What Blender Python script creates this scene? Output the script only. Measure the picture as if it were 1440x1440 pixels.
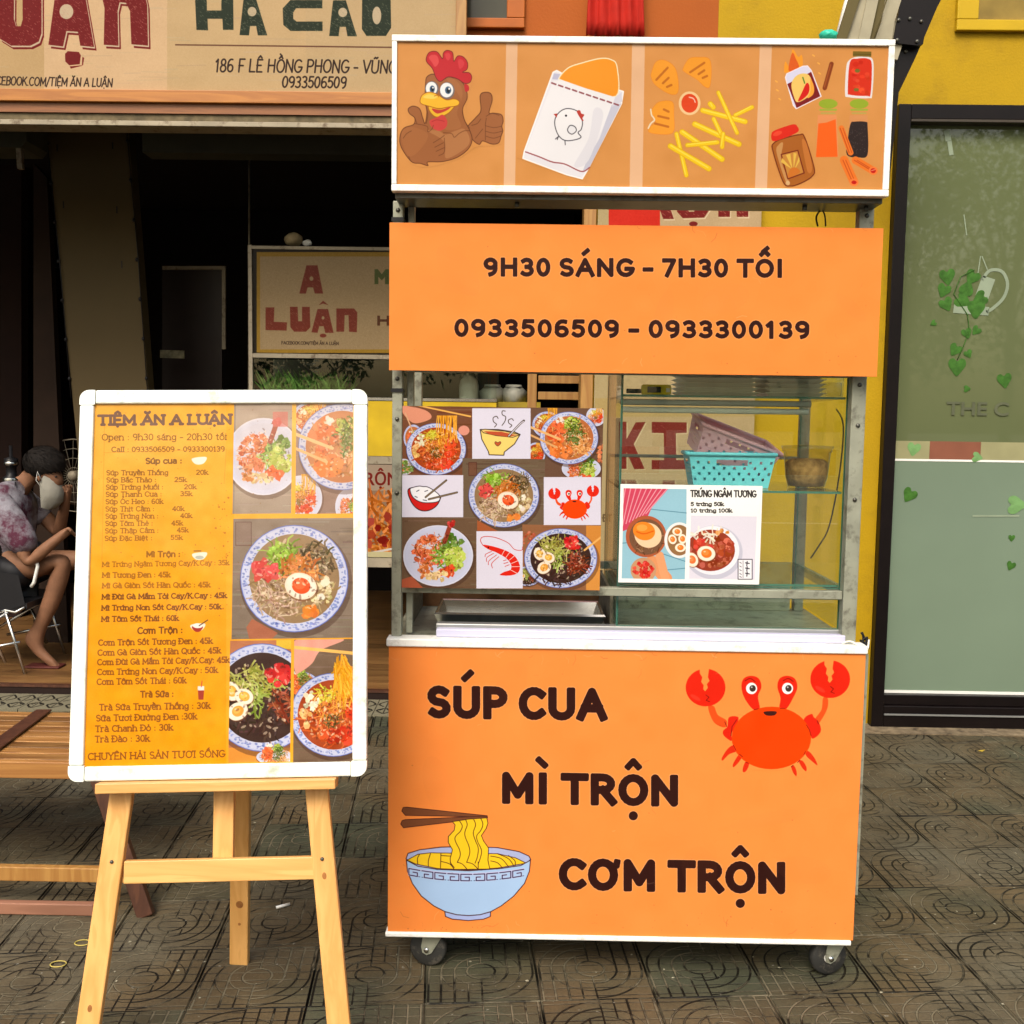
import bpy, bmesh, math, random, unicodedata
import numpy as np
from mathutils import Vector, Matrix
random.seed(4); RN = np.random.RandomState(7)
R = math.radians
SC = bpy.context.scene
for _o in list(bpy.data.objects): bpy.data.objects.remove(_o)
COL = SC.collection
# ------------------------------------------------------------------ camera
CH, PITCH, ROLL, YAW, F = 1.49, R(5.0), R(0.80), R(0.64), 1440.0
fw = Vector((-math.sin(YAW)*math.cos(PITCH), math.cos(YAW)*math.cos(PITCH), -math.sin(PITCH)))
rt0 = Vector((math.cos(YAW), math.sin(YAW), 0)); up0 = rt0.cross(fw)
rt = rt0*math.cos(ROLL) + up0*math.sin(ROLL); up = up0*math.cos(ROLL) - rt0*math.sin(ROLL)
CAM = Vector((0, 0, CH))
cd = bpy.data.cameras.new('camera'); cam = bpy.data.objects.new('camera', cd); COL.objects.link(cam)
cd.sensor_width = 36; cd.lens = 36*F/1440; cd.clip_start = .05; cd.clip_end = 600
cam.matrix_world = Matrix(((rt.x, up.x, -fw.x, CAM.x), (rt.y, up.y, -fw.y, CAM.y), (rt.z, up.z, -fw.z, CAM.z), (0, 0, 0, 1)))
SC.camera = cam
# ------------------------------------------------------------------ world, sun, exposure
wd = bpy.data.worlds.new('World'); SC.world = wd; wd.use_nodes = True
nt = wd.node_tree; bg = nt.nodes['Background']
sk = nt.nodes.new('ShaderNodeTexSky'); sk.sky_type = 'NISHITA'; sk.sun_disc = False
SUN_EL, SUN_AZ = R(48), R(195)
sk.sun_elevation = SUN_EL; sk.sun_rotation = SUN_AZ; sk.air_density = 1.6; sk.dust_density = 6; sk.ozone_density = 1
nt.links.new(sk.outputs[0], bg.inputs[0]); bg.inputs[1].default_value = 0.13
sd = bpy.data.lights.new('sun', 'SUN'); sd.energy = 1.5; sd.angle = R(26); sd.color = (1, .96, .9)
so = bpy.data.objects.new('sun', sd); COL.objects.link(so)
sv = Vector((math.sin(SUN_AZ)*math.cos(SUN_EL), math.cos(SUN_AZ)*math.cos(SUN_EL), math.sin(SUN_EL)))
so.rotation_euler = sv.to_track_quat('Z', 'Y').to_euler(); so.location = (0, -8, 12)
SC.view_settings.view_transform = 'Standard'; SC.view_settings.look = 'None'
SC.view_settings.gamma = 1; SC.view_settings.use_curve_mapping = False
SC.view_settings.exposure = 0.72
SC.render.engine = 'CYCLES'; SC.cycles.max_bounces = 10; SC.cycles.transparent_max_bounces = 24
SC.cycles.diffuse_bounces = 4; SC.cycles.caustics_reflective = False; SC.cycles.caustics_refractive = False
# ------------------------------------------------------------------ measuring the photograph's plan (survey helpers)
def ray(px, py): return (fw*F + rt*(px-720) - up*(py-720)).normalized()
def W(px, py, Y):
    d = ray(px, py); return CAM + d*((Y-CAM.y)/d.y)
def WZ(px, py, z=0.):
    d = ray(px, py); return CAM + d*((z-CAM.z)/d.z)
# ------------------------------------------------------------------ mesh builder
class MB:
    def __init__(s): s.v = []; s.f = []; s.m = []; s.sm = []
    def face(s, idx, m=0, smooth=False): s.f.append(tuple(idx)); s.m.append(m); s.sm.append(smooth)
    def add(s, vs, fs, m=0, smooth=False):
        b = len(s.v); s.v += [tuple(v) for v in vs]
        for f in fs: s.face([b+i for i in f], m, smooth)
        return s
    def box(s, x0, x1, y0, y1, z0, z1, m=0, bev=0.0):
        x0, x1 = sorted((x0, x1)); y0, y1 = sorted((y0, y1)); z0, z1 = sorted((z0, z1))
        b = min(bev, (x1-x0)*.45, (y1-y0)*.45, (z1-z0)*.45)
        if b <= 0:
            return s.add([(x0,y0,z0),(x1,y0,z0),(x1,y1,z0),(x0,y1,z0),(x0,y0,z1),(x1,y0,z1),(x1,y1,z1),(x0,y1,z1)],
                [(0,3,2,1),(4,5,6,7),(0,1,5,4),(1,2,6,5),(2,3,7,6),(3,0,4,7)], m)
        bm = bmesh.new(); bmesh.ops.create_cube(bm, size=1)
        for v in bm.verts: v.co = Vector(((x0+x1)/2+v.co.x*(x1-x0), (y0+y1)/2+v.co.y*(y1-y0), (z0+z1)/2+v.co.z*(z1-z0)))
        bmesh.ops.bevel(bm, geom=bm.edges[:], offset=b, segments=2, profile=.5, affect='EDGES')
        bm.verts.index_update(); s.add([v.co for v in bm.verts], [[v.index for v in f.verts] for f in bm.faces], m); bm.free(); return s
    def beam(s, a, b, w, t, upv=(0,0,1), m=0, bev=.002):
        a, b = Vector(a), Vector(b); d = b-a; L = d.length; d.normalize(); u = Vector(upv)
        x = d.cross(u); x.normalize(); u = x.cross(d)
        q = MB(); q.box(-w/2, w/2, -t/2, t/2, 0, L, 0, bev)
        return s.add([a + x*p[0] + u*p[1] + d*p[2] for p in q.v], q.f, m)
    def tube(s, pts, r, seg=10, m=0, cap=True):
        pts = [Vector(p) for p in pts]; n = len(pts); rs = r if isinstance(r, (list, tuple)) else [r]*n
        t0 = (pts[1]-pts[0]).normalized(); ref = Vector((0,0,1)) if abs(t0.z) < .9 else Vector((1,0,0)); x = t0.cross(ref).normalized(); vs = []; fs = []
        for i, p in enumerate(pts):
            t = (pts[min(i+1, n-1)]-pts[max(i-1, 0)]).normalized(); x = (x - t*x.dot(t)).normalized(); y = t.cross(x)
            for k in range(seg):
                a = 2*math.pi*k/seg; vs.append(p + (x*math.cos(a)+y*math.sin(a))*rs[i])
        for i in range(n-1):
            for k in range(seg):
                k2 = (k+1) % seg; fs.append((i*seg+k, i*seg+k2, (i+1)*seg+k2, (i+1)*seg+k))
        if cap: fs += [tuple(range(seg))[::-1], tuple((n-1)*seg+k for k in range(seg))]
        return s.add(vs, fs, m, True)
    def lathe(s, prof, c, ax='z', seg=24, m=0):
        vs = []; fs = []
        for r, h in prof:
            for k in range(seg):
                a = 2*math.pi*k/seg; p = (r*math.cos(a), r*math.sin(a), h)
                if ax == 'x': p = (p[2], p[0], p[1])
                if ax == 'y': p = (p[0], p[2], p[1])
                vs.append((c[0]+p[0], c[1]+p[1], c[2]+p[2]))
        for i in range(len(prof)-1):
            for k in range(seg):
                k2 = (k+1) % seg; fs.append((i*seg+k, i*seg+k2, (i+1)*seg+k2, (i+1)*seg+k))
        return s.add(vs, fs, m, True)
    def prism(s, pts, y0, y1, m=0):   # outline in x,z drawn through depth y0..y1
        n = len(pts); vs = [(p[0], y0, p[1]) for p in pts]+[(p[0], y1, p[1]) for p in pts]
        return s.add(vs, [tuple(range(n)), tuple(range(n, 2*n))[::-1]]+[(i, (i+1) % n, n+(i+1) % n, n+i) for i in range(n)], m)
    def blob(s, c, rx, ry, rz, sub=2, jit=0., m=0, seed=0):
        bm = bmesh.new(); bmesh.ops.create_icosphere(bm, subdivisions=sub, radius=1); rr = random.Random(seed)
        for v in bm.verts:
            k = 1+rr.uniform(-jit, jit); v.co = Vector((c[0]+v.co.x*rx*k, c[1]+v.co.y*ry*k, c[2]+v.co.z*rz*k))
        bm.verts.index_update(); s.add([v.co for v in bm.verts], [[v.index for v in f.verts] for f in bm.faces], m, True); bm.free(); return s
ORG = {}
def tag(o, label=None, cat=None, group=None, kind=None):
    if label: o['label'] = label
    if cat: o['category'] = cat
    if group: o['group'] = group
    if kind: o['kind'] = kind
    return o
def thing(name, loc, label, cat, group=None):
    o = bpy.data.objects.new(name, None); COL.objects.link(o); o.location = loc; o.empty_display_size = .1
    ORG[o.name] = Vector(loc); return tag(o, label, cat, group)
def build(name, mb, mats, parent=None, label=None, cat=None, group=None, kind=None, uvfn=None, org=None, fix=True):
    if parent is not None: org = ORG[parent.name]
    elif org is None:
        n = max(1, len(mb.v)); org = Vector((sum(v[0] for v in mb.v)/n, sum(v[1] for v in mb.v)/n, min(v[2] for v in mb.v)))
    org = Vector(org)
    me = bpy.data.meshes.new(name); me.from_pydata([(v[0]-org.x, v[1]-org.y, v[2]-org.z) for v in mb.v], [], mb.f)
    mats = mats if isinstance(mats, (list, tuple)) else [mats]
    for m in mats: me.materials.append(m)
    me.polygons.foreach_set('material_index', mb.m); me.polygons.foreach_set('use_smooth', mb.sm)
    if uvfn:
        uv = me.uv_layers.new(name='UVMap'); k = 0
        for p in me.polygons:
            for vi in p.vertices: uv.data[k].uv = uvfn(Vector(mb.v[vi])); k += 1
    if fix:
        bm = bmesh.new(); bm.from_mesh(me); bmesh.ops.recalc_face_normals(bm, faces=bm.faces[:]); bm.to_mesh(me); bm.free()
    me.update()
    o = bpy.data.objects.new(name, me); COL.objects.link(o); ORG[o.name] = org
    if parent is None: o.location = org
    else: o.parent = parent
    return tag(o, label, cat, group, kind)
def pb(mb, x0, y0, x1, y1, Y, t, m=0, bev=.002):     # box whose front face covers this part of the facade plan at distance Y
    xm, ym = (x0+x1)/2, (y0+y1)/2
    return mb.box(W(x0, ym, Y).x, W(x1, ym, Y).x, Y, Y+t, W(xm, y1, Y).z, W(xm, y0, Y).z, m, bev)
# ------------------------------------------------------------------ materials
def lin(c):
    return tuple((v/12.92 if v <= .04045 else ((v+.055)/1.055)**2.4) for v in [x/255 for x in c])
def mat(name, col, rough=.6, metal=0., var=.15, scale=8., bump=0., bscale=60., spec=.25, coat=0., dirt=None, dirt_amt=0., dscale=5., rand=0., dlo=.52):
    m = bpy.data.materials.new(name); m.use_nodes = True; n = m.node_tree; L = n.links; p = n.nodes['Principled BSDF']
    p.inputs['Roughness'].default_value = rough; p.inputs['Metallic'].default_value = metal
    p.inputs['Specular IOR Level'].default_value = spec; p.inputs['Coat Weight'].default_value = coat
    tc = n.nodes.new('ShaderNodeTexCoord'); nz = n.nodes.new('ShaderNodeTexNoise'); nz.inputs['Scale'].default_value = scale
    nz.inputs['Detail'].default_value = 6; L.new(tc.outputs['Object'], nz.inputs['Vector'])
    mr = n.nodes.new('ShaderNodeMapRange'); mr.inputs[1].default_value = .25; mr.inputs[2].default_value = .75
    mr.inputs[3].default_value = 1-var; mr.inputs[4].default_value = 1+var; L.new(nz.outputs[0], mr.inputs[0])
    mx = n.nodes.new('ShaderNodeMix'); mx.data_type = 'RGBA'; mx.blend_type = 'MULTIPLY'; mx.inputs[0].default_value = 1
    mx.inputs[6].default_value = (*col, 1); L.new(mr.outputs[0], mx.inputs[7]); out = mx.outputs[2]
    if rand:
        oi = n.nodes.new('ShaderNodeObjectInfo'); m2 = n.nodes.new('ShaderNodeMapRange'); m2.inputs[3].default_value = 1-rand; m2.inputs[4].default_value = 1+rand
        L.new(oi.outputs['Random'], m2.inputs[0]); x2 = n.nodes.new('ShaderNodeMix'); x2.data_type = 'RGBA'; x2.blend_type = 'MULTIPLY'; x2.inputs[0].default_value = 1
        L.new(out, x2.inputs[6]); L.new(m2.outputs[0], x2.inputs[7]); out = x2.outputs[2]
    if dirt:
        n2 = n.nodes.new('ShaderNodeTexNoise'); n2.inputs['Scale'].default_value = dscale; n2.inputs['Detail'].default_value = 9; n2.inputs['Roughness'].default_value = .7
        L.new(tc.outputs['Object'], n2.inputs['Vector']); r2 = n.nodes.new('ShaderNodeMapRange'); r2.inputs[1].default_value = dlo; r2.inputs[2].default_value = dlo+.14
        r2.inputs[4].default_value = dirt_amt; L.new(n2.outputs[0], r2.inputs[0]); x3 = n.nodes.new('ShaderNodeMix'); x3.data_type = 'RGBA'
        L.new(r2.outputs[0], x3.inputs[0]); L.new(out, x3.inputs[6]); x3.inputs[7].default_value = (*dirt, 1); out = x3.outputs[2]
    L.new(out, p.inputs['Base Color'])
    if bump:
        nb = n.nodes.new('ShaderNodeTexNoise'); nb.inputs['Scale'].default_value = bscale; nb.inputs['Detail'].default_value = 5; L.new(tc.outputs['Object'], nb.inputs['Vector'])
        b = n.nodes.new('ShaderNodeBump'); b.inputs['Strength'].default_value = 1; b.inputs['Distance'].default_value = bump
        L.new(nb.outputs[0], b.inputs['Height']); L.new(b.outputs[0], p.inputs['Normal'])
    return m
def wood(name, c1, c2, axis='z', rough=.5, scale=1., rand=.12):
    m = bpy.data.materials.new(name); m.use_nodes = True; n = m.node_tree; L = n.links; p = n.nodes['Principled BSDF']; p.inputs['Roughness'].default_value = rough
    tc = n.nodes.new('ShaderNodeTexCoord'); mp = n.nodes.new('ShaderNodeMapping'); k = {'x': 0, 'y': 1, 'z': 2}[axis]
    sc = [22*scale]*3; sc[k] = 1.6*scale; mp.inputs['Scale'].default_value = sc; L.new(tc.outputs['Object'], mp.inputs['Vector'])
    oi = n.nodes.new('ShaderNodeObjectInfo'); ml = n.nodes.new('ShaderNodeMath'); ml.operation = 'MULTIPLY'; ml.inputs[1].default_value = 37; L.new(oi.outputs['Random'], ml.inputs[0])
    cb = n.nodes.new('ShaderNodeCombineXYZ'); L.new(ml.outputs[0], cb.inputs[0]); L.new(ml.outputs[0], cb.inputs[2]); L.new(cb.outputs[0], mp.inputs['Location'])
    nz = n.nodes.new('ShaderNodeTexNoise'); nz.inputs['Scale'].default_value = 1; nz.inputs['Detail'].default_value = 4; nz.inputs['Distortion'].default_value = .6; L.new(mp.outputs[0], nz.inputs['Vector'])
    ms = n.nodes.new('ShaderNodeMath'); ms.operation = 'MULTIPLY'; ms.inputs[1].default_value = 5; L.new(nz.outputs[0], ms.inputs[0])
    fr = n.nodes.new('ShaderNodeMath'); fr.operation = 'FRACT'; L.new(ms.outputs[0], fr.inputs[0])
    cr = n.nodes.new('ShaderNodeValToRGB'); cr.color_ramp.elements[0].color = (*c1, 1); cr.color_ramp.elements[1].color = (*c2, 1); cr.color_ramp.elements[0].position = .1
    e = cr.color_ramp.elements.new(.93); e.color = (*[(a*.5+b*.5) for a, b in zip(c1, c2)], 1); cr.color_ramp.elements[-1].color = (*c1, 1); e2 = cr.color_ramp.elements.new(.75); e2.color = (*c2, 1)
    L.new(fr.outputs[0], cr.inputs[0])
    m2 = n.nodes.new('ShaderNodeMapRange'); m2.inputs[3].default_value = 1-rand; m2.inputs[4].default_value = 1+rand; L.new(oi.outputs['Random'], m2.inputs[0])
    x2 = n.nodes.new('ShaderNodeMix'); x2.data_type = 'RGBA'; x2.blend_type = 'MULTIPLY'; x2.inputs[0].default_value = 1; L.new(cr.outputs[0], x2.inputs[6]); L.new(m2.outputs[0], x2.inputs[7])
    L.new(x2.outputs[2], p.inputs['Base Color']); return m
def glassmat(name, tint=(.93, .97, .94), ior=1.5, rough=0.):
    m = bpy.data.materials.new(name); m.use_nodes = True; n = m.node_tree; L = n.links; n.nodes.remove(n.nodes['Principled BSDF']); o = n.nodes['Material Output']
    t = n.nodes.new('ShaderNodeBsdfTransparent'); t.inputs[0].default_value = (*tint, 1); g = n.nodes.new('ShaderNodeBsdfGlossy'); g.inputs['Roughness'].default_value = rough
    fr = n.nodes.new('ShaderNodeFresnel'); ge = n.nodes.new('ShaderNodeNewGeometry'); mi = n.nodes.new('ShaderNodeMapRange'); mi.inputs[3].default_value = ior; mi.inputs[4].default_value = 1/ior; L.new(ge.outputs['Backfacing'], mi.inputs[0]); L.new(mi.outputs[0], fr.inputs[0]); mx = n.nodes.new('ShaderNodeMixShader')
    L.new(fr.outputs[0], mx.inputs[0]); L.new(t.outputs[0], mx.inputs[1]); L.new(g.outputs[0], mx.inputs[2]); L.new(mx.outputs[0], o.inputs[0]); return m
# ------------------------------------------------------------------ a painter for flat prints (drawn in memory, no files)
def smooth(pts, closed=True, n=6):
    P = np.array(pts, float); N = len(P); out = []
    rng = range(N) if closed else range(N-1)
    for i in rng:
        p0 = P[(i-1) % N] if closed or i > 0 else P[0]; p1 = P[i]; p2 = P[(i+1) % N]; p3 = P[(i+2) % N] if closed or i+2 < N else P[-1]
        for k in range(n):
            t = k/n; out.append(.5*((2*p1)+(-p0+p2)*t+(2*p0-5*p1+4*p2-p3)*t*t+(-p0+3*p1-3*p2+p3)*t**3))
    if not closed: out.append(P[-1])
    return np.array(out)
def scuffs(cv, x0, y0, x1, y1, seed, n=26):
    rr = random.Random(seed)
    for _ in range(n):
        x, y = rr.uniform(x0, x1), rr.choice([rr.uniform(y0, y1), rr.uniform(y1-18, y1), rr.uniform(y0, y0+8)]); a = rr.uniform(0, 6.28); l = rr.uniform(2, 16); cv.line([(x, y), (x+l*math.cos(a)*.6, y+l*math.sin(a)*.5), (x+l*math.cos(a+.3), y+l*math.sin(a+.3))], rr.uniform(.4, .9), rr.choice([(120,70,40), (255,225,190), (90,60,45)]), rr.uniform(.12, .4))
    for _ in range(n): cv.ell(rr.uniform(x0, x1), rr.choice([rr.uniform(y0, y1), y1-rr.random()**2*30]), rr.uniform(.4, 1.3), rr.uniform(.4, 1), (96, 60, 40), rr.uniform(.15, .5))
    for _ in range(5): cv.ell(rr.uniform(x0, x1), rr.uniform(y0, y1), rr.uniform(20, 60), rr.uniform(8, 26), (196, 120, 66), .05, rr.uniform(0, 180))
class Canvas:
    def __init__(s, O, U, V, w, h, res, col):        # O = lower left corner, U/V unit axes, w/h metres
        s.O, s.U, s.V = Vector(O), Vector(U).normalized(), Vector(V).normalized(); s.N = s.U.cross(s.V); s.w, s.h, s.res = w, h, res
        s.nx, s.ny = int(w*res), int(h*res); s.a = np.empty((s.ny, s.nx, 3), np.float32); s.a[:] = np.array(col, np.float32)
        s.clip = None; s.off = (0, 0, 1.)
    def org(s, ox, oy, k): s.off = (ox, oy, k); return s
    def px(s, pts):
        P = np.atleast_2d(np.array(pts, float)); ox, oy, k = s.off; X = ox+P[:, 0]/k-720; Y = oy+P[:, 1]/k-720
        D = np.outer(np.ones(len(X)), fw)*F + np.outer(X, rt) - np.outer(Y, up); n = np.array(s.N); t = np.dot(np.array(s.O-CAM), n)/(D@n)
        H = np.array(CAM)+D*t[:, None]-np.array(s.O); return np.stack([H@np.array(s.U)*s.res, H@np.array(s.V)*s.res], 1)
    def scl(s, p, r):                               # local size of r picture units, in canvas cells
        a = s.px([p, (p[0]+r, p[1]), (p[0], p[1]+r)]); return (np.hypot(*(a[1]-a[0]))+np.hypot(*(a[2]-a[0])))/2
    def _bb(s, lo, hi, pad):
        x0, y0 = np.floor(np.array(lo)-pad).astype(int); x1, y1 = np.ceil(np.array(hi)+pad).astype(int)+1
        if s.clip is not None: x0 = max(x0, s.clip[0]); y0 = max(y0, s.clip[1]); x1 = min(x1, s.clip[2]); y1 = min(y1, s.clip[3])
        return max(x0, 0), max(y0, 0), min(x1, s.nx), min(y1, s.ny)
    def setclip(s, x0=None, y0=None, x1=None, y1=None):
        if x0 is None: s.clip = None; return
        q = s.px([(x0, y0), (x1, y1), (x0, y1), (x1, y0)]); s.clip = (int(q[[0, 2], 0].mean()), int(q[[1, 2], 1].mean()), int(q[[1, 3], 0].mean()), int(q[[0, 3], 1].mean()))
    def blend(s, bb, cov, col, a=1.):
        x0, y0, x1, y1 = bb; c = (cov*a)[..., None]; s.a[y0:y1, x0:x1] = s.a[y0:y1, x0:x1]*(1-c)+np.asarray(col, np.float32)*c
    def _fillcov(s, E, bb, S=3):                    # even-odd coverage of an edge soup
        x0, y0, x1, y1 = bb; w, h = (x1-x0)*S, (y1-y0)*S; M = np.zeros((h, w+1), bool)
        for (ax, ay), (bx, by) in E:
            if ay == by: continue
            if ay > by: ax, ay, bx, by = bx, by, ax, ay
            r0 = max(0, int(math.ceil((ay-y0)*S-.5))); r1 = min(h, int(math.ceil((by-y0)*S-.5)))
            if r1 <= r0: continue
            r = np.arange(r0, r1); xs = ax+((r+.5)/S+y0-ay)*(bx-ax)/(by-ay); c = np.clip(np.ceil((xs-x0)*S-.5), 0, w).astype(int); M[r, c] ^= True
        M = np.logical_xor.accumulate(M, 1)[:, :w]; return M.reshape(y1-y0, S, x1-x0, S).mean((1, 3)).astype(np.float32)
    def _strokecov(s, segs, rad, bb, cov=None):
        x0, y0, x1, y1 = bb
        if cov is None: cov = np.zeros((y1-y0, x1-x0), np.float32)
        for i, (a, b) in enumerate(segs):
            ra = rad[i] if hasattr(rad, '__len__') else rad
            sx0 = max(x0, int(min(a[0], b[0])-ra-1)); sx1 = min(x1, int(max(a[0], b[0])+ra+2)); sy0 = max(y0, int(min(a[1], b[1])-ra-1)); sy1 = min(y1, int(max(a[1], b[1])+ra+2))
            if sx1 <= sx0 or sy1 <= sy0: continue
            yy, xx = np.mgrid[sy0:sy1, sx0:sx1]+.5; dx, dy = b[0]-a[0], b[1]-a[1]; L2 = dx*dx+dy*dy
            t = np.clip(((xx-a[0])*dx+(yy-a[1])*dy)/L2, 0, 1) if L2 > 1e-9 else 0; d = np.hypot(xx-a[0]-t*dx, yy-a[1]-t*dy)
            v = cov[sy0-y0:sy1-y0, sx0-x0:sx1-x0]; np.maximum(v, np.clip(ra-d+.5, 0, 1)*min(1, ra*2), out=v)
        return cov
    def poly(s, pts, col, a=1., sm=False, line=None, lw=1.):
        Q = smooth(pts) if sm else np.array(pts, float); q = s.px(Q); bb = s._bb(q.min(0), q.max(0), 1)
        if bb[2] <= bb[0] or bb[3] <= bb[1]: return
        if col is not None: s.blend(bb, s._fillcov(list(zip(q, np.roll(q, -1, 0))), bb), col, a)
        if line is not None: s.line(np.vstack([Q, Q[:1]]), lw, line)
    def line(s, pts, w, col, a=1., sm=False):
        Q = smooth(pts, False) if sm else np.array(pts, float); q = s.px(Q); r = s.scl(Q[0], w/2); bb = s._bb(q.min(0), q.max(0), r+1)
        if bb[2] <= bb[0] or bb[3] <= bb[1]: return
        s.blend(bb, s._strokecov(list(zip(q[:-1], q[1:])), r, bb), col, a)
    def ell(s, cx, cy, rx, ry, col, a=1., rot=0, line=None, lw=1.):
        t = np.linspace(0, 2*math.pi, 40, endpoint=False); c, d = math.cos(R(rot)), math.sin(R(rot)); x, y = rx*np.cos(t), ry*np.sin(t)
        s.poly(np.stack([cx+x*c-y*d, cy+x*d+y*c], 1), col, a, False, line, lw)
    def rect(s, x0, y0, x1, y1, col, a=1., line=None, lw=1.): s.poly([(x0, y0), (x1, y0), (x1, y1), (x0, y1)], col, a, False, line, lw)
    def grain(s, amt, cell=1, tint=None, a=1.):     # blotchy print noise
        h, w = s.ny//cell+2, s.nx//cell+2; g = RN.randn(h, w).astype(np.float32); ys = np.arange(s.ny)/cell; xs = np.arange(s.nx)/cell
        yi, xi = ys.astype(int), xs.astype(int); fy, fx = (ys-yi)[:, None], (xs-xi)[None]; fy = fy*fy*(3-2*fy); fx = fx*fx*(3-2*fx)
        v = (g[yi][:, xi]*(1-fx)+g[yi][:, xi+1]*fx)*(1-fy)+(g[yi+1][:, xi]*(1-fx)+g[yi+1][:, xi+1]*fx)*fy
        if tint is None: s.a += v[..., None]*amt
        else:
            k = np.clip(v-amt, 0, 1)[..., None]*a; s.a[:] = s.a*(1-k)+np.array(tint, np.float32)*k
    def image(s, name):
        im = bpy.data.images.new(name, s.nx, s.ny); b = np.ones((s.ny, s.nx, 4), np.float32); b[..., :3] = np.clip(s.a/255, 0, 1); im.pixels.foreach_set(b.ravel()); im.update(); im.pack(); return im
    def uv(s):
        def f(p):
            d = p-s.O; return (d.dot(s.U)/s.w, d.dot(s.V)/s.h)
        return f
def printmat(name, cv, rough=.35, k=.75, bump=.0006, coat=0., bs=6., spec=.12):
    m = bpy.data.materials.new(name); m.use_nodes = True; n = m.node_tree; L = n.links; p = n.nodes['Principled BSDF']; p.inputs['Roughness'].default_value = rough; p.inputs['Coat Weight'].default_value = coat; p.inputs['Specular IOR Level'].default_value = spec
    ti = n.nodes.new('ShaderNodeTexImage'); ti.image = cv.image(name); ti.interpolation = 'Cubic'; ti.extension = 'EXTEND'
    tc = n.nodes.new('ShaderNodeTexCoord'); L.new(tc.outputs['UV'], ti.inputs[0])
    nz = n.nodes.new('ShaderNodeTexNoise'); nz.inputs['Scale'].default_value = 5; nz.inputs['Detail'].default_value = 8; L.new(tc.outputs['Object'], nz.inputs['Vector'])
    mr = n.nodes.new('ShaderNodeMapRange'); mr.inputs[1].default_value = .3; mr.inputs[2].default_value = .7; mr.inputs[3].default_value = k*.975; mr.inputs[4].default_value = k*1.02; L.new(nz.outputs[0], mr.inputs[0])
    mx = n.nodes.new('ShaderNodeMix'); mx.data_type = 'RGBA'; mx.blend_type = 'MULTIPLY'; mx.inputs[0].default_value = 1; L.new(ti.outputs[0], mx.inputs[6]); L.new(mr.outputs[0], mx.inputs[7]); L.new(mx.outputs[2], p.inputs['Base Color'])
    nb = n.nodes.new('ShaderNodeTexNoise'); nb.inputs['Scale'].default_value = bs; nb.inputs['Detail'].default_value = 1; L.new(tc.outputs['Object'], nb.inputs['Vector'])
    b = n.nodes.new('ShaderNodeBump'); b.inputs['Distance'].default_value = bump*8; b.inputs['Strength'].default_value = 1; L.new(nb.outputs[0], b.inputs['Height']); L.new(b.outputs[0], p.inputs['Normal'])
    return m
# ------------------------------------------------------------------ lettering
def textmesh(st, offset=0.):
    c = bpy.data.curves.new('t', 'FONT'); c.body = st; c.size = 1; c.resolution_u = 4; c.offset = offset
    o = bpy.data.objects.new('t', c); COL.objects.link(o); dg = bpy.context.evaluated_depsgraph_get(); me = o.evaluated_get(dg).to_mesh()
    V = np.array([v.co[:2] for v in me.vertices]); Fc = [tuple(p.vertices) for p in me.polygons]; cnt = {}
    for f in Fc:
        for i in range(len(f)): e = tuple(sorted((f[i], f[(i+1) % len(f)]))); cnt[e] = cnt.get(e, 0)+1
    E = [e for e, k in cnt.items() if k == 1]; o.evaluated_get(dg).to_mesh_clear(); bpy.data.objects.remove(o); bpy.data.curves.remove(c); return V, Fc, E
_hv = textmesh('H')[0]; CAPH = _hv[:, 1].max()
def place_text(cv, V, pl, pr, cap):                 # maps glyph units to canvas cells between two baseline points
    x0, x1 = V[:, 0].min(), V[:, 0].max(); a, b = cv.px([pl, pr]); kx = (b-a)/(x1-x0); t = cv.px([pl, (pl[0], pl[1]-cap)]); n = (t[1]-t[0])/CAPH
    return a+np.outer(V[:, 0]-x0, kx)+np.outer(V[:, 1], n), np.hypot(*kx)
def sans(cv, st, pl, pr, cap, col, fat=0., a=1., halo=None, parent=None, part_mat=None, lift=.0012):
    V, Fc, E = textmesh(st); q, k = place_text(cv, V, pl, pr, cap); r = fat*np.hypot(*(cv.px([pl])[0]-cv.px([(pl[0], pl[1]-cap)])[0])); bb = cv._bb(q.min(0), q.max(0), r+6)
    segs = [(q[i], q[j]) for i, j in E]
    if halo is not None: cv.blend(bb, cv._strokecov(segs, r+2.2, bb), halo, .6)
    cov = cv._fillcov(segs, bb)
    if r > 0: cov = cv._strokecov(segs, r, bb, cov)
    cv.blend(bb, cov, col, a)
    if parent is not None:                          # the cut vinyl itself, a hair proud of the board
        V2, F2, _ = textmesh(st, fat*.85); q2, _k = place_text(cv, V2, (pl[0]-cap*fat*.5, pl[1]), (pr[0]+cap*fat*.5, pr[1]), cap); P = [cv.O+cv.U*(x/cv.res)+cv.V*(y/cv.res)+cv.N*lift for x, y in q2]
        mb = MB(); mb.add(P, F2); build('lettering', mb, part_mat, parent, uvfn=cv.uv(), fix=False)
def A_(cx, cy, rx, ry, d0, d1, n=9): return [(cx+rx*math.cos(R(d0+(d1-d0)*i/n)), cy+ry*math.sin(R(d0+(d1-d0)*i/n))) for i in range(n+1)]
o7 = A_(.27, .34, .27, .36, 90, 450, 18)
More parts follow.
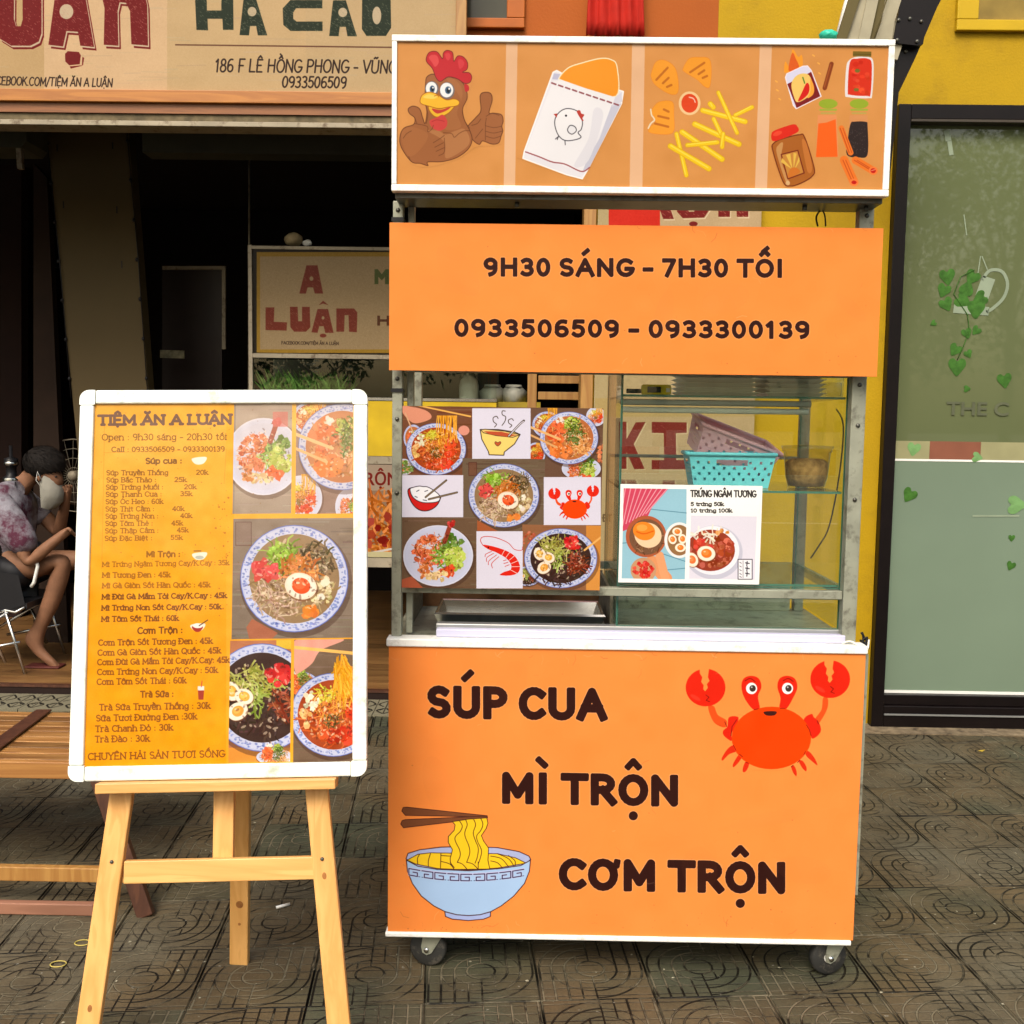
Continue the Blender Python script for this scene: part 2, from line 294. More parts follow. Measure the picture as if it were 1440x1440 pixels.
GL = {'A': (.72, [[(0,0),(.36,1),(.72,0)], [(.13,.34),(.59,.34)]]), 'B': (.6, [[(.05,0),(.05,1)], [(.05,1)]+A_(.3,.76,.26,.24,90,-90)+[(.05,.52)], [(.3,.52)]+A_(.3,.26,.3,.26,90,-90)+[(.05,0)]]),
 'C': (.66, [A_(.38,.5,.36,.5,48,312,16)]), 'D': (.68, [[(.05,0),(.05,1)], [(.05,1)]+A_(.28,.5,.38,.5,90,-90,12)+[(.05,0)]]), 'E': (.56, [[(.05,0),(.05,1)], [(.05,1),(.52,1)], [(.05,.52),(.44,.52)], [(.05,0),(.54,0)]]),
 'F': (.54, [[(.05,0),(.05,1)], [(.05,1),(.52,1)], [(.05,.52),(.44,.52)]]), 'G': (.7, [A_(.38,.5,.36,.5,48,350,16)+[(.68,.42),(.42,.42)]]), 'H': (.72, [[(.06,0),(.06,1)], [(.66,0),(.66,1)], [(.06,.52),(.66,.52)]]),
 'I': (.2, [[(.1,0),(.1,1)]]), 'J': (.4, [[(.32,1),(.32,.2)]+A_(.16,.2,.16,.2,0,-150,6)]), 'K': (.66, [[(.06,0),(.06,1)], [(.6,1),(.08,.42)], [(.24,.58),(.64,0)]]), 'L': (.54, [[(.05,1),(.05,0)], [(.05,0),(.52,0)]]),
 'M': (.86, [[(.06,0),(.06,1),(.43,.22),(.8,1),(.8,0)]]), 'N': (.72, [[(.06,0),(.06,1),(.66,0),(.66,1)]]), 'O': (.74, [A_(.37,.5,.35,.5,90,450,20)]),
 'P': (.58, [[(.05,0),(.05,1)], [(.05,1)]+A_(.3,.73,.27,.27,90,-90)+[(.05,.46)]]), 'Q': (.74, [A_(.37,.5,.35,.5,90,450,20), [(.42,.2),(.7,-.12)]]), 'R': (.64, [[(.05,0),(.05,1)], [(.05,1)]+A_(.3,.74,.27,.26,90,-90)+[(.05,.48)], [(.3,.48),(.62,0)]]),
 'S': (.56, [A_(.28,.75,.24,.25,40,270,9)+A_(.28,.25,.25,.25,90,-140,9)]), 'T': (.64, [[(.32,0),(.32,1)], [(0,1),(.64,1)]]), 'U': (.7, [[(.05,1),(.05,.33)]+A_(.35,.33,.3,.33,180,360,10)+[(.65,1)]]),
 'V': (.68, [[(0,1),(.34,0),(.68,1)]]), 'W': (.96, [[(0,1),(.25,0),(.48,.8),(.71,0),(.96,1)]]), 'X': (.66, [[(0,1),(.66,0)], [(0,0),(.66,1)]]), 'Y': (.66, [[(0,1),(.33,.5),(.66,1)], [(.33,.5),(.33,0)]]), 'Z': (.6, [[(0,1),(.58,1),(0,0),(.6,0)]]),
 'a': (.5, [A_(.24,.48,.2,.22,140,0,7)+[(.44,0)], A_(.24,.2,.22,.2,60,330,12)]), 'b': (.55, [[(.04,1),(.04,0)], A_(.28,.34,.24,.35,150,-150,14)]), 'c': (.48, [A_(.27,.34,.26,.36,45,315,13)]), 'd': (.55, [[(.5,1),(.5,0)], A_(.27,.34,.24,.35,30,330,14)]),
 'e': (.52, [[(.03,.36),(.5,.36)]+A_(.27,.34,.25,.36,5,310,15)]), 'g': (.54, [A_(.27,.37,.23,.33,30,330,12), [(.5,.7),(.5,-.1)]+A_(.27,-.1,.23,.2,0,-150,7)]), 'h': (.56, [[(.04,1),(.04,0)], A_(.28,.42,.22,.28,170,0,8)+[(.5,0)]]),
 'i': (.18, [[(.09,.7),(.09,0)], [(.09,.94),(.09,.96)]]), 'k': (.52, [[(.04,1),(.04,0)], [(.46,.68),(.06,.28)], [(.2,.42),(.5,0)]]), 'l': (.18, [[(.09,1),(.09,0)]]), 'm': (.86, [[(.04,.7),(.04,0)], A_(.24,.42,.19,.28,170,0,8)+[(.43,0)], A_(.62,.42,.19,.28,170,0,8)+[(.81,0)]]),
 'n': (.56, [[(.04,.7),(.04,0)], A_(.28,.42,.22,.28,170,0,8)+[(.5,0)]]), 'o': (.54, [o7]), 'p': (.55, [[(.04,.7),(.04,-.28)], A_(.28,.34,.24,.35,150,-150,14)]), 'r': (.38, [[(.04,.7),(.04,0)], A_(.26,.4,.22,.3,170,60,5)]),
 's': (.42, [A_(.21,.52,.17,.18,40,270,8)+A_(.21,.17,.18,.17,90,-140,8)]), 't': (.34, [[(.14,.92),(.14,.14)]+A_(.24,.14,.1,.14,180,320,5), [(0,.68),(.32,.68)]]), 'u': (.56, [[(.04,.7),(.04,.26)]+A_(.26,.26,.22,.26,180,350,8), [(.5,.7),(.5,0)]]),
 'y': (.5, [[(0,.7),(.26,0)], [(.5,.7),(.18,-.26),(.04,-.24)]]), 'q': (.55, [A_(.27,.34,.24,.35,30,330,14), [(.5,.7),(.5,-.28)]]),
 '0': (.54, [A_(.27,.5,.24,.5,90,450,18)]), '1': (.36, [[(.04,.8),(.2,1),(.2,0)]]), '2': (.52, [A_(.26,.73,.23,.27,160,-30,9)+[(.02,0),(.5,0)]]), '3': (.52, [A_(.24,.76,.22,.24,140,-90,9), A_(.24,.26,.25,.26,90,-140,10)]),
 '4': (.56, [[(.42,0),(.42,1),(0,.28),(.56,.28)]]), '5': (.52, [[(.46,1),(.1,1),(.06,.56)]+A_(.24,.32,.25,.32,120,-140,10)]), '6': (.54, [A_(.34,.6,.3,.4,70,180,6)+A_(.28,.28,.24,.28,180,540,14)]), '7': (.5, [[(.02,1),(.5,1),(.16,0)]]),
 '8': (.54, [A_(.27,.76,.2,.24,90,450,14), A_(.27,.27,.25,.27,90,450,14)]), '9': (.54, [A_(.26,.72,.24,.28,0,360,14), [(.5,.72)]+A_(.2,.4,.3,.4,0,-80,6)]),
 ' ': (.26, []), '.': (.14, [[(.07,.02),(.07,.03)]]), ':': (.16, [[(.08,.06),(.08,.07)], [(.08,.56),(.08,.57)]]), '-': (.36, [[(.02,.38),(.34,.38)]]), '/': (.4, [[(0,-.12),(.4,1.06)]]), ',': (.14, [[(.08,.04),(.02,-.14)]]), '=': (.4, [[(0, .5), (.4, .5)]]),
 'ı': (.18, [[(.09,.7),(.09,0)]])}
def glyphs(st, gap=.13, space=.26):
    x = 0; out = []
    for ch in st:
        bar = ch in 'đĐ'
        if bar: ch = {'đ': 'd', 'Đ': 'D'}[ch]
        d = unicodedata.normalize('NFD', ch); b = d[0]; mk = d[1:]
        if b == 'i' and mk and '\u0323' not in mk: b = 'ı'
        w, S = GL.get(b, GL['o']); w = space if b == ' ' else w; top = 1.12 if (b.isupper() or b in 'bdhkl') else .84; c = w/2
        for s_ in S: out.append(([(x+p[0], p[1]) for p in s_], b))
        if bar: out.append(([(x-.06, .52 if b == 'D' else .86), (x+.26, .52 if b == 'D' else .86)] if b == 'D' else [(x+.26, .86), (x+.6, .86)], '-'))
        up_ = top
        for m_ in mk:
            if m_ == '\u0302': out.append(([(x+c-.16, up_), (x+c, up_+.17), (x+c+.16, up_)], '-')); up_ += .16
            if m_ == '\u0306': out.append((A_(x+c, up_+.14, .16, .14, 190, 350, 6) if 0 else [(x+c+q[0], up_+.14+q[1]) for q in A_(0, 0, .16, .14, 190, 350, 6)], '-')); up_ += .16
            if m_ == '\u031b': out.append(([(x+w-.1, top-.26), (x+w+.06, top-.24), (x+w+.08, top-.1)], '-')); x += .09
            if m_ == '\u0323': out.append(([(x+c, -.2), (x+c, -.19)], '-'))
        for m_ in mk:
            if m_ == '\u0300': out.append(([(x+c-.12, up_+.16), (x+c+.06, up_)], '-'))
            if m_ == '\u0301': out.append(([(x+c-.06, up_), (x+c+.12, up_+.16)], '-'))
            if m_ == '\u0303': out.append(([(x+c-.16, up_+.04), (x+c-.06, up_+.12), (x+c+.06, up_+.04), (x+c+.16, up_+.12)], '-'))
            if m_ == '\u0309': out.append(([(x+c-.05, up_+.16), (x+c+.05, up_+.14), (x+c, up_)], '-'))
        x += w+gap
    return x-gap, out
def pen(cv, st, pl, pr, cap, w, col, serif=0., a=1., slant=0., jit=0.):   # single line letters, optional slab feet
    wd_, S = glyphs(st); A = np.array(pl, float); B = np.array(pr, float); ux = (B-A)/wd_; rr = random.Random(len(st))
    q = []; 
    for s_, b in S:
        P = np.array(s_)
        if jit: P = P+np.array([rr.uniform(-jit, jit), rr.uniform(-jit, jit)])
        if w/cap > .2 and b == '-' and P[:, 1].min() > 1.02: P[:, 1] += .14
        P[:, 0] += slant*P[:, 1]; q.append(P)
        if serif and b != '-' and b not in '.:,/0369825CGOScgeos':
            for e, n_ in ((0, 1), (-1, -2)):
                if len(P) > 1 and any(abs(P[e][1]-t) < .02 for t in (0, 1, .7, -.28)):
                    dx, dy = P[e]-P[n_]
                    if abs(dy) > abs(dx)*1.2: q.append(np.array([P[e]-[serif, 0], P[e]+[serif, 0]]))
    allp = []; segs = []
    for P in q:
        X = A+np.outer(P[:, 0], ux); X[:, 1] -= P[:, 1]*cap; c = cv.px(X); allp.append(c); segs += list(zip(c[:-1], c[1:]))
    al = np.vstack(allp); r = cv.scl(pl, w/2); bb = cv._bb(al.min(0), al.max(0), r+1)
    if bb[2] > bb[0] and bb[3] > bb[1]: cv.blend(bb, cv._strokecov(segs, r, bb), col, a)
def slab(cv, polys, col, hatch=None, holes=(), shadow=None, sh=(3, 3), n=60, seed=1):   # heavy letterpress letters
    rr = random.Random(seed)
    for P in polys:
        if shadow is not None:
            cv.poly([(x+sh[0], y+sh[1]) for x, y in P], shadow); cv.poly([(x+sh[0]*.45, y+sh[1]*.45) for x, y in P], cv.bgc)
    for P in polys: cv.poly(P, col)
    for h in holes: cv.ell(*h, cv.bgc)
    if hatch is not None:
        for P in polys:
            Q = np.array(P); lo, hi = Q.min(0), Q.max(0)
            for _ in range(n):
                x, y = rr.uniform(lo[0], hi[0]), rr.uniform(lo[1], hi[1])
                ins = False; j = len(P)-1
                for i in range(len(P)):
                    if (P[i][1] > y) != (P[j][1] > y) and x < (P[j][0]-P[i][0])*(y-P[i][1])/(P[j][1]-P[i][1])+P[i][0]: ins = not ins
                    j = i
                if ins: l = rr.uniform(2, 6); cv.line([(x, y), (x+l, y+l*.8)], 1.1, hatch, .75)
def bold(cv, st, pl, pr, cap, col, w=.2, halo=None, gap=.27):   # fat round cornered capitals
    wd_, S = glyphs(st, gap, .06); A, B = np.array(pl, float), np.array(pr, float); h = w/2; k = 1-w; cover = wd_+w*1.0; ux = (B-A)/cover; o0 = A
    hp = cv.scl(pl, cap*h); cr = hp*.45; cov = None; alls = []
    for s_, b in S:
        P = np.array(s_); y = P[:, 1].copy(); y = np.where(y > 1.02, y+.10, np.where(y < -.1, y-.10, h+y*k)); X = o0+np.outer(P[:, 0]+h, ux); X[:, 1] -= y*cap; alls.append((cv.px(X), b, len(P)))
    al = np.vstack([q[0] for q in alls]); bb = cv._bb(al.min(0), al.max(0), hp*2+6); x0, y0, x1, y1 = bb; yy, xx = np.mgrid[y0:y1, x0:x1]+.5; D = np.full(xx.shape, 1e3, np.float32)
    for q, b, n_ in alls:
        closed = np.hypot(*(q[0]-q[-1])) < .8; dot = n_ == 2 and np.hypot(*(q[1]-q[0])) < hp*.35; H = hp*(.8 if b == '-' and not dot and st.count('-') == 0 else 1.)
        for i in range(len(q)-1):
            a, e = q[i], q[i+1]; L = np.hypot(*(e-a)); 
            if L < 1e-6: continue
            t = (e-a)/L; u = (xx-a[0])*t[0]+(yy-a[1])*t[1]; v = np.abs((xx-a[0])*-t[1]+(yy-a[1])*t[0])
            if dot: d = np.hypot(np.maximum(np.maximum(-u, u-L), 0), v)-hp*1.08
            else:
                lo = -H if (i == 0 and not closed) else 0.; hi = L+(H if (i == len(q)-2 and not closed) else 0.)
                qx = np.maximum(lo+cr-u, u-(hi-cr)); qy = v-(H-cr); d = np.hypot(np.maximum(qx, 0), np.maximum(qy, 0))+np.minimum(np.maximum(qx, qy), 0)-cr
                if i > 0 or closed: d = np.minimum(d, np.hypot(xx-a[0], yy-a[1])-H)
            D = np.minimum(D, d)
    if halo is not None: cv.blend(bb, np.clip(2.6-D, 0, 1), halo, .6)
    cv.blend(bb, np.clip(.5-D, 0, 1), col)
# ------------------------------------------------------------------ painted food
def jc(col, rr, k=35):
    d = rr.uniform(-k, k); return tuple(min(255, max(0, c+d+rr.uniform(-8, 8))) for c in col)
def strands(cv, cx, cy, rx, ry, col, n, L, w, rr, k=40, ang=None):
    for _ in range(n):
        t = rr.uniform(0, 6.28); r = math.sqrt(rr.random()); x, y = cx+rx*r*math.cos(t), cy+ry*r*math.sin(t); a = rr.uniform(0, 6.28) if ang is None else ang+rr.uniform(-.4, .4)
        b = a+rr.uniform(-.9, .9); l = L*rr.uniform(.5, 1.2); cv.line([(x, y), (x+l*math.cos(a), y+l*math.sin(a)), (x+l*math.cos(a)+l*.7*math.cos(b), y+l*math.sin(a)+l*.7*math.sin(b))], w*rr.uniform(.6, 1.3), jc(col, rr, k), .92)
def lumps(cv, cx, cy, rx, ry, col, n, s, rr, k=35):
    for _ in range(n):
        t = rr.uniform(0, 6.28); r = math.sqrt(rr.random()); x, y = cx+rx*r*math.cos(t), cy+ry*r*math.sin(t); q = s*rr.uniform(.5, 1.2); m = rr.randint(5, 7)
        P = [(x+q*rr.uniform(.6, 1.1)*math.cos(6.28*i/m), y+q*rr.uniform(.6, 1.1)*math.sin(6.28*i/m)) for i in range(m)]; cv.poly(P, jc(col, rr, k), .95)
        if rr.random() < .5: cv.ell(x-q*.25, y-q*.3, q*.25, q*.16, tuple(min(255, c+60) for c in col), .7)
def egg(cv, x, y, s, rot=0, w=(246, 226, 200), yk=(240, 120, 40)):
    cv.ell(x+s*.06, y+s*.08, s*1.04, s*.86, (120, 70, 40), .6, rot); cv.ell(x, y, s, s*.82, w, 1, rot); cv.ell(x, y, s*.9, s*.72, (252, 240, 222), .7, rot); cv.ell(x+s*.02, y-s*.02, s*.58, s*.5, yk, 1, rot)
    cv.ell(x-s*.08, y-s*.1, s*.36, s*.3, tuple(min(255, c+25) for c in yk), .9, rot); cv.ell(x-s*.18, y-s*.2, s*.12, s*.07, (255, 225, 190), .8)
def bowl(cv, cx, cy, rx, ry, kind, seed=1, rim='blue'):
    rr = random.Random(seed); s = rx/100
    cv.ell(cx+3*s, cy+6*s, rx*1.05, ry*1.05, (70, 45, 35), .45)
    cv.ell(cx, cy, rx, ry, (196, 200, 232) if rim == 'blue' else (222, 222, 240)); cv.ell(cx, cy, rx*.965, ry*.965, (206, 210, 236))
    if rim == 'blue':
        for _ in range(260):
            t = rr.uniform(0, 6.28); r = rr.uniform(.86, .955); x, y = cx+rx*r*math.cos(t), cy+ry*r*math.sin(t); cv.ell(x, y, rr.uniform(1.2, 3.2)*s, rr.uniform(1, 2.2)*s, jc((100, 118, 190), rr, 30), .55)
        cv.ell(cx, cy, rx, ry, None, line=(96, 112, 190), lw=1.6*s)
        base = {'soup': (150, 120, 84), 'spicy': (170, 70, 30), 'black': (62, 40, 34), 'salmon': (190, 110, 60)}.get(kind, (150, 80, 40)); ir = .84
    else: base = (150, 80, 44); ir = .78; cv.ell(cx, cy, rx*.86, ry*.86, (205, 206, 228), .8)
    if rim == 'blue': cv.ell(cx, cy, rx*ir, ry*ir, base)
    S = lambda dx, dy, a, b, c, n, L, w, k=40, ang=None: strands(cv, cx+dx*s, cy+dy*s, a*s, b*s, c, n, L*s, w*s, rr, k, ang)
    Lp = lambda dx, dy, a, b, c, n, z, k=35: lumps(cv, cx+dx*s, cy+dy*s, a*s, b*s, c, n, z*s, rr, k)
    if kind == 'soup':
        S(0, 5, 74, 62, (170, 140, 90), 160, 12, 2.4); S(-32, 30, 40, 40, (188, 158, 130), 150, 11, 2.6); S(40, -36, 34, 28, (96, 78, 52), 90, 10, 3)
        S(-25, -42, 26, 24, (120, 160, 40), 80, 14, 3); Lp(-30, -50, 18, 14, (150, 190, 60), 14, 7); S(10, -14, 34, 26, (206, 120, 50), 110, 11, 3.4); Lp(-54, -14, 22, 18, (214, 70, 62), 26, 9, 20)
        Lp(52, 22, 22, 24, (208, 190, 140), 26, 8); Lp(56, 6, 3, 3, (232, 226, 206), 3, 9, 6); Lp(50, 34, 4, 4, (232, 226, 206), 3, 9, 6); Lp(28, 62, 14, 9, (228, 130, 50), 10, 10, 15); egg(cv, cx+12*s, cy+14*s, 30*s, 15, yk=(232, 84, 34))
    elif kind == 'spicy':
        S(0, 10, 70, 56, (206, 92, 34), 210, 13, 3.4); S(-10, -16, 40, 26, (220, 140, 50), 80, 12, 2.6); Lp(-52, -32, 20, 20, (228, 226, 190), 16, 8); S(-14, -48, 22, 14, (216, 200, 60), 50, 10, 3)
        Lp(-66, 6, 12, 22, (236, 180, 110), 12, 9); Lp(30, 48, 26, 16, (222, 58, 26), 20, 12, 22); Lp(52, -6, 18, 30, (226, 70, 30), 14, 14, 18); S(-4, 16, 16, 16, (96, 84, 36), 40, 7, 2); Lp(0, 50, 40, 14, (206, 70, 26), 20, 9)
        for i in range(26): x = cx+(4+i*2.6)*s; cv.line([(x, cy-112*s), (x+rr.uniform(-6, 6)*s, cy-70*s), (x+rr.uniform(-14, 6)*s, cy-rr.uniform(10, 40)*s)], 2.6*s, jc((236, 160, 40), rr, 30), 1, True)
    elif kind == 'black':
        S(0, 20, 72, 56, (66, 42, 34), 150, 10, 3, 22); S(-12, -30, 44, 24, (168, 168, 76), 120, 14, 3); S(-8, 6, 12, 20, (150, 170, 70), 30, 12, 3); Lp(34, -42, 24, 18, (216, 46, 44), 30, 9, 24); S(44, 14, 28, 26, (150, 66, 40), 80, 10, 3)
        egg(cv, cx-58*s, cy-12*s, 19*s, 60, yk=(232, 176, 70)); egg(cv, cx-34*s, cy-2*s, 18*s, 20, yk=(232, 176, 70)); egg(cv, cx-46*s, cy+26*s, 20*s, -30, yk=(234, 160, 60))
    elif kind == 'salmon':
        S(0, 0, 72, 66, (196, 130, 70), 140, 12, 3); Lp(-40, -20, 28, 34, (232, 104, 50), 26, 15, 20); Lp(-30, 40, 34, 26, (236, 120, 50), 24, 14, 20); Lp(12, -50, 30, 20, (170, 190, 70), 26, 10); S(20, -20, 26, 44, (90, 110, 40), 110, 10, 3)
        S(48, 28, 26, 28, (232, 160, 90), 70, 11, 3); Lp(-30, -60, 14, 8, (236, 230, 214), 8, 7, 10)
    elif kind == 'drum':
        Lp(-24, -10, 44, 50, (206, 90, 46), 80, 10); S(-24, -10, 44, 50, (224, 122, 70), 90, 9, 2); Lp(38, -30, 30, 26, (86, 120, 40), 26, 12); S(30, 0, 34, 30, (120, 160, 50), 70, 16, 4); Lp(46, 10, 26, 34, (182, 200, 80), 34, 12)
        Lp(26, 44, 22, 12, (228, 82, 36), 10, 13, 14); Lp(-10, 58, 36, 12, (226, 190, 130), 26, 8); Lp(-44, 42, 16, 22, (212, 120, 60), 16, 9)
        cv.line([(cx+18*s, cy-40*s), (cx+34*s, cy-86*s)], 13*s, (150, 60, 40)); Lp(36, -92, 10, 7, (190, 50, 46), 10, 8)
    for _ in range(170):
        t = rr.uniform(0, 6.28); r = math.sqrt(rr.random())*.72; x, y = cx+rx*r*math.cos(t), cy+ry*r*math.sin(t); q = rr.uniform(.8, 2.6)*s; dk_ = rr.random() < .55
        cv.ell(x, y, q*rr.uniform(1, 2.6), q, (60, 26, 14) if dk_ else (255, 232, 200), .38 if dk_ else .5, rr.uniform(0, 180))
def tabletop(cv, x0, y0, x1, y1, col, seed=2, n=60):
    rr = random.Random(seed); cv.rect(x0, y0, x1, y1, col)
    for _ in range(n):
        y = rr.uniform(y0, y1); x = rr.uniform(x0, x1); l = rr.uniform(.1, .5)*(x1-x0); cv.line([(x, y), (min(x1, x+l), y+rr.uniform(-2, 2))], rr.uniform(.5, 2)*(x1-x0)/120, jc(col, rr, 26), .6)
# ================================================================== materials of the place
M = {}
M['white_trim'] = mat('white_trim', (.80,.80,.76), .35, var=.05, dirt=(.45,.43,.36), dirt_amt=.6, dscale=26)
M['grey_paint'] = mat('grey_green_paint', (.29,.30,.235), .42, .25, var=.18, scale=14, dirt=(.09,.08,.06), dirt_amt=.75, dscale=22, bump=.0006)
M['dark_steel'] = mat('dark_steel', (.10,.10,.085), .4, .6, dirt=(.05,.035,.02), dirt_amt=.8, dscale=18)
M['steel'] = mat('brushed_steel', (.52,.52,.49), .25, 1., var=.12, scale=20)
M['alu'] = mat('aluminium', (.36,.37,.36), .3, .6, var=.06)
M['lav_tube'] = mat('plastic_tube', (.50,.50,.66), .3, var=.04)
M['glass'] = glassmat('clear_glass', (.93,.97,.93), 1.6)
M['inner_glass'] = glassmat('thin_glass', (.965,.985,.97), 1.12)
M['glass_edge'] = mat('glass_edge', (.05,.17,.13), .15, var=.1, spec=.8)
M['black_rubber'] = mat('black_rubber', (.03,.03,.028), .6, var=.3, dirt=(.16,.14,.11), dirt_amt=.6, dscale=30)
M['black_frame'] = mat('black_frame_paint', (.005,.003,.003), .35, var=.3, spec=.2)
M['black_plastic'] = mat('black_plastic', (.012,.012,.014), .4)
M['pine'] = wood('pine_wood', (.70,.385,.125), (.60,.305,.085), 'z', .45, .8, .06)
M['pine_x'] = wood('pine_wood_across', (.70,.385,.125), (.60,.305,.085), 'x', .45, .8, .06)
M['yellow'] = mat('yellow_wall_paint', (.38,.235,.0015), .75, var=.08, scale=3, bump=.0015, bscale=90, dirt=(.28,.17,.004), dirt_amt=.6, dscale=3.2)
M['yellow_gloss'] = mat('yellow_frame_paint', (.46,.30,.006), .45, var=.06)
M['orange_wall'] = mat('orange_wall_paint', (.33,.075,.004), .7, var=.08, scale=3, bump=.001, bscale=80)
M['orange_frame'] = mat('orange_frame_paint', (.36,.09,.008), .45)
M['sign_wood'] = wood('sign_frame_wood', (.42,.16,.022), (.32,.11,.014), 'x', .5, .7, .05)
M['post_wood'] = wood('post_wood', (.36,.19,.05), (.28,.13,.03), 'z', .5, .7, .05)
M['dark_wood'] = wood('dark_bench_wood', (.085,.032,.016), (.05,.018,.01), 'z', .4, .8)
M['slat_wood'] = wood('slat_wood', (.30,.15,.045), (.16,.065,.018), 'x', .42, 1., .35)
M['red_wood'] = wood('worn_red_wood', (.30,.14,.085), (.22,.10,.06), 'x', .6, .5)
M['floor_wood'] = wood('floor_plank_wood', (.20,.105,.035), (.12,.055,.018), 'x', .4, .7, .25)
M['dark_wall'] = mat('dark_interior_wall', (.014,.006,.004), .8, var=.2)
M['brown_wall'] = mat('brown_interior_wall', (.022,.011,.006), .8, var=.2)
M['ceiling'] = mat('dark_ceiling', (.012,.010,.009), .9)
M['cream_dull'] = mat('cream_painted_panel', (.34,.27,.15), .7, var=.1, scale=2, dirt=(.12,.08,.04), dirt_amt=.3, dscale=5)
M['beam'] = mat('grey_beam_paint', (.06,.06,.04), .6, var=.15)
M['old_metal'] = mat('weathered_metal_rail', (.30,.26,.19), .55, .2, var=.2, dirt=(.07,.04,.02), dirt_amt=.8, dscale=16)
M['red_cloth'] = mat('red_cloth', (.40,.014,.006), .8, var=.15, scale=12)
M['teal'] = mat('teal_plastic', (.03,.45,.30), .4)
M['white_plastic'] = mat('white_plastic', (.72,.72,.68), .4, var=.05)
M['foam'] = mat('cream_foam', (.86,.85,.76), .8, var=.1, scale=20)
M['cyan'] = mat('cyan_plastic', (.20,.74,.90), .35, var=.08)
M['pink'] = mat('pink_plastic', (.95,.50,.60), .35, var=.08)
M['clear_plastic'] = glassmat('cloudy_plastic', (.86,.85,.78), 1.5, .35)
M['fried'] = mat('fried_shallots', (.62,.36,.16), .8, var=.5, scale=60, bump=.004)
M['tool_yellow'] = mat('tool_yellow_plastic', (.80,.62,.02), .35)
M['tile_grey'] = mat('pebble_splash_wall', (.13,.12,.085), .5, var=.7, scale=70, bump=.002, bscale=90)
M['reflective_brown'] = mat('brown_steel_lining', (.20,.10,.05), .28, .6, var=.8, scale=9)
M['cable'] = mat('black_cable', (.012,.012,.012), .5)
M['white_cable'] = mat('white_cable', (.7,.68,.6), .45)
# ================================================================== prints
BR = (52, 24, 20)
CY = 2.65
# ---- lower front panel
lx0, lx1 = W(546, 1110, CY).x, W(1209, 1110, CY).x; lz0, lz1 = W(875, 1316, CY).z, W(880, 914, CY).z
cp = Canvas((lx0, CY, lz0), (1,0,0), (0,0,1), lx1-lx0, lz1-lz0, 1400, (255, 148, 70)); cp.bgc = (255, 148, 70)
cart = thing('food_cart', ((lx0+lx1)/2, CY+.3, 0), 'tall orange street food cart with printed header, glass case and red crab panel', 'food cart')
panel_mb = MB().box(lx0, lx1, CY, CY+.012, lz0, lz1)
EDGE = mat('board_edge', (.60,.22,.06), .5)
def draw_crab(c, o, k, dx=0, dy=0, sc=1., outline=True):
    c.org(o[0], o[1], k); T = lambda P: [(dx+x*sc, dy+y*sc) for x, y in P]
    RD, RB = (232, 40, 20), (252, 70, 8)
    E = lambda x, y, a, b, col, rot=0, al=1.: c.ell(dx+x*sc, dy+y*sc, a*sc, b*sc, col, al, rot)
    for P in ([(405,485),(440,480),(462,530),(515,565),(505,605),(440,575)], [(1090,430),(1118,435),(1112,500),(1060,585),(1040,560),(1080,500)]): c.poly(T(P), (238, 84, 30), sm=True)
    for P in ([(555,712),(575,745),(530,765),(492,802),(488,785),(520,735)], [(590,765),(610,775),(585,815),(556,842),(555,820)], [(628,810),(650,818),(635,860),(615,872),(612,850)], [(985,745),(1010,752),(1040,790),(1056,830),(1030,812),(990,775)], [(945,805),(968,805),(990,840),(988,866),(965,845)], [(900,838),(918,835),(932,870),(930,895),(912,875)]):
        c.poly(T(P), (226, 48, 20), sm=True)
    c.poly(T([(530,545),(585,545),(570,600),(545,640),(545,685),(500,655),(495,625),(520,600)]), RD, sm=True); c.poly(T([(975,560),(1020,525),(1035,545),(1065,575),(1075,630),(1030,672),(1010,640)]), RD, sm=True)
    for x, tx in ((662, 700), (876, 858)):
        c.poly(T([(x-58,365),(x-45,315),(x,298),(x+45,315),(x+60,365),(x+40,420),(tx+12,495),(tx-28,497),(x-40,430)]), RD, sm=True)
    c.ell(dx+782*sc, dy+668*sc, 236*sc, 186*sc, RB)
    for x in (664, 878): E(x, 373, 33, 34, (255,255,255)); E(x+6, 373, 19, 20, (70,56,50)); E(x+1, 366, 5, 5, (200,200,200))
    for x in (655, 882): c.line(T([(x-30,328),(x,314),(x+30,332)]), 4*sc, (120,20,10), sm=True)
    c.poly(T([(738,512),(810,510),(800,533),(752,533)]), (70, 30, 26), sm=True)
    for cx, cy, top in ((390, 368, 0), (1132, 318, 0)):
        E(cx, cy+0, 118, 112, RD); c.poly(T([(cx-36,cy-118),(cx+22,cy-118),(cx+14,cy-62),(cx+24,cy-40),(cx+8,cy-20),(cx+14,cy+2),(cx-2,cy+22),(cx-14,cy+10),(cx-12,cy-14),(cx-26,cy-34),(cx-20,cy-62),(cx-34,cy-84)]), c.bgc)
        c.line(T([(cx+2,cy+44),(cx+20,cy+58),(cx+4,cy+76),(cx+24,cy+84)]), 4*sc, (120,20,10)); E(cx-60, cy+60, 34, 12, (255,90,70), 30, .35)
    for P in ([(575,560),(548,600),(542,655)], [(990,590),(1008,620),(1018,655)], [(680,500),(705,494)], [(835,492),(862,492)], [(505,572),(516,600)], [(1055,565),(1062,585)], [(556,712),(572,742)], [(592,765),(610,780)], [(985,748),(975,768)], [(630,812),(646,818)], [(950,800),(938,814)], [(912,830),(900,840)]): c.line(T(P), 4*sc, (130,20,14))
    c.org(0, 0, 1)
draw_crab(cp, (900, 880), 4.235)
cp.org(540, 1090, 4)
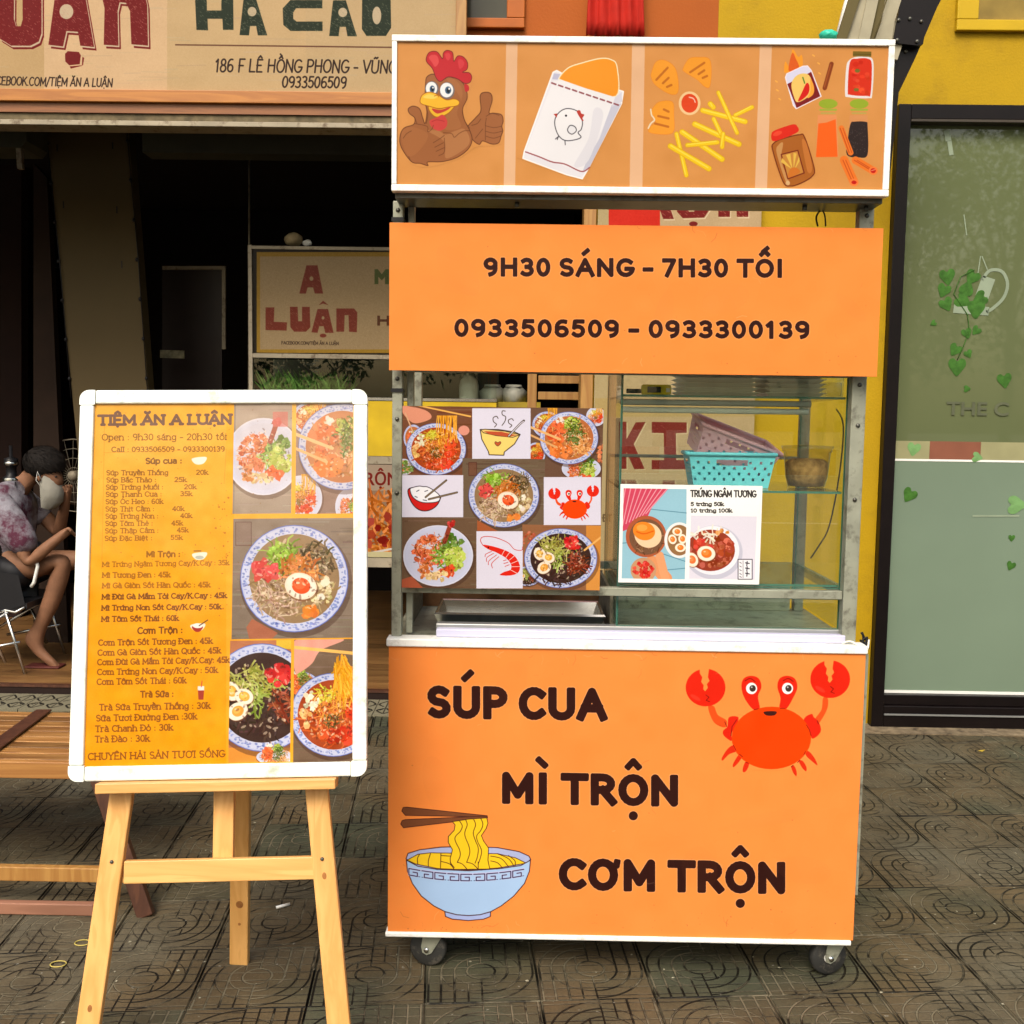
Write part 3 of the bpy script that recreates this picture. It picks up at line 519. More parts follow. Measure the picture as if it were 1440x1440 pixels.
def noodle_bowl(c):
    K = (70, 34, 30); YL = (250, 206, 40)
    c.poly([(100,202),(108,182),(130,180),(580,228),(582,236),(120,226)], (124, 74, 46), line=K, lw=4); c.poly([(94,275),(102,256),(120,250),(580,230),(582,240),(110,296)], (124, 74, 46), line=K, lw=4)
    c.poly([(124,470),(135,440),(200,420),(320,405),(475,400),(640,408),(760,430),(815,455),(826,475),(760,520),(475,545),(190,520)], (176, 186, 228), line=K, lw=5)
    c.poly([(130,478),(190,445),(260,437),(475,440),(640,442),(740,465),(800,495),(640,522),(475,533),(300,525),(180,500)], YL, line=K, lw=4)
    for P in ([(200,445),(188,470),(190,500)], [(262,440),(250,480),(250,515)], [(320,440),(318,522)], [(320,452),(380,456)], [(322,485),(370,500),(395,530)], [(600,455),(660,470),(700,515)], [(600,482),(640,494),(665,522)], [(640,443),(700,470),(730,510)], [(700,452),(735,480),(738,508)]): c.line(P, 4, K, sm=True)
    c.poly([(385,262),(400,280),(395,310),(362,345),(362,380),(385,420),(372,470),(375,500),(395,530),(595,528),(585,480),(588,410),(560,370),(548,340),(575,300),(585,270),(578,240),(470,248)], YL, sm=False, line=K, lw=4)
    for P in ([(425,258),(440,285),(430,315),(402,345),(402,372),(425,420),(428,455),(412,490)], [(460,252),(468,280),(455,320),(458,350),(478,400),(482,440),(465,490)], [(505,250),(515,280),(502,325),(515,370),(530,410),(525,460),(512,495)], [(545,245),(556,275),(545,310),(522,340),(526,372),(548,420),(545,455),(530,500)], [(412,490),(440,500),(468,530)], [(465,490),(500,500),(530,530)], [(530,488),(530,530)], [(395,520),(372,490)]): c.line(P, 4, K, sm=True)
    c.poly([(126,478),(190,512),(300,530),(475,538),(650,526),(770,508),(824,478),(818,540),(790,610),(730,680),(660,735),(600,768),(540,785),(475,790),(410,785),(345,768),(280,735),(210,680),(160,610),(132,540)], (172, 204, 244), line=K, lw=5)
    c.poly([(342,768),(410,785),(475,790),(540,785),(600,768),(598,795),(560,810),(475,818),(385,810),(346,795)], (170, 186, 236), line=K, lw=5)
    n = 9
    def yb(x): return 578-34*((x-475)/340)**2
    for i in range(n):                                  # the key pattern round the bowl
        x0 = 140+i*73; w_ = 62
        if x0+w_ > 812: w_ = 812-x0
        P = [(0,-20),(w_,-20),(w_,16),(14,16),(14,-4),(w_*.62,-4)] if i % 2 else [(w_,-20),(0,-20),(0,16),(w_-14,16),(w_-14,-4),(w_*.38,-4)]
        Q = [(x0+a, yb(x0+a)+b) for a, b in P]; c.line([(x0, yb(x0)+16)]+[(x0+w_, yb(x0+w_)+16)], 3, (40,30,60)); c.line([(x0, yb(x0)-22), (x0+w_, yb(x0+w_)-22)], 11, (206,204,240)); c.line(Q, 10, (206,204,240)); c.line(Q, 5.5, (40,30,66))
noodle_bowl(cp); cp.org(0, 0, 1)
cpan = build('front_panel', MB(), EDGE, cart)   # filled in below, once its print is finished
for st, a, b, cap in (('SÚP CUA', (599.5,1010.5), (853.5,1014.5), 47), ('MÌ TRỘN', (703.5,1130.5), (956,1135), 45.5), ('CƠM TRỘN', (785,1252), (1106.5,1258), 46)):
    bold(cp, st, a, b, cap, BR, .255, halo=(255, 200, 150))
cp.a += (np.linspace(-10, 6, cp.nx)[None, :, None]*0).astype(np.float32); scuffs(cp, 546, 920, 1208, 1308, 3, 44); cp.grain(1.2, 60)
pm = printmat('cart_panel_print', cp, .32, .72, .0005)
def fill_board(o, x0, x1, Y, z0, z1, t, cv, m_front, m_edge):
    org = ORG[o.name]; me = o.data; vs = [(x0,Y,z0),(x1,Y,z0),(x1,Y,z1),(x0,Y,z1),(x0,Y+t,z0),(x1,Y+t,z0),(x1,Y+t,z1),(x0,Y+t,z1)]
    me.clear_geometry(); me.from_pydata([(a-org.x, b-org.y, c-org.z) for a, b, c in vs], [], [(0,1,2,3),(5,4,7,6),(4,5,1,0),(3,2,6,7),(4,0,3,7),(1,5,6,2)])
    me.materials.clear(); me.materials.append(m_front); me.materials.append(m_edge); uv = me.uv_layers.new(name='UVMap'); f = cv.uv(); k = 0
    for p in me.polygons:
        p.material_index = 0 if p.index == 0 else 1
        for vi in p.vertices: uv.data[k].uv = f(Vector(vs[vi])); k += 1
    me.update()
fill_board(cpan, lx0, lx1, CY, lz0, lz1, .012, cp, pm, EDGE)
def decal(name, cv, pts, parent, m, off=(0,0,1), lift=.0004, label=None):
    cv.org(*off); q = cv.px(smooth(pts, n=3)); cv.org(0, 0, 1); mb = MB(); P = [cv.O+cv.U*(x/cv.res)+cv.V*(y/cv.res)+cv.N*lift for x, y in q]
    if True:
        nrm = sum((P[i].cross(P[(i+1) % len(P)]) for i in range(len(P))), Vector())
        if nrm.dot(cv.N) < 0: P = P[::-1]
    mb.add(P, [tuple(range(len(P)))]); return build(name, mb, m, parent, label, uvfn=cv.uv(), fix=False)
decal('crab_picture', cp, [(268,330),(310,262),(360,250),(450,252),(515,330),(512,420),(470,470),(470,510),(540,530),(600,520),(640,505),(596,420),(594,340),(660,290),(728,330),(720,470),(780,476),(830,480),(810,350),(850,290),(900,286),(944,350),(930,430),(890,492),(980,545),(1020,515),(1060,545),(1085,440),(1010,380),(1004,260),(1060,208),(1130,195),(1210,215),(1262,290),(1240,400),(1140,440),(1090,590),(1080,640),(1030,690),(1070,840),(1010,880),(940,905),(890,862),(780,864),(660,862),(620,885),(550,860),(480,810),(520,700),(485,640),(490,600),(430,570),(390,492),(310,465)], cpan, pm, (900, 880, 4.235), .0004, 'smiling red crab with raised claws')
decal('noodle_bowl_picture', cp, [(86,265),(95,176),(130,172),(590,222),(592,250),(596,330),(600,404),(760,424),(832,462),(832,500),(800,620),(700,720),(606,780),(590,810),(475,826),(350,806),(330,770),(220,700),(140,600),(116,470),(180,420),(350,398),(350,340),(380,300),(370,275),(110,304)], cpan, pm, (540, 1090, 4), .0004, 'blue bowl of yellow noodles lifted by brown chopsticks')
# ---- opening hours sign
HY = 2.63
hx0, hx1 = W(547.5, 420, HY).x, W(1238, 420, HY).x; hz0, hz1 = W(890, 525, HY).z, W(895, 317, HY).z
ch = Canvas((hx0, HY, hz0), (1,0,0), (0,0,1), hx1-hx0, hz1-hz0, 1400, (255, 147, 68))
hs = build('opening_hours_board', MB(), EDGE, cart, 'orange board with opening hours and two telephone numbers')
bold(ch, '9H30 SÁNG - 7H30 TỐI', (679,389), (1102.5,391), 27, BR, .235, halo=(255,190,130))
bold(ch, '0933506509 - 0933300139', (637.5,474), (1139.5,477), 26, BR, .235, halo=(255,190,130))
scuffs(ch, 549, 320, 1236, 524, 5, 22); ch.grain(1.2, 60); hm = printmat('hours_print', ch, .3, .70, .0006); fill_board(hs, hx0, hx1, HY, hz0, hz1, .008, ch, hm, EDGE)
# ---- header print
TY = 2.585
tx0, tx1 = W(551, 160, TY).x, W(1254, 160, TY).x; tz0, tz1 = W(900, 273, TY).z, W(905, 53, TY).z
ct = Canvas((tx0, TY, tz0), (1,0,0), (0,0,1), tx1-tx0, tz1-tz0, 1400, (222, 152, 80)); ct.bgc = (222, 152, 80)
for a, b, c_, d in ((712,728,708,724), (889,907,885,903), (1069,1086,1061,1078)):
    ct.poly([(a,50),(b,50),(d,280),(c_,280)], (236, 188, 146))
ct.grain(1.6, 40)
ct.org(540, 30, 3.892)
DK, BN = (112, 62, 30), (164, 100, 56)
ct.poly([(455,585),(500,530),(530,490),(526,410),(548,390),(582,395),(592,430),(575,500),(600,503),(642,512),(652,545),(645,575),(650,600),(642,625),(628,665),(590,672),(540,655),(520,674),(480,642)], BN, sm=True, line=DK, lw=5)
ct.poly([(228,340),(235,305),(270,290),(320,315),(360,308),(410,320),(445,360),(455,420),(430,480),(440,540),(470,600),(482,650),(460,700),(400,745),(320,768),(240,770),(240,790),(200,778),(150,768),(95,690),(88,630),(110,585),(162,565),(168,530),(140,505),(133,480),(160,465),(195,480),(212,530),(225,560),(235,500),(228,450),(225,400)], BN, sm=True, line=DK, lw=5)
ct.poly([(240,600),(300,600),(335,620),(390,600),(440,590),(470,650),(440,700),(340,750),(330,660)], (184, 122, 74), sm=True)
ct.poly([(330,300),(400,330),(430,400),(400,500),(420,580),(330,590),(350,500),(420,430)], (182, 118, 70), .5, sm=True)
ct.poly([(100,600),(160,580),(240,620),(200,700),(140,740),(105,680)], (178, 112, 62), .6, sm=True)
ct.poly([(232,200),(250,170),(290,168),(320,205),(325,175),(345,160),(375,172),(382,220),(402,192),(432,195),(456,225),(455,262),(430,280),(465,282),(480,305),(470,335),(440,340),(400,315),(350,305),(310,330),(285,310),(265,260),(235,225)], (200, 38, 48), sm=True, line=(120, 28, 30), lw=4)
ct.poly([(245,200),(262,185),(290,190),(300,225),(280,250),(262,225)], (232, 84, 84), .8, sm=True); ct.poly([(335,180),(355,175),(365,195),(352,215),(340,205)], (226, 70, 76), .8, sm=True); ct.poly([(405,215),(425,210),(440,235),(415,262)], (226, 70, 76), .7, sm=True)
ct.poly([(440,345),(462,352),(465,378),(445,385)], (196, 40, 44), sm=True)
ct.ell(262, 370, 38, 42, (120, 110, 110)); ct.ell(345, 380, 42, 46, (120, 110, 110)); ct.ell(260, 368, 31, 36, (250,250,250)); ct.ell(343, 377, 36, 40, (250,250,250)); ct.ell(264, 372, 14, 20, (70, 100, 130)); ct.ell(351, 378, 17, 21, (70, 100, 130)); ct.ell(265, 372, 7, 12, (20,30,40)); ct.ell(352, 380, 9, 13, (20,30,40)); ct.ell(268, 364, 4, 5, (255,255,255)); ct.ell(357, 370, 5, 6, (255,255,255))
ct.poly([(245,465),(255,500),(290,525),(350,505),(392,455),(340,470),(300,480)], (244, 190, 50), sm=True, line=(170,100,20), lw=4); ct.poly([(262,478),(290,505),(340,490),(365,468),(310,485)], (200, 60, 50), sm=True)
ct.poly([(198,430),(212,402),(250,388),(290,400),(340,430),(385,425),(412,440),(402,462),(350,470),(300,478),(250,466),(205,452)], (250, 192, 50), sm=True, line=(170,100,20), lw=4); ct.poly([(215,418),(245,400),(290,412),(270,425)], (255,224,110), .8, sm=True); ct.line([(275,410),(292,405),(300,415)], 4, (190,110,20), sm=True)
ct.poly([(250,545),(262,580),(300,600),(338,582),(346,545),(322,512),(290,526)], (212, 70, 66), sm=True); ct.line([(262,550),(290,540),(330,548)], 3, (160,40,40), sm=True)
for P in ([(165,560),(235,575),(240,605),(262,590),(270,570)], [(270,665),(310,640),(330,625)], [(278,690),(325,665)], [(285,712),(330,692)], [(300,735),(330,715),(330,640)], [(105,640),(125,615),(150,600)], [(325,610),(370,615),(385,635),(410,615),(440,600),(470,600)], [(560,520),(590,505),(630,515)], [(555,560),(560,530)], [(555,572),(600,582),(645,575)], [(555,602),(600,612),(645,602)], [(560,630),(600,640),(640,628)], [(555,560),(555,650)], [(500,640),(540,590)], [(148,768),(135,740)], [(430,490),(440,540),(468,585)], [(170,530),(180,560)], [(228,460),(240,510),(232,560)], [(480,570),(510,560),(530,535)]): ct.line(P, 4, DK, .8, sm=True)
# paper bag
ct.poly([(925,280),(945,270),(1000,300),(1270,410),(1280,375),(1310,385),(1300,450),(1110,820),(1085,862),(1000,840),(760,750),(768,710)], (238, 236, 244), line=(255,255,255), lw=7)
ct.poly([(962,305),(1010,255),(1080,230),(1180,205),(1240,210),(1275,250),(1270,410),(1100,370),(975,325)], (248, 156, 34), sm=True, line=(255,240,200), lw=6)
ct.poly([(925,330),(975,322),(1100,366),(1265,416),(1245,470),(1100,800),(1080,830),(775,712)], (244, 243, 248)); ct.poly([(1245,460),(1300,450),(1120,810),(1085,828),(1110,760),(1180,640)], (206, 206, 224)); ct.poly([(1265,416),(1300,388),(1304,440),(1246,470)], (222, 220, 234))
ct.poly([(930,285),(965,290),(950,320),(920,318)], (196, 196, 222)); ct.poly([(1150,480),(1200,520),(1120,760),(1040,790),(1120,640)], (232, 231, 240), sm=True)
for i in range(10): x = 918+i*38; ct.line([(x, 338+i*12.6), (x+22, 346+i*12.6)], 9, (150, 84, 92))
ct.line([(775,715),(850,742),(920,770),(990,782),(1080,822),(1125,800)], 7, (166, 90, 96), sm=True)
ct.poly([(935,570),(940,525),(970,490),(1010,478),(1060,495),(1085,545),(1080,590),(1062,610),(1078,635),(1040,650),(990,652),(955,625)], (247,246,250), sm=True, line=(80,76,84), lw=5)
ct.poly([(948,505),(928,508),(945,528)], (190,60,50)); ct.poly([(1055,495),(1072,488),(1080,505),(1096,512),(1086,530),(1092,545),(1080,540)], (190,60,50), sm=True); ct.ell(996, 517, 6, 6, (40,36,44)); ct.poly([(1005,590),(1020,570),(1045,578),(1052,600),(1030,618),(1010,608)], (240,240,246), sm=True, line=(80,76,84), lw=5)
for P in ([(955,630),(938,645)], [(955,630),(948,648)], [(990,655),(992,676)]): ct.line(P, 5, (80,76,84))
# nuggets, sauce, chips
ct.org(890, 30, 3.789); NG = (246, 160, 42)
for P in ([(100,270),(125,215),(175,210),(225,250),(242,330),(235,385),(190,385),(120,340),(98,300)], [(268,250),(300,200),(350,192),(405,200),(418,260),(410,345),(385,350),(340,310),(275,270)], [(105,465),(140,430),(210,430),(218,500),(215,590),(150,602),(85,590),(95,560),(120,540),(110,510),(95,490)]): ct.poly(P, NG, sm=True, line=(236,142,40), lw=3)
for a, b in (((125,312),(185,248)), ((160,330),(190,302)), ((182,350),(205,340)), ((305,272),(380,222)), ((350,282),(380,262)), ((372,302),(395,292)), ((165,470),(190,482)), ((135,505),(190,518)), ((118,545),(188,562))): ct.line([a, b], 12, (196, 110, 24))
ct.line([(95,470),(100,500),(115,525),(95,545),(82,570)], 8, (240,222,190), sm=True)
ct.ell(302, 437, 58, 63, (246, 206, 150)); ct.ell(302, 437, 44, 50, (228, 70, 22)); ct.line([(300,405),(322,412),(332,432)], 6, (250,200,180), sm=True)
for a, b, w in (((232,600),(285,820),20), ((200,665),(405,785),26), ((262,590),(475,735),26), ((290,660),(450,645),20), ((330,548),(565,655),26), ((372,475),(598,535),24), ((455,380),(555,595),18), ((545,500),(635,458),18), ((430,520),(470,600),20), ((480,600),(475,670),20), ((412,440),(428,458),24)):
    ct.line([a, b], w+5, (226, 176, 20)); ct.line([a, b], w-2, (250, 208, 28)); ct.line([(a[0]+2, a[1]-3), (b[0]-6, b[1]-6)], w*.3, (255, 232, 90), .8)
# sauces and jars
ct.poly([(806,270),(812,215),(835,240),(850,150),(880,190),(900,180),(905,230),(890,255),(830,272)], (250,160,40), sm=True); ct.poly([(830,265),(838,200),(852,168),(868,200),(885,240),(870,258)], (226,96,24), sm=True)
ct.poly([(812,300),(820,280),(905,240),(930,238),(950,262),(1003,400),(870,466),(855,450)], (226,224,250), line=(250,240,250), lw=5); ct.poly([(822,335),(950,270),(998,400),(872,462)], (128,24,26)); ct.poly([(845,330),(880,285),(935,285),(962,350),(950,390),(880,432),(855,395)], (248,206,110), sm=True)
ct.poly([(880,425),(900,380),(925,330),(940,345),(935,385),(905,415)], (220,30,20), sm=True); ct.poly([(945,305),(965,350),(960,390),(930,410),(945,370)], (250,170,60), sm=True); ct.line([(905,300),(915,330)], 7, (90,140,50))
for x, y in ((958,180), (985,222), (760,318), (765,365), (778,412), (990,275)): ct.line([(x, y), (x+9, y+6)], 7, (250,180,80))
ct.line([(1058,228),(1022,356)], 24, (140,62,22)); ct.line([(1054,232),(1020,350)], 7, (170,86,36))
ct.poly([(1150,210),(1190,190),(1255,190),(1282,225),(1275,390),(1255,410),(1150,405),(1130,385),(1136,250)], (238,230,232), sm=True); ct.poly([(1156,220),(1195,200),(1250,200),(1272,230),(1266,385),(1245,398),(1158,392),(1145,370)], (222,50,22), sm=True)
rr0 = random.Random(3); 
for _ in range(22): ct.ell(rr0.uniform(1160,1258), rr0.uniform(218,385), rr0.uniform(8,18), rr0.uniform(6,14), jc((228,60,26), rr0, 30), .9)
ct.ell(1196, 264, 14, 10, (120,110,40)); ct.ell(1190, 365, 14, 9, (130,110,40)); ct.poly([(1172,160),(1270,162),(1270,190),(1172,188)], (124, 100, 30), sm=False); ct.line([(1174,176),(1268,178)], 4, (90,74,20))
for x in (1040, 1205): ct.ell(x, 440, 50, 26, (154,176,44)); ct.line([(x-42,472),(x+42,472)], 10, (164,180,60)); ct.line([(x-36,490),(x+36,490)], 8, (190,170,84))
ct.poly([(985,500),(1085,500),(1095,720),(975,725)], (238,150,96), .8); ct.poly([(988,545),(1030,540),(1080,522),(1090,722),(975,724)], (250,104,24)); ct.poly([(1155,500),(1250,500),(1255,720),(1140,720)], (222,150,100), .6); ct.poly([(1160,545),(1180,535),(1240,536),(1250,560),(1250,710),(1200,725),(1140,710),(1146,620)], (48,36,34), sm=True)
for _ in range(60): ct.ell(rr0.uniform(1152,1242), rr0.uniform(550,710), 2.4, 2, jc((90,74,70), rr0, 20), .8)
for a, b, w in (((1110,570),(1160,700),30), ((1125,740),(1175,850),46), ((1185,740),(1270,790),40)): ct.line([a, b], w, (244,124,40)); ct.line([(a[0]-6, a[1]), (b[0]-8, b[1])], 4, (190,70,20)); ct.line([(a[0]+9, a[1]), (b[0]+6, b[1])], 4, (200,80,24))
ct.ell(1178, 858, 24, 20, (252,130,60)); ct.ell(1178, 858, 14, 10, (200,30,20)); ct.ell(1280, 796, 24, 22, (252,130,60)); ct.ell(1280, 796, 14, 13, (200,30,20)); ct.line([(1270,796),(1290,790)], 4, (250,160,120))
ct.poly([(745,690),(750,650),(800,625),(885,605),(915,620),(965,780),(955,825),(900,860),(840,878),(800,855)], (176,100,34), sm=True, line=(120,50,14), lw=6); ct.poly([(765,700),(775,660),(800,650),(790,740),(830,850),(812,850)], (214,160,100), .8, sm=True); ct.poly([(900,640),(925,650),(955,780),(930,800)], (214,130,60), .7, sm=True)
ct.poly([(738,600),(760,580),(850,550),(875,560),(878,590),(800,625),(745,638)], (226,40,18), sm=True); ct.ell(770, 598, 26, 12, (246,80,50), .8, -20); ct.poly([(790,710),(878,688),(912,808),(825,840)], (206,140,60), line=(120,36,14), lw=6)
for P in ([(850,790),(815,712),(838,706)], [(850,790),(788,750),(795,728)], [(855,790),(855,700),(872,705)], [(858,795),(885,720),(888,745)]): ct.poly(P, (236,190,80))
ct.poly([(825,820),(840,785),(870,780),(890,805),(835,832)], (214,120,40), sm=True); ct.ell(825, 862, 12, 12, (230,190,140), .8)
ct.org(0, 0, 1)
tm = printmat('header_print', ct, .3, .60, .0007)
# ---- food poster
PY = 2.652
fx0, fx1 = W(565.5, 700, PY).x, W(846, 700, PY).x; fz0, fz1 = W(706, 828.5, PY).z, W(706, 572.5, PY).z
cf = Canvas((fx0, PY, fz0), (1,0,0), (0,0,1), fx1-fx0, fz1-fz0, 2000, (120, 92, 70))
cf.org(540, 510, 4.3625); BGW = (226, 222, 240)
def photo(c, x0, y0, x1, y1, col, fn, seed=1, n=60): c.setclip(x0, y0, x1, y1); tabletop(c, x0-10, y0-10, x1+10, y1+10, col, seed, n); fn(); c.setclip()
def p1():
    bowl(cf, 180, 460, 60, 80, 'salmon', 41); bowl(cf, 120, 640, 60, 50, 'salmon', 46, 'white'); lumps(cf, 130, 640, 60, 40, (110,140,60), 50, 9, random.Random(3)); bowl(cf, 320, 530, 182, 158, 'spicy', 5)
    cf.poly([(100,262),(250,290),(290,340),(200,372),(150,350),(110,300)], (226,150,120), sm=True); cf.line([(150,250),(530,330)], 10, (240,180,90)); cf.line([(130,310),(180,430)], 8, (220,170,130)); cf.ell(490, 416, 34, 30, (226,150,130))
photo(cf, 100, 268, 541, 690, (120, 74, 50), p1, 1)
def p3():
    bowl(cf, 1000, 380, 90, 80, 'spicy', 9); bowl(cf, 1300, 330, 60, 60, 'spicy', 10, 'white'); bowl(cf, 930, 560, 60, 70, 'spicy', 12); bowl(cf, 1210, 650, 120, 70, 'drum', 21, 'white'); bowl(cf, 1135, 462, 178, 160, 'salmon', 6); lumps(cf, 1340, 560, 30, 60, (220,130,80), 20, 14, random.Random(5))
    cf.line([(890,392),(1080,470)], 14, (236,184,120)); cf.line([(890,440),(1060,520)], 12, (226,170,110))
photo(cf, 899, 276, 1345, 702, (110, 80, 62), p3, 3)
photo(cf, 480, 588, 985, 1034, (112, 92, 72), lambda: (bowl(cf, 735, 815, 215, 194, 'soup', 7), cf.rect(520, 612, 568, 692, (120,70,50), .6, line=(90,50,40), lw=4), cf.poly([(500,1034),(560,960),(700,1034)], (170,90,50))), 5)
photo(cf, 100, 948, 570, 1392, (110, 84, 62), lambda: (bowl(cf, 332, 1185, 215, 188, 'drum', 8, 'white'), cf.poly([(110,1330),(170,1310),(250,1392),(100,1392)], (180,90,60))), 6)
def p9():
    lumps(cf, 890, 1080, 40, 50, (180,90,60), 40, 10, random.Random(2)); cf.rect(1240, 980, 1345, 1400, (214,140,60)); tabletop(cf, 1240, 1250, 1345, 1400, (222,150,70), 4, 20); bowl(cf, 880, 1310, 80, 60, 'black', 31); bowl(cf, 1084, 1200, 222, 182, 'black', 11); cf.line([(1230,1150),(1345,1060)], 12, (240,180,100))
photo(cf, 846, 996, 1345, 1392, (150, 100, 66), p9, 7)
cf.rect(541, 280, 899, 590, BGW); cf.rect(104, 690, 486, 948, BGW); cf.rect(980, 702, 1330, 996, BGW); cf.rect(567, 1034, 851, 1385, BGW)
K = (74, 58, 46)
cf.poly([(590,410),(600,470),(640,545),(645,565),(735,568),(738,548),(800,500),(835,440),(800,425),(700,410)], (248, 216, 120), sm=False, line=K, lw=6); cf.poly([(592,412),(620,408),(740,420),(835,442),(790,458),(690,448),(610,430)], (240,206,120), line=K, lw=5); cf.poly([(610,420),(720,424),(815,445),(760,456),(650,440)], (196,84,50))
cf.line([(765,450),(835,375),(858,356)], 13, K); cf.line([(765,450),(835,375),(856,360)], 6, (220,214,226)); cf.poly([(698,512),(680,496),(684,484),(698,490),(712,484),(717,494)], (200,90,50), sm=True, line=K, lw=3)
for x, y in ((668, 395), (718, 385), (762, 398)): h = 66 if x < 700 else (88 if x < 750 else 54); cf.line([(x+10,y),(x+22,y-h*.25),(x+4,y-h*.5),(x+2,y-h*.85),(x+22,y-h),(x+32,y-h*.8)] if x != 718 else [(x+6,y),(x+24,y-h*.3),(x+28,y-h*.6),(x+8,y-h*.75),(x+8,y-h),(x+26,y-h)], 5, K, sm=True)
cf.poly([(148,780),(165,850),(210,900),(268,908),(320,880),(345,835),(340,815),(260,780),(200,765)], (214, 34, 30), sm=True, line=(70,30,30), lw=6); cf.poly([(160,778),(180,765),(215,757),(240,760),(265,762),(300,780),(340,815),(330,852),(240,858),(180,828)], (246,246,252), sm=True, line=(60,50,60), lw=5)
for P in ([(200,790),(215,782)], [(250,790),(268,784)], [(190,820),(204,826)], [(240,842),(262,846)]): cf.line(P, 5, (60,60,80))
cf.line([(255,825),(382,722)], 12, K); cf.line([(255,825),(380,724)], 6, (136,116,90)); cf.line([(275,838),(448,796)], 12, K); cf.line([(275,838),(446,797)], 6, (136,116,90))
cf.bgc = BGW
cf.org(0, 0, 1)
draw_crab(cf, (540, 510), 4.3625, 1008-.318*272, 752-.318*208, .318)
cf.org(540, 510, 4.3625)
cf.poly([(605,1118),(660,1125),(740,1150),(800,1185),(832,1240),(825,1285),(780,1305),(712,1303),(735,1285),(775,1270),(780,1240),(750,1200),(690,1165),(640,1145)], (226, 38, 24), sm=True)
for P in ([(740,1150),(722,1182)], [(772,1162),(748,1195)], [(800,1185),(768,1212)], [(822,1215),(782,1232)], [(832,1250),(785,1252)], [(815,1292),(775,1270)]): cf.line(P, 4, (250,214,206))
for P in ([(605,1118),(592,1090),(610,1068),(680,1072),(760,1105),(800,1145),(845,1150),(850,1130)], [(660,1158),(625,1175),(620,1190)], [(672,1170),(632,1195),(630,1220)], [(690,1180),(645,1215),(640,1240)], [(705,1190),(662,1230),(665,1260)], [(750,1210),(732,1215)], [(760,1225),(735,1232)], [(768,1240),(742,1250)]): cf.line(P, 4, (206,60,50), sm=True)
cf.ell(640, 1134, 5, 5, (30,10,10)); cf.org(0, 0, 1); cf.grain(2.5, 2)
fm = printmat('food_poster_print', cf, .25, .66, .0005)
# ---- pickled egg poster
GY = 2.672
ex0, ex1 = W(871, 750, GY).x, W(1070, 750, GY).x; ez0, ez1 = W(970, 820.5, GY).z, W(970, 682, GY).z
ce = Canvas((ex0, GY, ez0), (1,0,0), (0,0,1), ex1-ex0, ez1-ez0, 2000, (250, 250, 246)); ce.org(840, 510, 3.4275)
def q1():
    rr = random.Random(4); ce.rect(100, 590, 430, 1060, (150, 196, 214))
    for P in ([(240,705),(430,725)], [(120,870),(430,850)], [(250,900),(430,960)], [(330,1000),(430,990)]): ce.line(P, 4, (90,140,160))
    ce.poly([(100,590),(345,605),(262,700),(230,770),(130,810),(100,820)], (206, 70, 96), sm=False)
    for i in range(10): ce.line([(110+i*26, 600), (90+i*16, 800-i*8)], 5, (240,190,200), .7)
    ce.line([(262,960),(330,1040)], 60, (226,150,100)); ce.line([(300,930),(330,1050)], 40, (230,160,112)); ce.ell(235, 838, 98, 100, (176,90,56)); ce.ell(238, 840, 84, 86, (120,84,60)); strands(ce, 238, 840, 80, 80, (130,90,56), 60, 14, 4, rr); ce.ell(244, 832, 66, 60, (240,206,166), 1, 20); ce.ell(225, 812, 54, 44, (240,136,40), 1, 15); ce.line([(190,815),(225,825),(270,812)], 7, (220,100,24), sm=True); ce.ell(215,796,26,16,(250,170,80),.8)
    ce.ell(395, 856, 72, 86, (236,236,236)); ce.ell(395, 856, 58, 74, (150,110,70)); egg(ce, 362, 852, 24, 70); egg(ce, 385, 815, 24, 10); egg(ce, 410, 850, 24, 80); egg(ce, 400, 892, 26, 0); ce.ell(222, 1000, 62, 60, (200,150,110)); lumps(ce, 222, 1000, 46, 44, (206,50,40), 40, 12, rr)
ce.setclip(122, 607, 428, 1042); q1(); ce.setclip()
def q2():
    rr = random.Random(9); ce.rect(440, 730, 770, 1050, (224, 220, 234)); ce.ell(560, 915, 140, 130, (196,196,214)); ce.ell(556, 905, 128, 118, (236,236,244)); ce.ell(545, 905, 118, 100, (150,60,40)); lumps(ce, 545, 900, 105, 88, (170,80,50), 70, 16, rr); strands(ce, 520, 840, 70, 30, (236,226,210), 24, 24, 7, rr, 15)
    lumps(ce, 510, 880, 40, 30, (206,60,44), 14, 16, rr, 15); egg(ce, 525, 920, 44, 10); egg(ce, 455, 950, 36, 60, yk=(232,120,60)); lumps(ce, 620, 890, 34, 40, (190,90,60), 20, 18, rr); lumps(ce, 600, 820, 30, 10, (226,150,80), 10, 12, rr)
ce.setclip(447, 738, 764, 1044); q2(); ce.setclip()
ce.org(0, 0, 1); c3 = lambda x, y: (840+x/3.4275, 510+y/3.4275)
pen(ce, 'TRỨNG NGÂM TƯƠNG', c3(450,646), c3(764,648), 8.6, 1.9, (60,56,54)); pen(ce, '5 trứng 50k', c3(451,690), c3(608,690), 4.6, 1.5, (70,66,62), .1); pen(ce, '10 trứng 100k', c3(451,721), c3(648,721), 4.6, 1.5, (70,66,62), .1)
ce.org(840, 510, 3.4275); ce.rect(678, 948, 746, 1044, (240,238,244), line=(60,56,70), lw=4); ce.line([(702,955),(702,1038)], 2, (60,56,70))
for y in (962, 980, 998, 1016, 1030): ce.line([(686,y),(694,y+5)], 3, (60,56,70)); 
for y in (965, 990, 1015): ce.line([(714,y),(732,y+3)], 5, (50,46,60)); ce.line([(722,y-6),(720,y+14)], 5, (50,46,60))
ce.org(0, 0, 1); ce.grain(2, 2); em = printmat('egg_poster_print', ce, .25, .74, .0005)
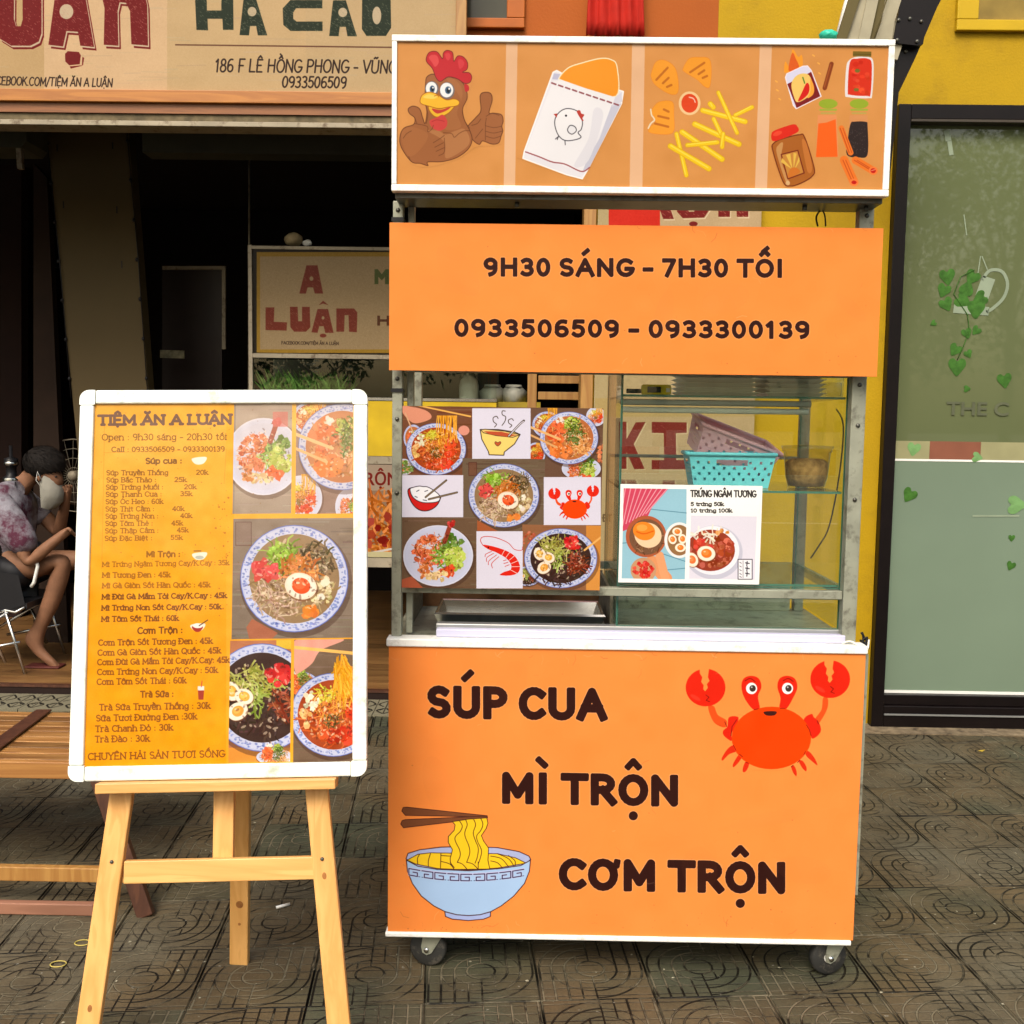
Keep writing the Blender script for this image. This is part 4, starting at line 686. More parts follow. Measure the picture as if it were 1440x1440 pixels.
# ================================================================== the food cart
def cpart(name, mb, m, label=None): return build(name, mb, m, cart, label)
def mk_poster(name, cv, x0, x1, Y, z0, z1, m, label):
    o = build(name, MB().box(x0, x1, Y, Y+.003, z0, z1), m, None, label, 'poster'); o.data.polygons[0]
    fill_board(o, x0, x1, Y, z0, z1, .003, cv, m, M['white_plastic']); return o
mk_poster('food_poster', cf, fx0, fx1, PY, fz0, fz1, fm, 'square poster of noodle bowls, crab and shrimp drawings stuck over the left of the cart')
mk_poster('egg_poster', ce, ex0, ex1, GY, ez0, ez1, em, 'small white poster of soy eggs and prices stuck on the glass case')
# white edging of the lower panel
mb = MB(); zt = lz1; mb.box(lx0-.006, lx1+.004, CY-.006, CY+.05, zt, zt+.021, bev=.003); cpart('top_trim', mb, M['white_trim'])
mb = MB(); mb.box(lx0-.006, lx1-.006, CY-.006, CY+.03, lz0-.013, lz0, bev=.003); cpart('bottom_trim', mb, M['white_trim'])
CB = 3.22   # back of cart
mb = MB(); mb.box(lx0+.003, lx0+.014, CY+.0125, CB, lz0+.01, zt-.01); mb.box(lx1-.012, lx1+.012, CY+.014, CB, lz0+.12, zt-.004); mb.box(lx0+.0141, lx1-.0121, CB-.012, CB, lz0, zt-.02); cpart('cabinet_side', mb, M['grey_paint'])
cpart('cabinet_floor', MB().box(lx0+.015, lx1-.013, CY+.014, CB-.014, lz0+.002, lz0+.02), M['dark_steel'])
ctz = zt+.003
cpart('countertop', MB().box(lx0-.002, lx1-.004, CY+.052, CB+.01, zt-.018, zt+.014, bev=.002), M['grey_paint'])
# posts
zh = tz0-.004
def post(px0, px1, Y, zb, ztp, d=.03):
    mb = MB(); mb.box(W(px0, 700, Y).x, W(px1, 700, Y).x, Y, Y+d, zb, ztp, bev=.002); return mb
plx = (W(551, 700, 2.675).x, W(565, 700, 2.675).x); prx = (W(1192, 700, 2.675).x, W(1212, 700, 2.675).x)
for a, b, Y in ((plx[0], plx[1], 2.675), (plx[0], plx[0]+.026, CB-.04), (prx[0], prx[1], 2.675), (prx[1]-.03, prx[1]-.002, CB-.04)):
    p = cpart('post', MB().box(a, b, Y, Y+.034, zt+.0145 if Y > 3 else zt+.0215, zh, bev=.002), M['grey_paint'])
    if Y < 3:
        for pz in (W(600, 533, Y).z, W(600, 694, Y).z, W(600, 590, Y).z, W(600, 296, Y).z): build('screw', MB().lathe([(0,-.004),(.0045,-.003),(.006,0)], ((a+b)/2, Y-.0005, pz), 'y', 10), M['dark_steel'], p)
# small inner post by the left post
cpart('inner_post', MB().box(W(571,700,2.70).x, W(580,700,2.70).x, 2.715, 2.74, zt+.022, zh, bev=.002), M['grey_paint'])
for py in (549, 311): z_ = W(545, py, 2.7).z; cpart('black_tape', MB().box(plx[0]-.003, plx[1]+.002, 2.671, 2.712, z_-.005, z_+.005), M['black_plastic'])
# horizontal rails
zr0, zr1 = W(900, 838, 2.69).z, W(900, 826.5, 2.69).z
cpart('lower_rail', MB().box(plx[1]+.001, prx[0]-.001, 2.682, 2.708, zr0, zr1, bev=.0015), M['grey_paint'])
cpart('back_rail', MB().box(plx[1], prx[0], CB-.03, CB-.006, zr0, zr1), M['grey_paint'])
for x in (plx[0]+.004, prx[1]-.03): cpart('side_rail', MB().box(x, x+.022, 2.712, CB-.041, zr0, zr1), M['grey_paint'])
zq0, zq1 = W(900, 534, 2.69).z, W(900, 524, 2.69).z
cpart('middle_rail', MB().box(plx[1]+.001, prx[0]-.001, 2.684, 2.706, zq0+.012, zq1+.012, bev=.0015), M['grey_paint'])
# header box
mb = MB(); mb.box(tx0+.004, tx1-.004, TY+.013, TY+.13, tz0+.002, tz1-.003); hb = cpart('header_box', mb, M['grey_paint'])
hp = cpart('header_panel', MB(), EDGE, 'tan printed header with cartoon rooster, paper bag, chips and sauce jars'); fw_ = .016
fill_board(hp, tx0+fw_*.6, tx1-fw_*.6, TY, tz0+fw_*.6, tz1-fw_*.6, .012, ct, tm, M['white_trim'])
mb = MB()
mb.box(tx0, tx1, TY-.006, TY+.02, tz1-fw_*.95, tz1, bev=.002); mb.box(tx0, tx1, TY-.006, TY+.02, tz0, tz0+fw_, bev=.002); mb.box(tx0+.0005, tx0+fw_*.8, TY-.0055, TY+.0195, tz0+fw_+.0005, tz1-fw_*.95-.0005, bev=.0015); mb.box(tx1-fw_*.95, tx1-.0005, TY-.0055, TY+.0195, tz0+fw_+.0005, tz1-fw_*.95-.0005, bev=.0015)
cpart('header_frame', mb, M['white_trim'])
decal('rooster_picture', ct, [(80,640),(100,580),(160,555),(120,490),(150,450),(200,470),(222,340),(260,285),(225,210),(245,162),(290,160),(345,150),(385,165),(440,185),(465,230),(490,310),(465,400),(450,480),(460,560),(520,490),(515,400),(550,380),(600,400),(590,490),(655,505),(660,560),(645,670),(520,685),(470,710),(400,755),(240,800),(140,775),(88,700)], hp, tm, (540, 30, 3.892), .0004, 'brown cartoon rooster with red comb giving a thumbs up')
decal('paper_bag_picture', ct, [(915,275),(950,262),(1080,222),(1180,198),(1250,205),(1285,250),(1285,370),(1318,385),(1305,455),(1115,830),(1085,870),(750,755),(760,700)], hp, tm, (540, 30, 3.892), .0004, 'white paper bag of fried chicken')
decal('honey_jar_picture', ct, [(730,600),(760,572),(855,543),(885,560),(925,615),(972,780),(960,830),(840,885),(795,860),(738,690)], hp, tm, (890, 30, 3.789), .0004, 'brown jar with red lid')
# underside lip and hangers
cpart('header_lip', MB().box(tx0+.006, tx1-.006, TY+.021, TY+.128, tz0-.012, tz0+.0015, bev=.001), M['dark_steel'])
for px in (727, 1135, 1222): z = tz0-.018; cpart('hanger_bolt', MB().lathe([(0,-.006),(.006,-.006),(.006,.006),(0,.006)], (W(px, 280, 2.62).x, 2.64, z), 'z', 8), M['dark_steel'])
# aluminium light strip on the counter
ax0, ax1 = W(614, 895, 2.69).x, W(1186, 900, 2.69).x; az = ctz+.0115
cpart('light_tube_holder', MB().box(ax0, ax1, 2.672, 2.70, zt+.0215, zt+.043, bev=.003), M['lav_tube'])
cpart('track_rail', MB().box(ax0-.003, ax1-.004, 2.701, 2.735, zt+.022, zt+.052, bev=.002), M['alu'])
# glass case, right half
gx0, gx1 = W(871, 700, 2.71).x, W(1189, 700, 2.71).x; gb = CB-.05
gz0, gz1 = zt+.053, hz1-.02
def pane(x0, x1, y0, y1, z0, z1, name='glass_pane'):
    o = cpart(name, MB().box(x0, x1, y0, y1, z0, z1), M['glass' if name == 'glass_pane' and y0 < 2.8 else 'inner_glass']); mb = MB(); t = .0016
    if x1-x0 > y1-y0 and z1-z0 > y1-y0: mb.box(x0-t, x0, y0, y1, z0, z1); mb.box(x1, x1+t, y0, y1, z0, z1); mb.box(x0-t, x1+t, y0, y1, z0-t, z0); mb.box(x0-t, x1+t, y0, y1, z1, z1+t)
    elif z1-z0 > x1-x0: mb.box(x0, x1, y0-t, y0, z0, z1); mb.box(x0, x1, y1, y1+t, z0, z1)
    else: mb.box(x0, x1, y0-.0025, y0, z0, z1); mb.box(x0-t, x0, y0, y1, z0, z1); mb.box(x1, x1+t, y0, y1, z0, z1)
    build('pane_edge', mb, M['glass_edge'], o)
pane(gx0, gx1, 2.712, 2.717, zr1+.003, gz1); pane(gx0, gx1, 2.712, 2.717, gz0, zr0-.006)
pane(gx0, gx0+.005, 2.722, gb, gz0, gz1, 'glass_side'); pane(gx1-.005, gx1, 2.722, gb, gz0, gz1, 'glass_side')
for py in (558, 691, 822):
    z = W(1030, py, 2.72).z; pane(gx0+.008, gx1-.008, 2.724, gb, z-.003, z+.003, 'glass_shelf')
# sliding back glass; the thin bar stands in for a bright reflection line
zz = W(1000, 643, 3.1).z; cpart('glass_reflection_line', MB().box(gx0+.01, gx1-.01, gb-.006, gb, zz-.004, zz+.004), M['alu'])
pane(gx0+.01, gx1-.01, gb+.004, gb+.008, gz0+.01, zz-.006)
# lower back wall behind the counter and tray well
cpart('counter_back_wall', MB().box(gx0+.012, gx1-.012, gb+.012, gb+.02, zt+.015, zr0+.03), M['grey_paint'])
cpart('splash_wall', MB().box(plx[1]+.002, gx0-.004, CB-.055, CB-.045, zt+.015, zr0-.002), M['reflective_brown'])
cpart('side_splash_wall', MB().box(plx[1]+.003, plx[1]+.01, 2.76, CB-.06, zt+.016, zr0-.004), M['tile_grey'])
cpart('divider_wall', MB().box(gx0-.014, gx0-.006, 2.76, CB-.06, zt+.016, zr0-.004), M['tile_grey'])
# light fixture under the top shelf
mb = MB(); lxa, lxb = W(872, 570, 2.78).x, W(1140, 570, 2.78).x; zt1, zt0 = W(1000, 562, 2.78).z, W(1000, 580, 2.78).z
mb.box(lxa, lxb, 2.77, 2.80, (zt0+zt1)/2, zt1-.001, bev=.003); lf = cpart('light_fixture', mb, M['alu']); build('tube', MB().tube([(lxa+.005, 2.785, zt0+.005), (lxb-.005, 2.785, zt0+.005)], .008, 12), M['foam'], lf)
# casters
def caster(px, py, Y, flip, dark=0):
    z_top = lz0-.012; c = Vector((W(px, py, Y).x, Y, .0515)); w = cpart('caster_wheel', MB().lathe([(.014,-.014),(.046,-.014),(.051,-.009),(.051,.009),(.046,.014),(.014,.014)], c, 'x', 32), M['black_rubber'])
    build('hub', MB().lathe([(0,-.0145),(.016,-.0145),(.016,.0145),(0,.0145)], c, 'x', 18), M['white_plastic'], w)
    f = MB(); s = -flip
    for dx in (-.019, .019):
        P = [(s*.05, z_top), (-s*.008, z_top), (-s*.016, .058), (-s*.012, .042), (s*.000, .036), (s*.014, .044)]
        vs = [(c.x+dx+o, c.y+a, b) for o in (-.0013, .0013) for a, b in P]; f.add(vs, [tuple(range(6)), tuple(range(6, 12))[::-1]]+[(i, (i+1) % 6, 6+(i+1) % 6, 6+i) for i in range(6)])
    f.box(c.x-.02, c.x+.02, min(c.y-s*.008, c.y+s*.045), max(c.y-s*.008, c.y+s*.045), z_top-.003, z_top)
    fo = cpart('caster_fork', f, M['grey_paint']); build('axle_bolt', MB().lathe([(0,-.026),(.007,-.026),(.007,.026),(0,.026)], (c.x, c.y, .0515), 'x', 8), M['steel'], fo)
    for o in (w, fo):
        for q in [o]+list(o.children):     # swivel the caster about its stem
            me = q.data; org = ORG['food_cart']; a = R(78*flip); lc = Vector((c.x-org.x, c.y-org.y, 0))
            for v in me.vertices: v.co = Matrix.Rotation(a, 3, 'Z') @ (v.co-lc) + lc
caster(603, 1336, 2.70, 1); caster(1163, 1345, 2.695, -1); caster(640, 1300, 3.14, 1); caster(1120, 1300, 3.14, -1)
# ------------------------------------------------------------------ things kept in the cart
shz = W(1030, 558, 2.72).z+.0035; sh2 = W(1030, 691, 2.72).z+.0035
def basket(name, m, wx, wy, h, label, loc, rot):
    t = thing(name, (0,0,0), label, 'basket'); b = MB(); top = 1.0; bot = .86; th = .003
    nx, nz = 16, 6
    def wall(p0, p1, q0, q1, hole):      # perforated wall as a lattice of cells around holes
        for i in range(nx):
            for j in range(nz):
                if hole and j in (4,) and 5 <= i <= 10: continue
                u0, u1, v0, v1 = i/nx, (i+1)/nx, j/nz, (j+1)/nz
                P = lambda u, v: (Vector(q0).lerp(Vector(q1), u)).lerp(Vector(p0).lerp(Vector(p1), u), v)
                a, b_, c, d = P(u0, v0), P(u1, v0), P(u1, v1), P(u0, v1)
                if j in (0, nz-1) or (i+j) % 2 == 0: b.add([a, b_, c, d], [(0,1,2,3)])
                else:
                    m_ = (a+b_+c+d)/4; k = .5; e = [m_+(x-m_)*k for x in (a, b_, c, d)]; b.add([a, b_, c, d]+e, [(0,1,5,4),(1,2,6,5),(2,3,7,6),(3,0,4,7)])
    T = [(-wx/2,-wy/2,h),(wx/2,-wy/2,h),(wx/2,wy/2,h),(-wx/2,wy/2,h)]; Bt = [(x*bot, y*bot, 0) for x, y, _ in T]
    for i in range(4): wall(T[i], T[(i+1) % 4], Bt[i], Bt[(i+1) % 4], True)
    b.add(Bt, [(0,1,2,3)]); build('body', b, m, t, fix=False)
    r = MB(); e = .006
    for i in range(4): r.tube([T[i], T[(i+1) % 4]], e, 6)
    build('rim', r, m, t); t.location = loc; t.rotation_euler = rot
cx = (W(963, 670, 2.90).x+W(1082, 670, 2.90).x)/2
basket('cyan_basket', M['cyan'], .235, .18, .092, 'cyan perforated plastic basket with handle slot inside the glass case', (cx, 2.90, sh2), (0, 0, R(-3)))
basket('pink_basket', M['pink'], .235, .17, .085, 'pink perforated plastic basket lying tilted on top of the cyan basket', (cx-.005, 2.93, sh2+.07), (R(12), R(20), R(6)))
t = thing('food_tub', (W(1133, 690, 2.9).x, 2.9, sh2), 'clear plastic tub of fried shallots beside the cyan basket', 'tub'); c = t.location
build('tub_wall', MB().lathe([(.05,0),(.058,.03),(.064,.1),(.068,.1),(.068,.108)], c, 'z', 20), M['clear_plastic'], t); build('lid', MB().lathe([(.07,.108),(.072,.116),(0,.12)], c, 'z', 20), glassmat('lid_glass', (.8,.8,.7)), t); build('shallots', MB().lathe([(0,.002),(.047,.004),(.055,.03),(.059,.07),(.045,.080),(.02,.074),(0,.083)], c, 'z', 24), M['fried'], t)
t = thing('box_cutter', (W(920, 553, 2.78).x, 2.78, shz), 'yellow and black cutter lying on the top shelf of the case', 'cutter'); c = t.location
build('handle', MB().box(c.x-.035, c.x+.045, c.y-.012, c.y+.012, c.z, c.z+.028, bev=.006), M['tool_yellow'], t); build('grip', MB().box(c.x-.02, c.x+.016, c.y-.014, c.y-.0125, c.z+.006, c.z+.022, bev=.0005), M['black_plastic'], t); build('blade_end', MB().box(c.x-.075, c.x-.036, c.y-.006, c.y+.006, c.z+.004, c.z+.016, bev=.002), M['black_plastic'], t); build('slider', MB().box(c.x+.03, c.x+.04, c.y-.014, c.y-.0125, c.z+.008, c.z+.018), M['white_plastic'], t)
def stack(x, Y, z, n, wx, label):
    for i in range(n):
        m = MB(); h = .012; zz_ = z+i*h; m.add([(x-wx*.42,Y-.07,zz_),(x+wx*.42,Y-.07,zz_),(x+wx*.42,Y+.07,zz_),(x-wx*.42,Y+.07,zz_),(x-wx/2,Y-.08,zz_+h*.8),(x+wx/2,Y-.08,zz_+h*.8),(x+wx/2,Y+.08,zz_+h*.8),(x-wx/2,Y+.08,zz_+h*.8)], [(0,3,2,1),(0,1,5,4),(1,2,6,5),(2,3,7,6),(3,0,4,7),(4,5,6,7)])
        m.box(x-wx/2-.004, x+wx/2+.004, Y-.084, Y+.084, zz_+h*.82, zz_+h*.98)
        o = build('foam_tray', m, M['foam'], None, label % ('lowest' if i == 0 else 'topmost' if i == n-1 else ['second', 'third', 'fourth', 'fifth', 'sixth'][i-1]), 'foam tray', 'foam trays stacked on the top shelf')
stack(W(1005, 545, 2.86).x, 2.86, shz, 6, .21, 'cream foam tray, %s from below in the left stack on the top shelf'); stack(W(1108, 545, 2.86).x, 2.86, shz, 5, .155, 'cream foam tray, %s from below in the right stack on the top shelf')
t = thing('round_jar', (W(1169, 550, 2.80).x, 2.80, shz), 'round clear jar at the right end of the top shelf', 'jar'); c = t.location
build('jar_wall', MB().lathe([(0,0),(.028,0),(.031,.006),(.031,.055),(.026,.062)], c, 'z', 22), M['glass'], t); build('content', MB().lathe([(0,.003),(.027,.004),(.027,.04),(0,.04)], c, 'z', 18), M['clear_plastic'], t); build('cap', MB().lathe([(.028,.062),(.028,.074),(0,.074)], c, 'z', 22), M['teal'], t)
# steel tray
t = thing('steel_tray', (W(725, 880, 2.85).x, 2.85, zt+.015), 'long stainless steel tray on the counter below the food poster', 'tray'); c = t.location; a, b = W(612, 880, 2.80).x, W(850, 880, 2.80).x
mb = MB(); 
for i, (ins, z, r_) in enumerate(((0, .052, 0), (.006, .056, 0), (.012, .05, 0), (.03, .008, 0))): pass
pr = [(0,.050),(.004,.055),(.010,.052),(.022,.012),(.034,.008)]; vs = []; fs = []
for ins, z in pr: vs += [(a+ins, 2.765+ins, c.z+z), (b-ins, 2.765+ins, c.z+z), (b-ins, 2.99-ins, c.z+z), (a+ins, 2.99-ins, c.z+z)]
for i in range(len(pr)-1):
    for k in range(4): k2 = (k+1) % 4; fs.append((i*4+k, i*4+k2, i*4+4+k2, i*4+4+k))
n_ = 4*(len(pr)-1); fs.append((n_, n_+1, n_+2, n_+3)); mb.add(vs, fs); mb.add([(a,2.765,c.z+.05),(b,2.765,c.z+.05),(b-.02,2.785,c.z+.004),(a+.02,2.785,c.z+.004)], [(0,1,2,3)]); build('tray_body', mb, M['steel'], t); build('tray_foot', MB().box(a+.04, b-.04, 2.80, 2.96, c.z+.0005, c.z+.0035), M['steel'], t)
# cables
def cable(name, pts, r, m, label): build(name, MB().tube(smooth([(0,0,0)]*0+pts, False, 6) if False else [Vector(p) for p in sm3(pts)], r, 7), m, None, label, 'cable')
def sm3(pts, n=6):
    P = np.array(pts, float); N = len(P); out = []
    for i in range(N-1):
        p0, p1, p2, p3 = P[max(i-1,0)], P[i], P[i+1], P[min(i+2,N-1)]
        for k in range(n): t_ = k/n; out.append(.5*((2*p1)+(-p0+p2)*t_+(2*p0-5*p1+4*p2-p3)*t_*t_+(-p0+3*p1-3*p2+p3)*t_**3))
    out.append(P[-1]); return out
cable('power_cable', [W(1176,575,2.95), W(1186,600,2.95), W(1180,670,2.96), W(1166,740,2.96), W(1150,770,2.97), W(1140,785,2.98)], .0022, M['cable'], 'thin black cable hanging inside the right end of the glass case')
cable('white_cable', [W(1184,905,2.665), W(1196,902,2.66), W(1210,910,2.65), W(1219,914,2.655), W(1222,900,2.68)], .0026, M['white_cable'], 'white cable curling off the counter by the right post')
cable('hanging_wire', [W(1150,281,2.72), W(1154,293,2.70), W(1148,305,2.70), W(1150,318,2.71)], .0024, M['cable'], 'black wire hanging under the header at the right')
cable('hanging_wire', [W(1163,281,2.72), W(1156,290,2.70), W(1160,304,2.70), W(1161,318,2.71)], .002, M['cable'], 'second wire crossing the black one under the header')
t = thing('plug_knot', W(1216, 903, 2.70), 'tangle of black wire ends at the right end of the counter', 'wires'); 
for i in range(7): q = random.Random(i); build('wire', MB().tube([Vector(p) for p in sm3([W(1216+q.uniform(-7,7), 903+q.uniform(-14,10), 2.69+q.uniform(-.01,.02)) for _ in range(4)])], .0018, 6), M['cable'], t)
build('dish_cloth', MB().blob(W(1165, 50, 2.64), .022, .02, .012, 3, .12), M['teal'], None, 'small teal plastic thing poking above the header box', 'plastic scrap')
# ================================================================== easel and menu board
BL, BRr = W(97, 1099, 2.27), W(518, 1091, 2.308)
lean = R(11); yawb = math.atan2(BRr.y-BL.y, BRr.x-BL.x)
Ub = Vector((math.cos(yawb), math.sin(yawb), 0)); Nb0 = Vector((math.sin(yawb), -math.cos(yawb), 0)); Vb = (Vector((0,0,1))*math.cos(lean) - Nb0*math.sin(lean)).normalized(); Ub.normalize(); Nb = Ub.cross(Vb)
# small roll of the board so its bottom edge follows the photograph
rb = math.atan2(BRr.z-BL.z, (BRr-BL).dot(Ub)); Ub, Vb = (Ub*math.cos(rb)+Vb*math.sin(rb)), (Vb*math.cos(rb)-Ub*math.sin(rb))
def onb(px, py):
    d = ray(px, py); t_ = (BL-CAM).dot(Nb)/d.dot(Nb); p = CAM+d*t_-BL; return p.dot(Ub), p.dot(Vb)
bw = (onb(518, 1092)[0]+onb(515, 548)[0])/2; bh = (onb(112, 550)[1]+onb(515, 548)[1])/2
print('BOARD', bw, bh, onb(112, 550), onb(515,548), rb)
BP = lambda u, v, n=0: BL+Ub*u+Vb*v+Nb*n
cm = Canvas(BL, Ub, Vb, bw, bh, 1700, (248, 184, 40))
for y in range(0, cm.ny):   # the board's print is faded towards its top
    f_ = min(1, max(0, (y/cm.ny-.35)/.5)); cm.a[y] = np.array((248, 162, 12))*(1-f_)+np.array((246, 176, 56))*f_
cm.rect(318, 560, 500, 1085, (246, 172, 40))
def fade(y): return min(1, max(0, (y-600)/330))
def mcol(y): f_ = fade(y); return tuple(a*(1-f_)+b*f_ for a, b in zip((60, 32, 12), (140, 80, 30)))
c1 = lambda x, y: (90+x/5.144, 540+y/5.144); c2 = lambda x, y: (90+x/4.116, 760+y/4.116)
pen(cm, 'TIỆM ĂN A LUẬN', (138.5,597.5), (325,596), 12.5, 4.0, (126, 92, 72), .1)
L1 = [('Open : 9h30 sáng - 20h30 tối',275,408,1175,404,8.4), ('Call : 0933506509 - 0933300139',345,492,1160,488,6.6), ('Súp cua :',592,577,850,574,7.4),
 ('Súp Truyền Thống',308,660,752,658,6.4), ('20k',957,655,1040,655,6), ('Súp Bắc Thảo :',308,712,664,710,6.4), ('25k',800,708,885,708,6), ('Súp Trứng Muối :',304,764,716,762,6.4), ('20k',870,760,956,760,6), ('Súp Thanh Cua :',303,816,705,813,6.4), ('35k',842,810,926,810,6), ('Súp Óc Heo : 60k',302,869,716,866,6.4),
 ('Súp Thịt Cầm :',301,922,650,920,6.4), ('40k',784,918,868,918,6), ('Súp Trứng Non :',301,974,680,972,6.4), ('40k',842,968,924,968,6), ('Súp Tôm Thẻ :',300,1026,640,1024,6.4), ('45k',778,1022,858,1022,6), ('Súp Thập Cẩm :',298,1080,682,1076,6.4), ('45k',818,1072,898,1072,6), ('Súp Đặc Biệt :',296,1134,636,1130,6.4), ('55k',772,1126,856,1126,6)]
L2 = [('Mì Trộn :',478,96,670,94,7.4), ('Mì Trứng Ngâm Tương Cay/K.Cay : 35k',222,153,955,142,6.6), ('Mì Tương Đen : 45k',222,215,614,212,6.8), ('Mì Gà Giòn Sốt Hàn Quốc : 45k',222,276,845,270,6.8), ('Mì Đùi Gà Mắm Tỏi Cay/K.Cay : 45k',220,341,940,332,6.8), ('Mì Trứng Non Sốt Cay/K.Cay : 50k',218,405,908,397,6.8), ('Mì Tôm Sốt Thái : 60k',217,470,662,464,7),
 ('Cơm Trộn :',427,540,684,535,8.4), ('Cơm Trộn Sốt Tương Đen : 45k',200,608,858,596,7.6), ('Cơm Gà Giòn Sốt Hàn Quốc : 45k',196,666,906,652,7.6), ('Cơm Đùi Gà Mắm Tỏi Cay/K.Cay: 45k',194,721,956,706,7.6), ('Cơm Trứng Non Cay/K.Cay : 50k',193,778,888,765,7.6), ('Cơm Tôm Sốt Thái : 60k',191,835,706,825,7.8),
 ('Trà Sữa :',443,908,632,904,8.2), ('Trà Sữa Truyền Thống : 30k',205,983,845,972,8.2), ('Sữa Tươi Đường Đen :30k',187,1046,768,1034,8.2), ('Trà Chanh Đỏ : 30k',182,1108,629,1098,8.2), ('Trà Đào : 30k',180,1168,494,1162,8.4), ('CHUYÊN HẢI SẢN TƯƠI SỐNG',140,1270,930,1252,9)]
for cc, LL in ((c1, L1), (c2, L2)):
    for s_, x0, y0, x1, y1, cap in LL:
        a, b = cc(x0, y0), cc(x1, y1); hd = s_ in ('Súp cua :', 'Mì Trộn :', 'Cơm Trộn :', 'Trà Sữa :'); pen(cm, s_, a, b, cap, 2.1 if hd else (1.35 if a[1] < 800 else 1.75), mcol(a[1]-(60 if hd else 0)), .1 if not hd else 0, .6+.35*(1-min(1, fade(800) if a[1] > 840 else 1)) if a[1] < 840 else .95)
for x, y, k in ((280,648,0), (280.5,782,0), (278,882,1)):
    cm.poly([(x-10,y-3),(x+10,y-5),(x+6,y+4),(x-5,y+5)], (244,236,214), sm=True)
    if k: cm.poly([(x-8,y-1),(x+7,y-1),(x+3,y+6),(x-4,y+6)], (170,50,40), sm=True); cm.ell(x, y-2, 7, 3.5, (246,240,230)); cm.line([(x+2,y-2),(x+14,y-10)], 1.4, (90,60,40))
    elif y > 700: cm.line([(x-8,y-7),(x+2,y-7)], 1.4, (110,80,50)); cm.ell(x, y+2, 6, 2.6, (150,160,150), .6)
cm.poly([(278,968),(287,968),(286,984),(279,984)], (170,62,44)); cm.rect(278, 965, 287, 971, (240,230,220)); cm.line([(283,966),(284,958)], 1.2, (200,60,60))
WB = (150, 132, 116)
cm.org(310, 540, 4.967)
def mphoto(x0, y0, x1, y1, col, fn, seed): cm.setclip(x0, y0, x1, y1); tabletop(cm, x0-20, y0-20, x1+20, y1+20, col, seed, 90); fn(); cm.setclip()
mphoto(90, 140, 498, 905, (158, 140, 122), lambda: (bowl(cm, 300, 508, 262, 270, 'drum', 61, 'white'), cm.rect(365, 195, 470, 300, (206,90,80), .7)), 11)
mphoto(526, 140, 925, 905, (140, 110, 96), lambda: (bowl(cm, 640, 240, 140, 120, 'spicy', 62), bowl(cm, 560, 800, 150, 160, 'spicy', 63, 'white'), bowl(cm, 900, 860, 100, 130, 'drum', 64, 'white'), bowl(cm, 850, 440, 305, 300, 'salmon', 65), cm.line([(520,350),(780,450)], 22, (250,190,120)), cm.line([(520,450),(740,545)], 20, (245,180,110))), 12)
mphoto(84, 938, 925, 1440+336, (132, 114, 98), lambda: (bowl(cm, 515, 1360, 375, 372, 'soup', 66), cm.rect(105, 965, 215, 1130, (120,90,80), .4, line=(100,70,60), lw=5), cm.poly([(180,1700),(220,1640),(400,1740),(360,1780),(200,1780)], (176,100,70), .9)), 13)
cm.org(310, 820, 4.967)
mphoto(62, 400, 490, 1250, (190, 120, 80), lambda: (cm.rect(50, 1150, 500, 1260, (232,150,60)), cm.rect(390, 390, 500, 460, (230,190,60)), bowl(cm, 290, 800, 370, 375, 'black', 67), bowl(cm, 380, 1215, 130, 55, 'salmon', 68, 'white')), 14)
mphoto(512, 392, 925, 1250, (120, 96, 76), lambda: (bowl(cm, 560, 700, 120, 80, 'salmon', 69), bowl(cm, 790, 920, 300, 290, 'spicy', 70), cm.poly([(520,400),(860,392),(700,470),(640,560),(560,620),(520,620)], (232,160,140), sm=True), cm.line([(520,450),(925,490)], 22, (246,190,100)), strands(cm, 850, 620, 60, 130, (244,170,40), 90, 60, 9, random.Random(5), 30, 1.4)), 15)
cm.org(0, 0, 1)
# sun-faded upper half of the print
fd = np.clip((np.arange(cm.ny)/cm.ny-.45)/.4, 0, 1)[:, None, None]*.32; xs = (np.arange(cm.nx)[None, :, None] > cm.px([(328, 800)])[0][0]).astype(np.float32); cm.a = cm.a*(1-fd*xs)+np.array((238, 208, 180), np.float32)*fd*xs
for P in ([(147,600),(143,800)], [(318,632),(315,680)], [(146,637),(318,632)]): cm.line(P, .9, (214, 140, 30), .6)
rs = random.Random(8)
for _ in range(150): x, y = rs.uniform(135, 495), rs.uniform(570, 870); cm.ell(x, y, rs.uniform(.3, 1.1), rs.uniform(.3, .9), (150, 96, 40), .6)
for _ in range(24): x, y = rs.uniform(300, 322), rs.uniform(700, 860); cm.ell(x, y, rs.uniform(.5, 1.6), rs.uniform(.5, 1.4), (170, 100, 30), .7)
cm.grain(2.5, 2); cm.grain(3, 30)
mm = printmat('menu_print', cm, .3, .64, .0012, coat=.15, bs=9)
easel = thing('easel', BL+Ub*(bw/2)-Vector((0,0,BL.z)), 'natural pine wood easel holding up the yellow menu board', 'easel')
board = thing('menu_board', BL+Ub*(bw/2), 'white framed menu board with yellow price list and food photos on the easel', 'menu board')
fwid = .033
def bquad(mb, u0, u1, v0, v1, n0, n1, bev=.002):
    q = MB().box(u0, u1, v0, v1, n0, n1, bev=bev); mb.add([BP(*v) for v in q.v], q.f); return mb
sheet = MB().add([BP(fwid*.7, fwid*.7), BP(bw-fwid*.7, fwid*.7), BP(bw-fwid*.7, bh-fwid*.7), BP(fwid*.7, bh-fwid*.7)], [(0,1,2,3)])
build('menu_sheet', sheet, mm, board, uvfn=cm.uv(), fix=False)
build('backing', bquad(MB(), .01, bw-.01, .01, bh-.01, -.02, -.003), M['white_plastic'], board)
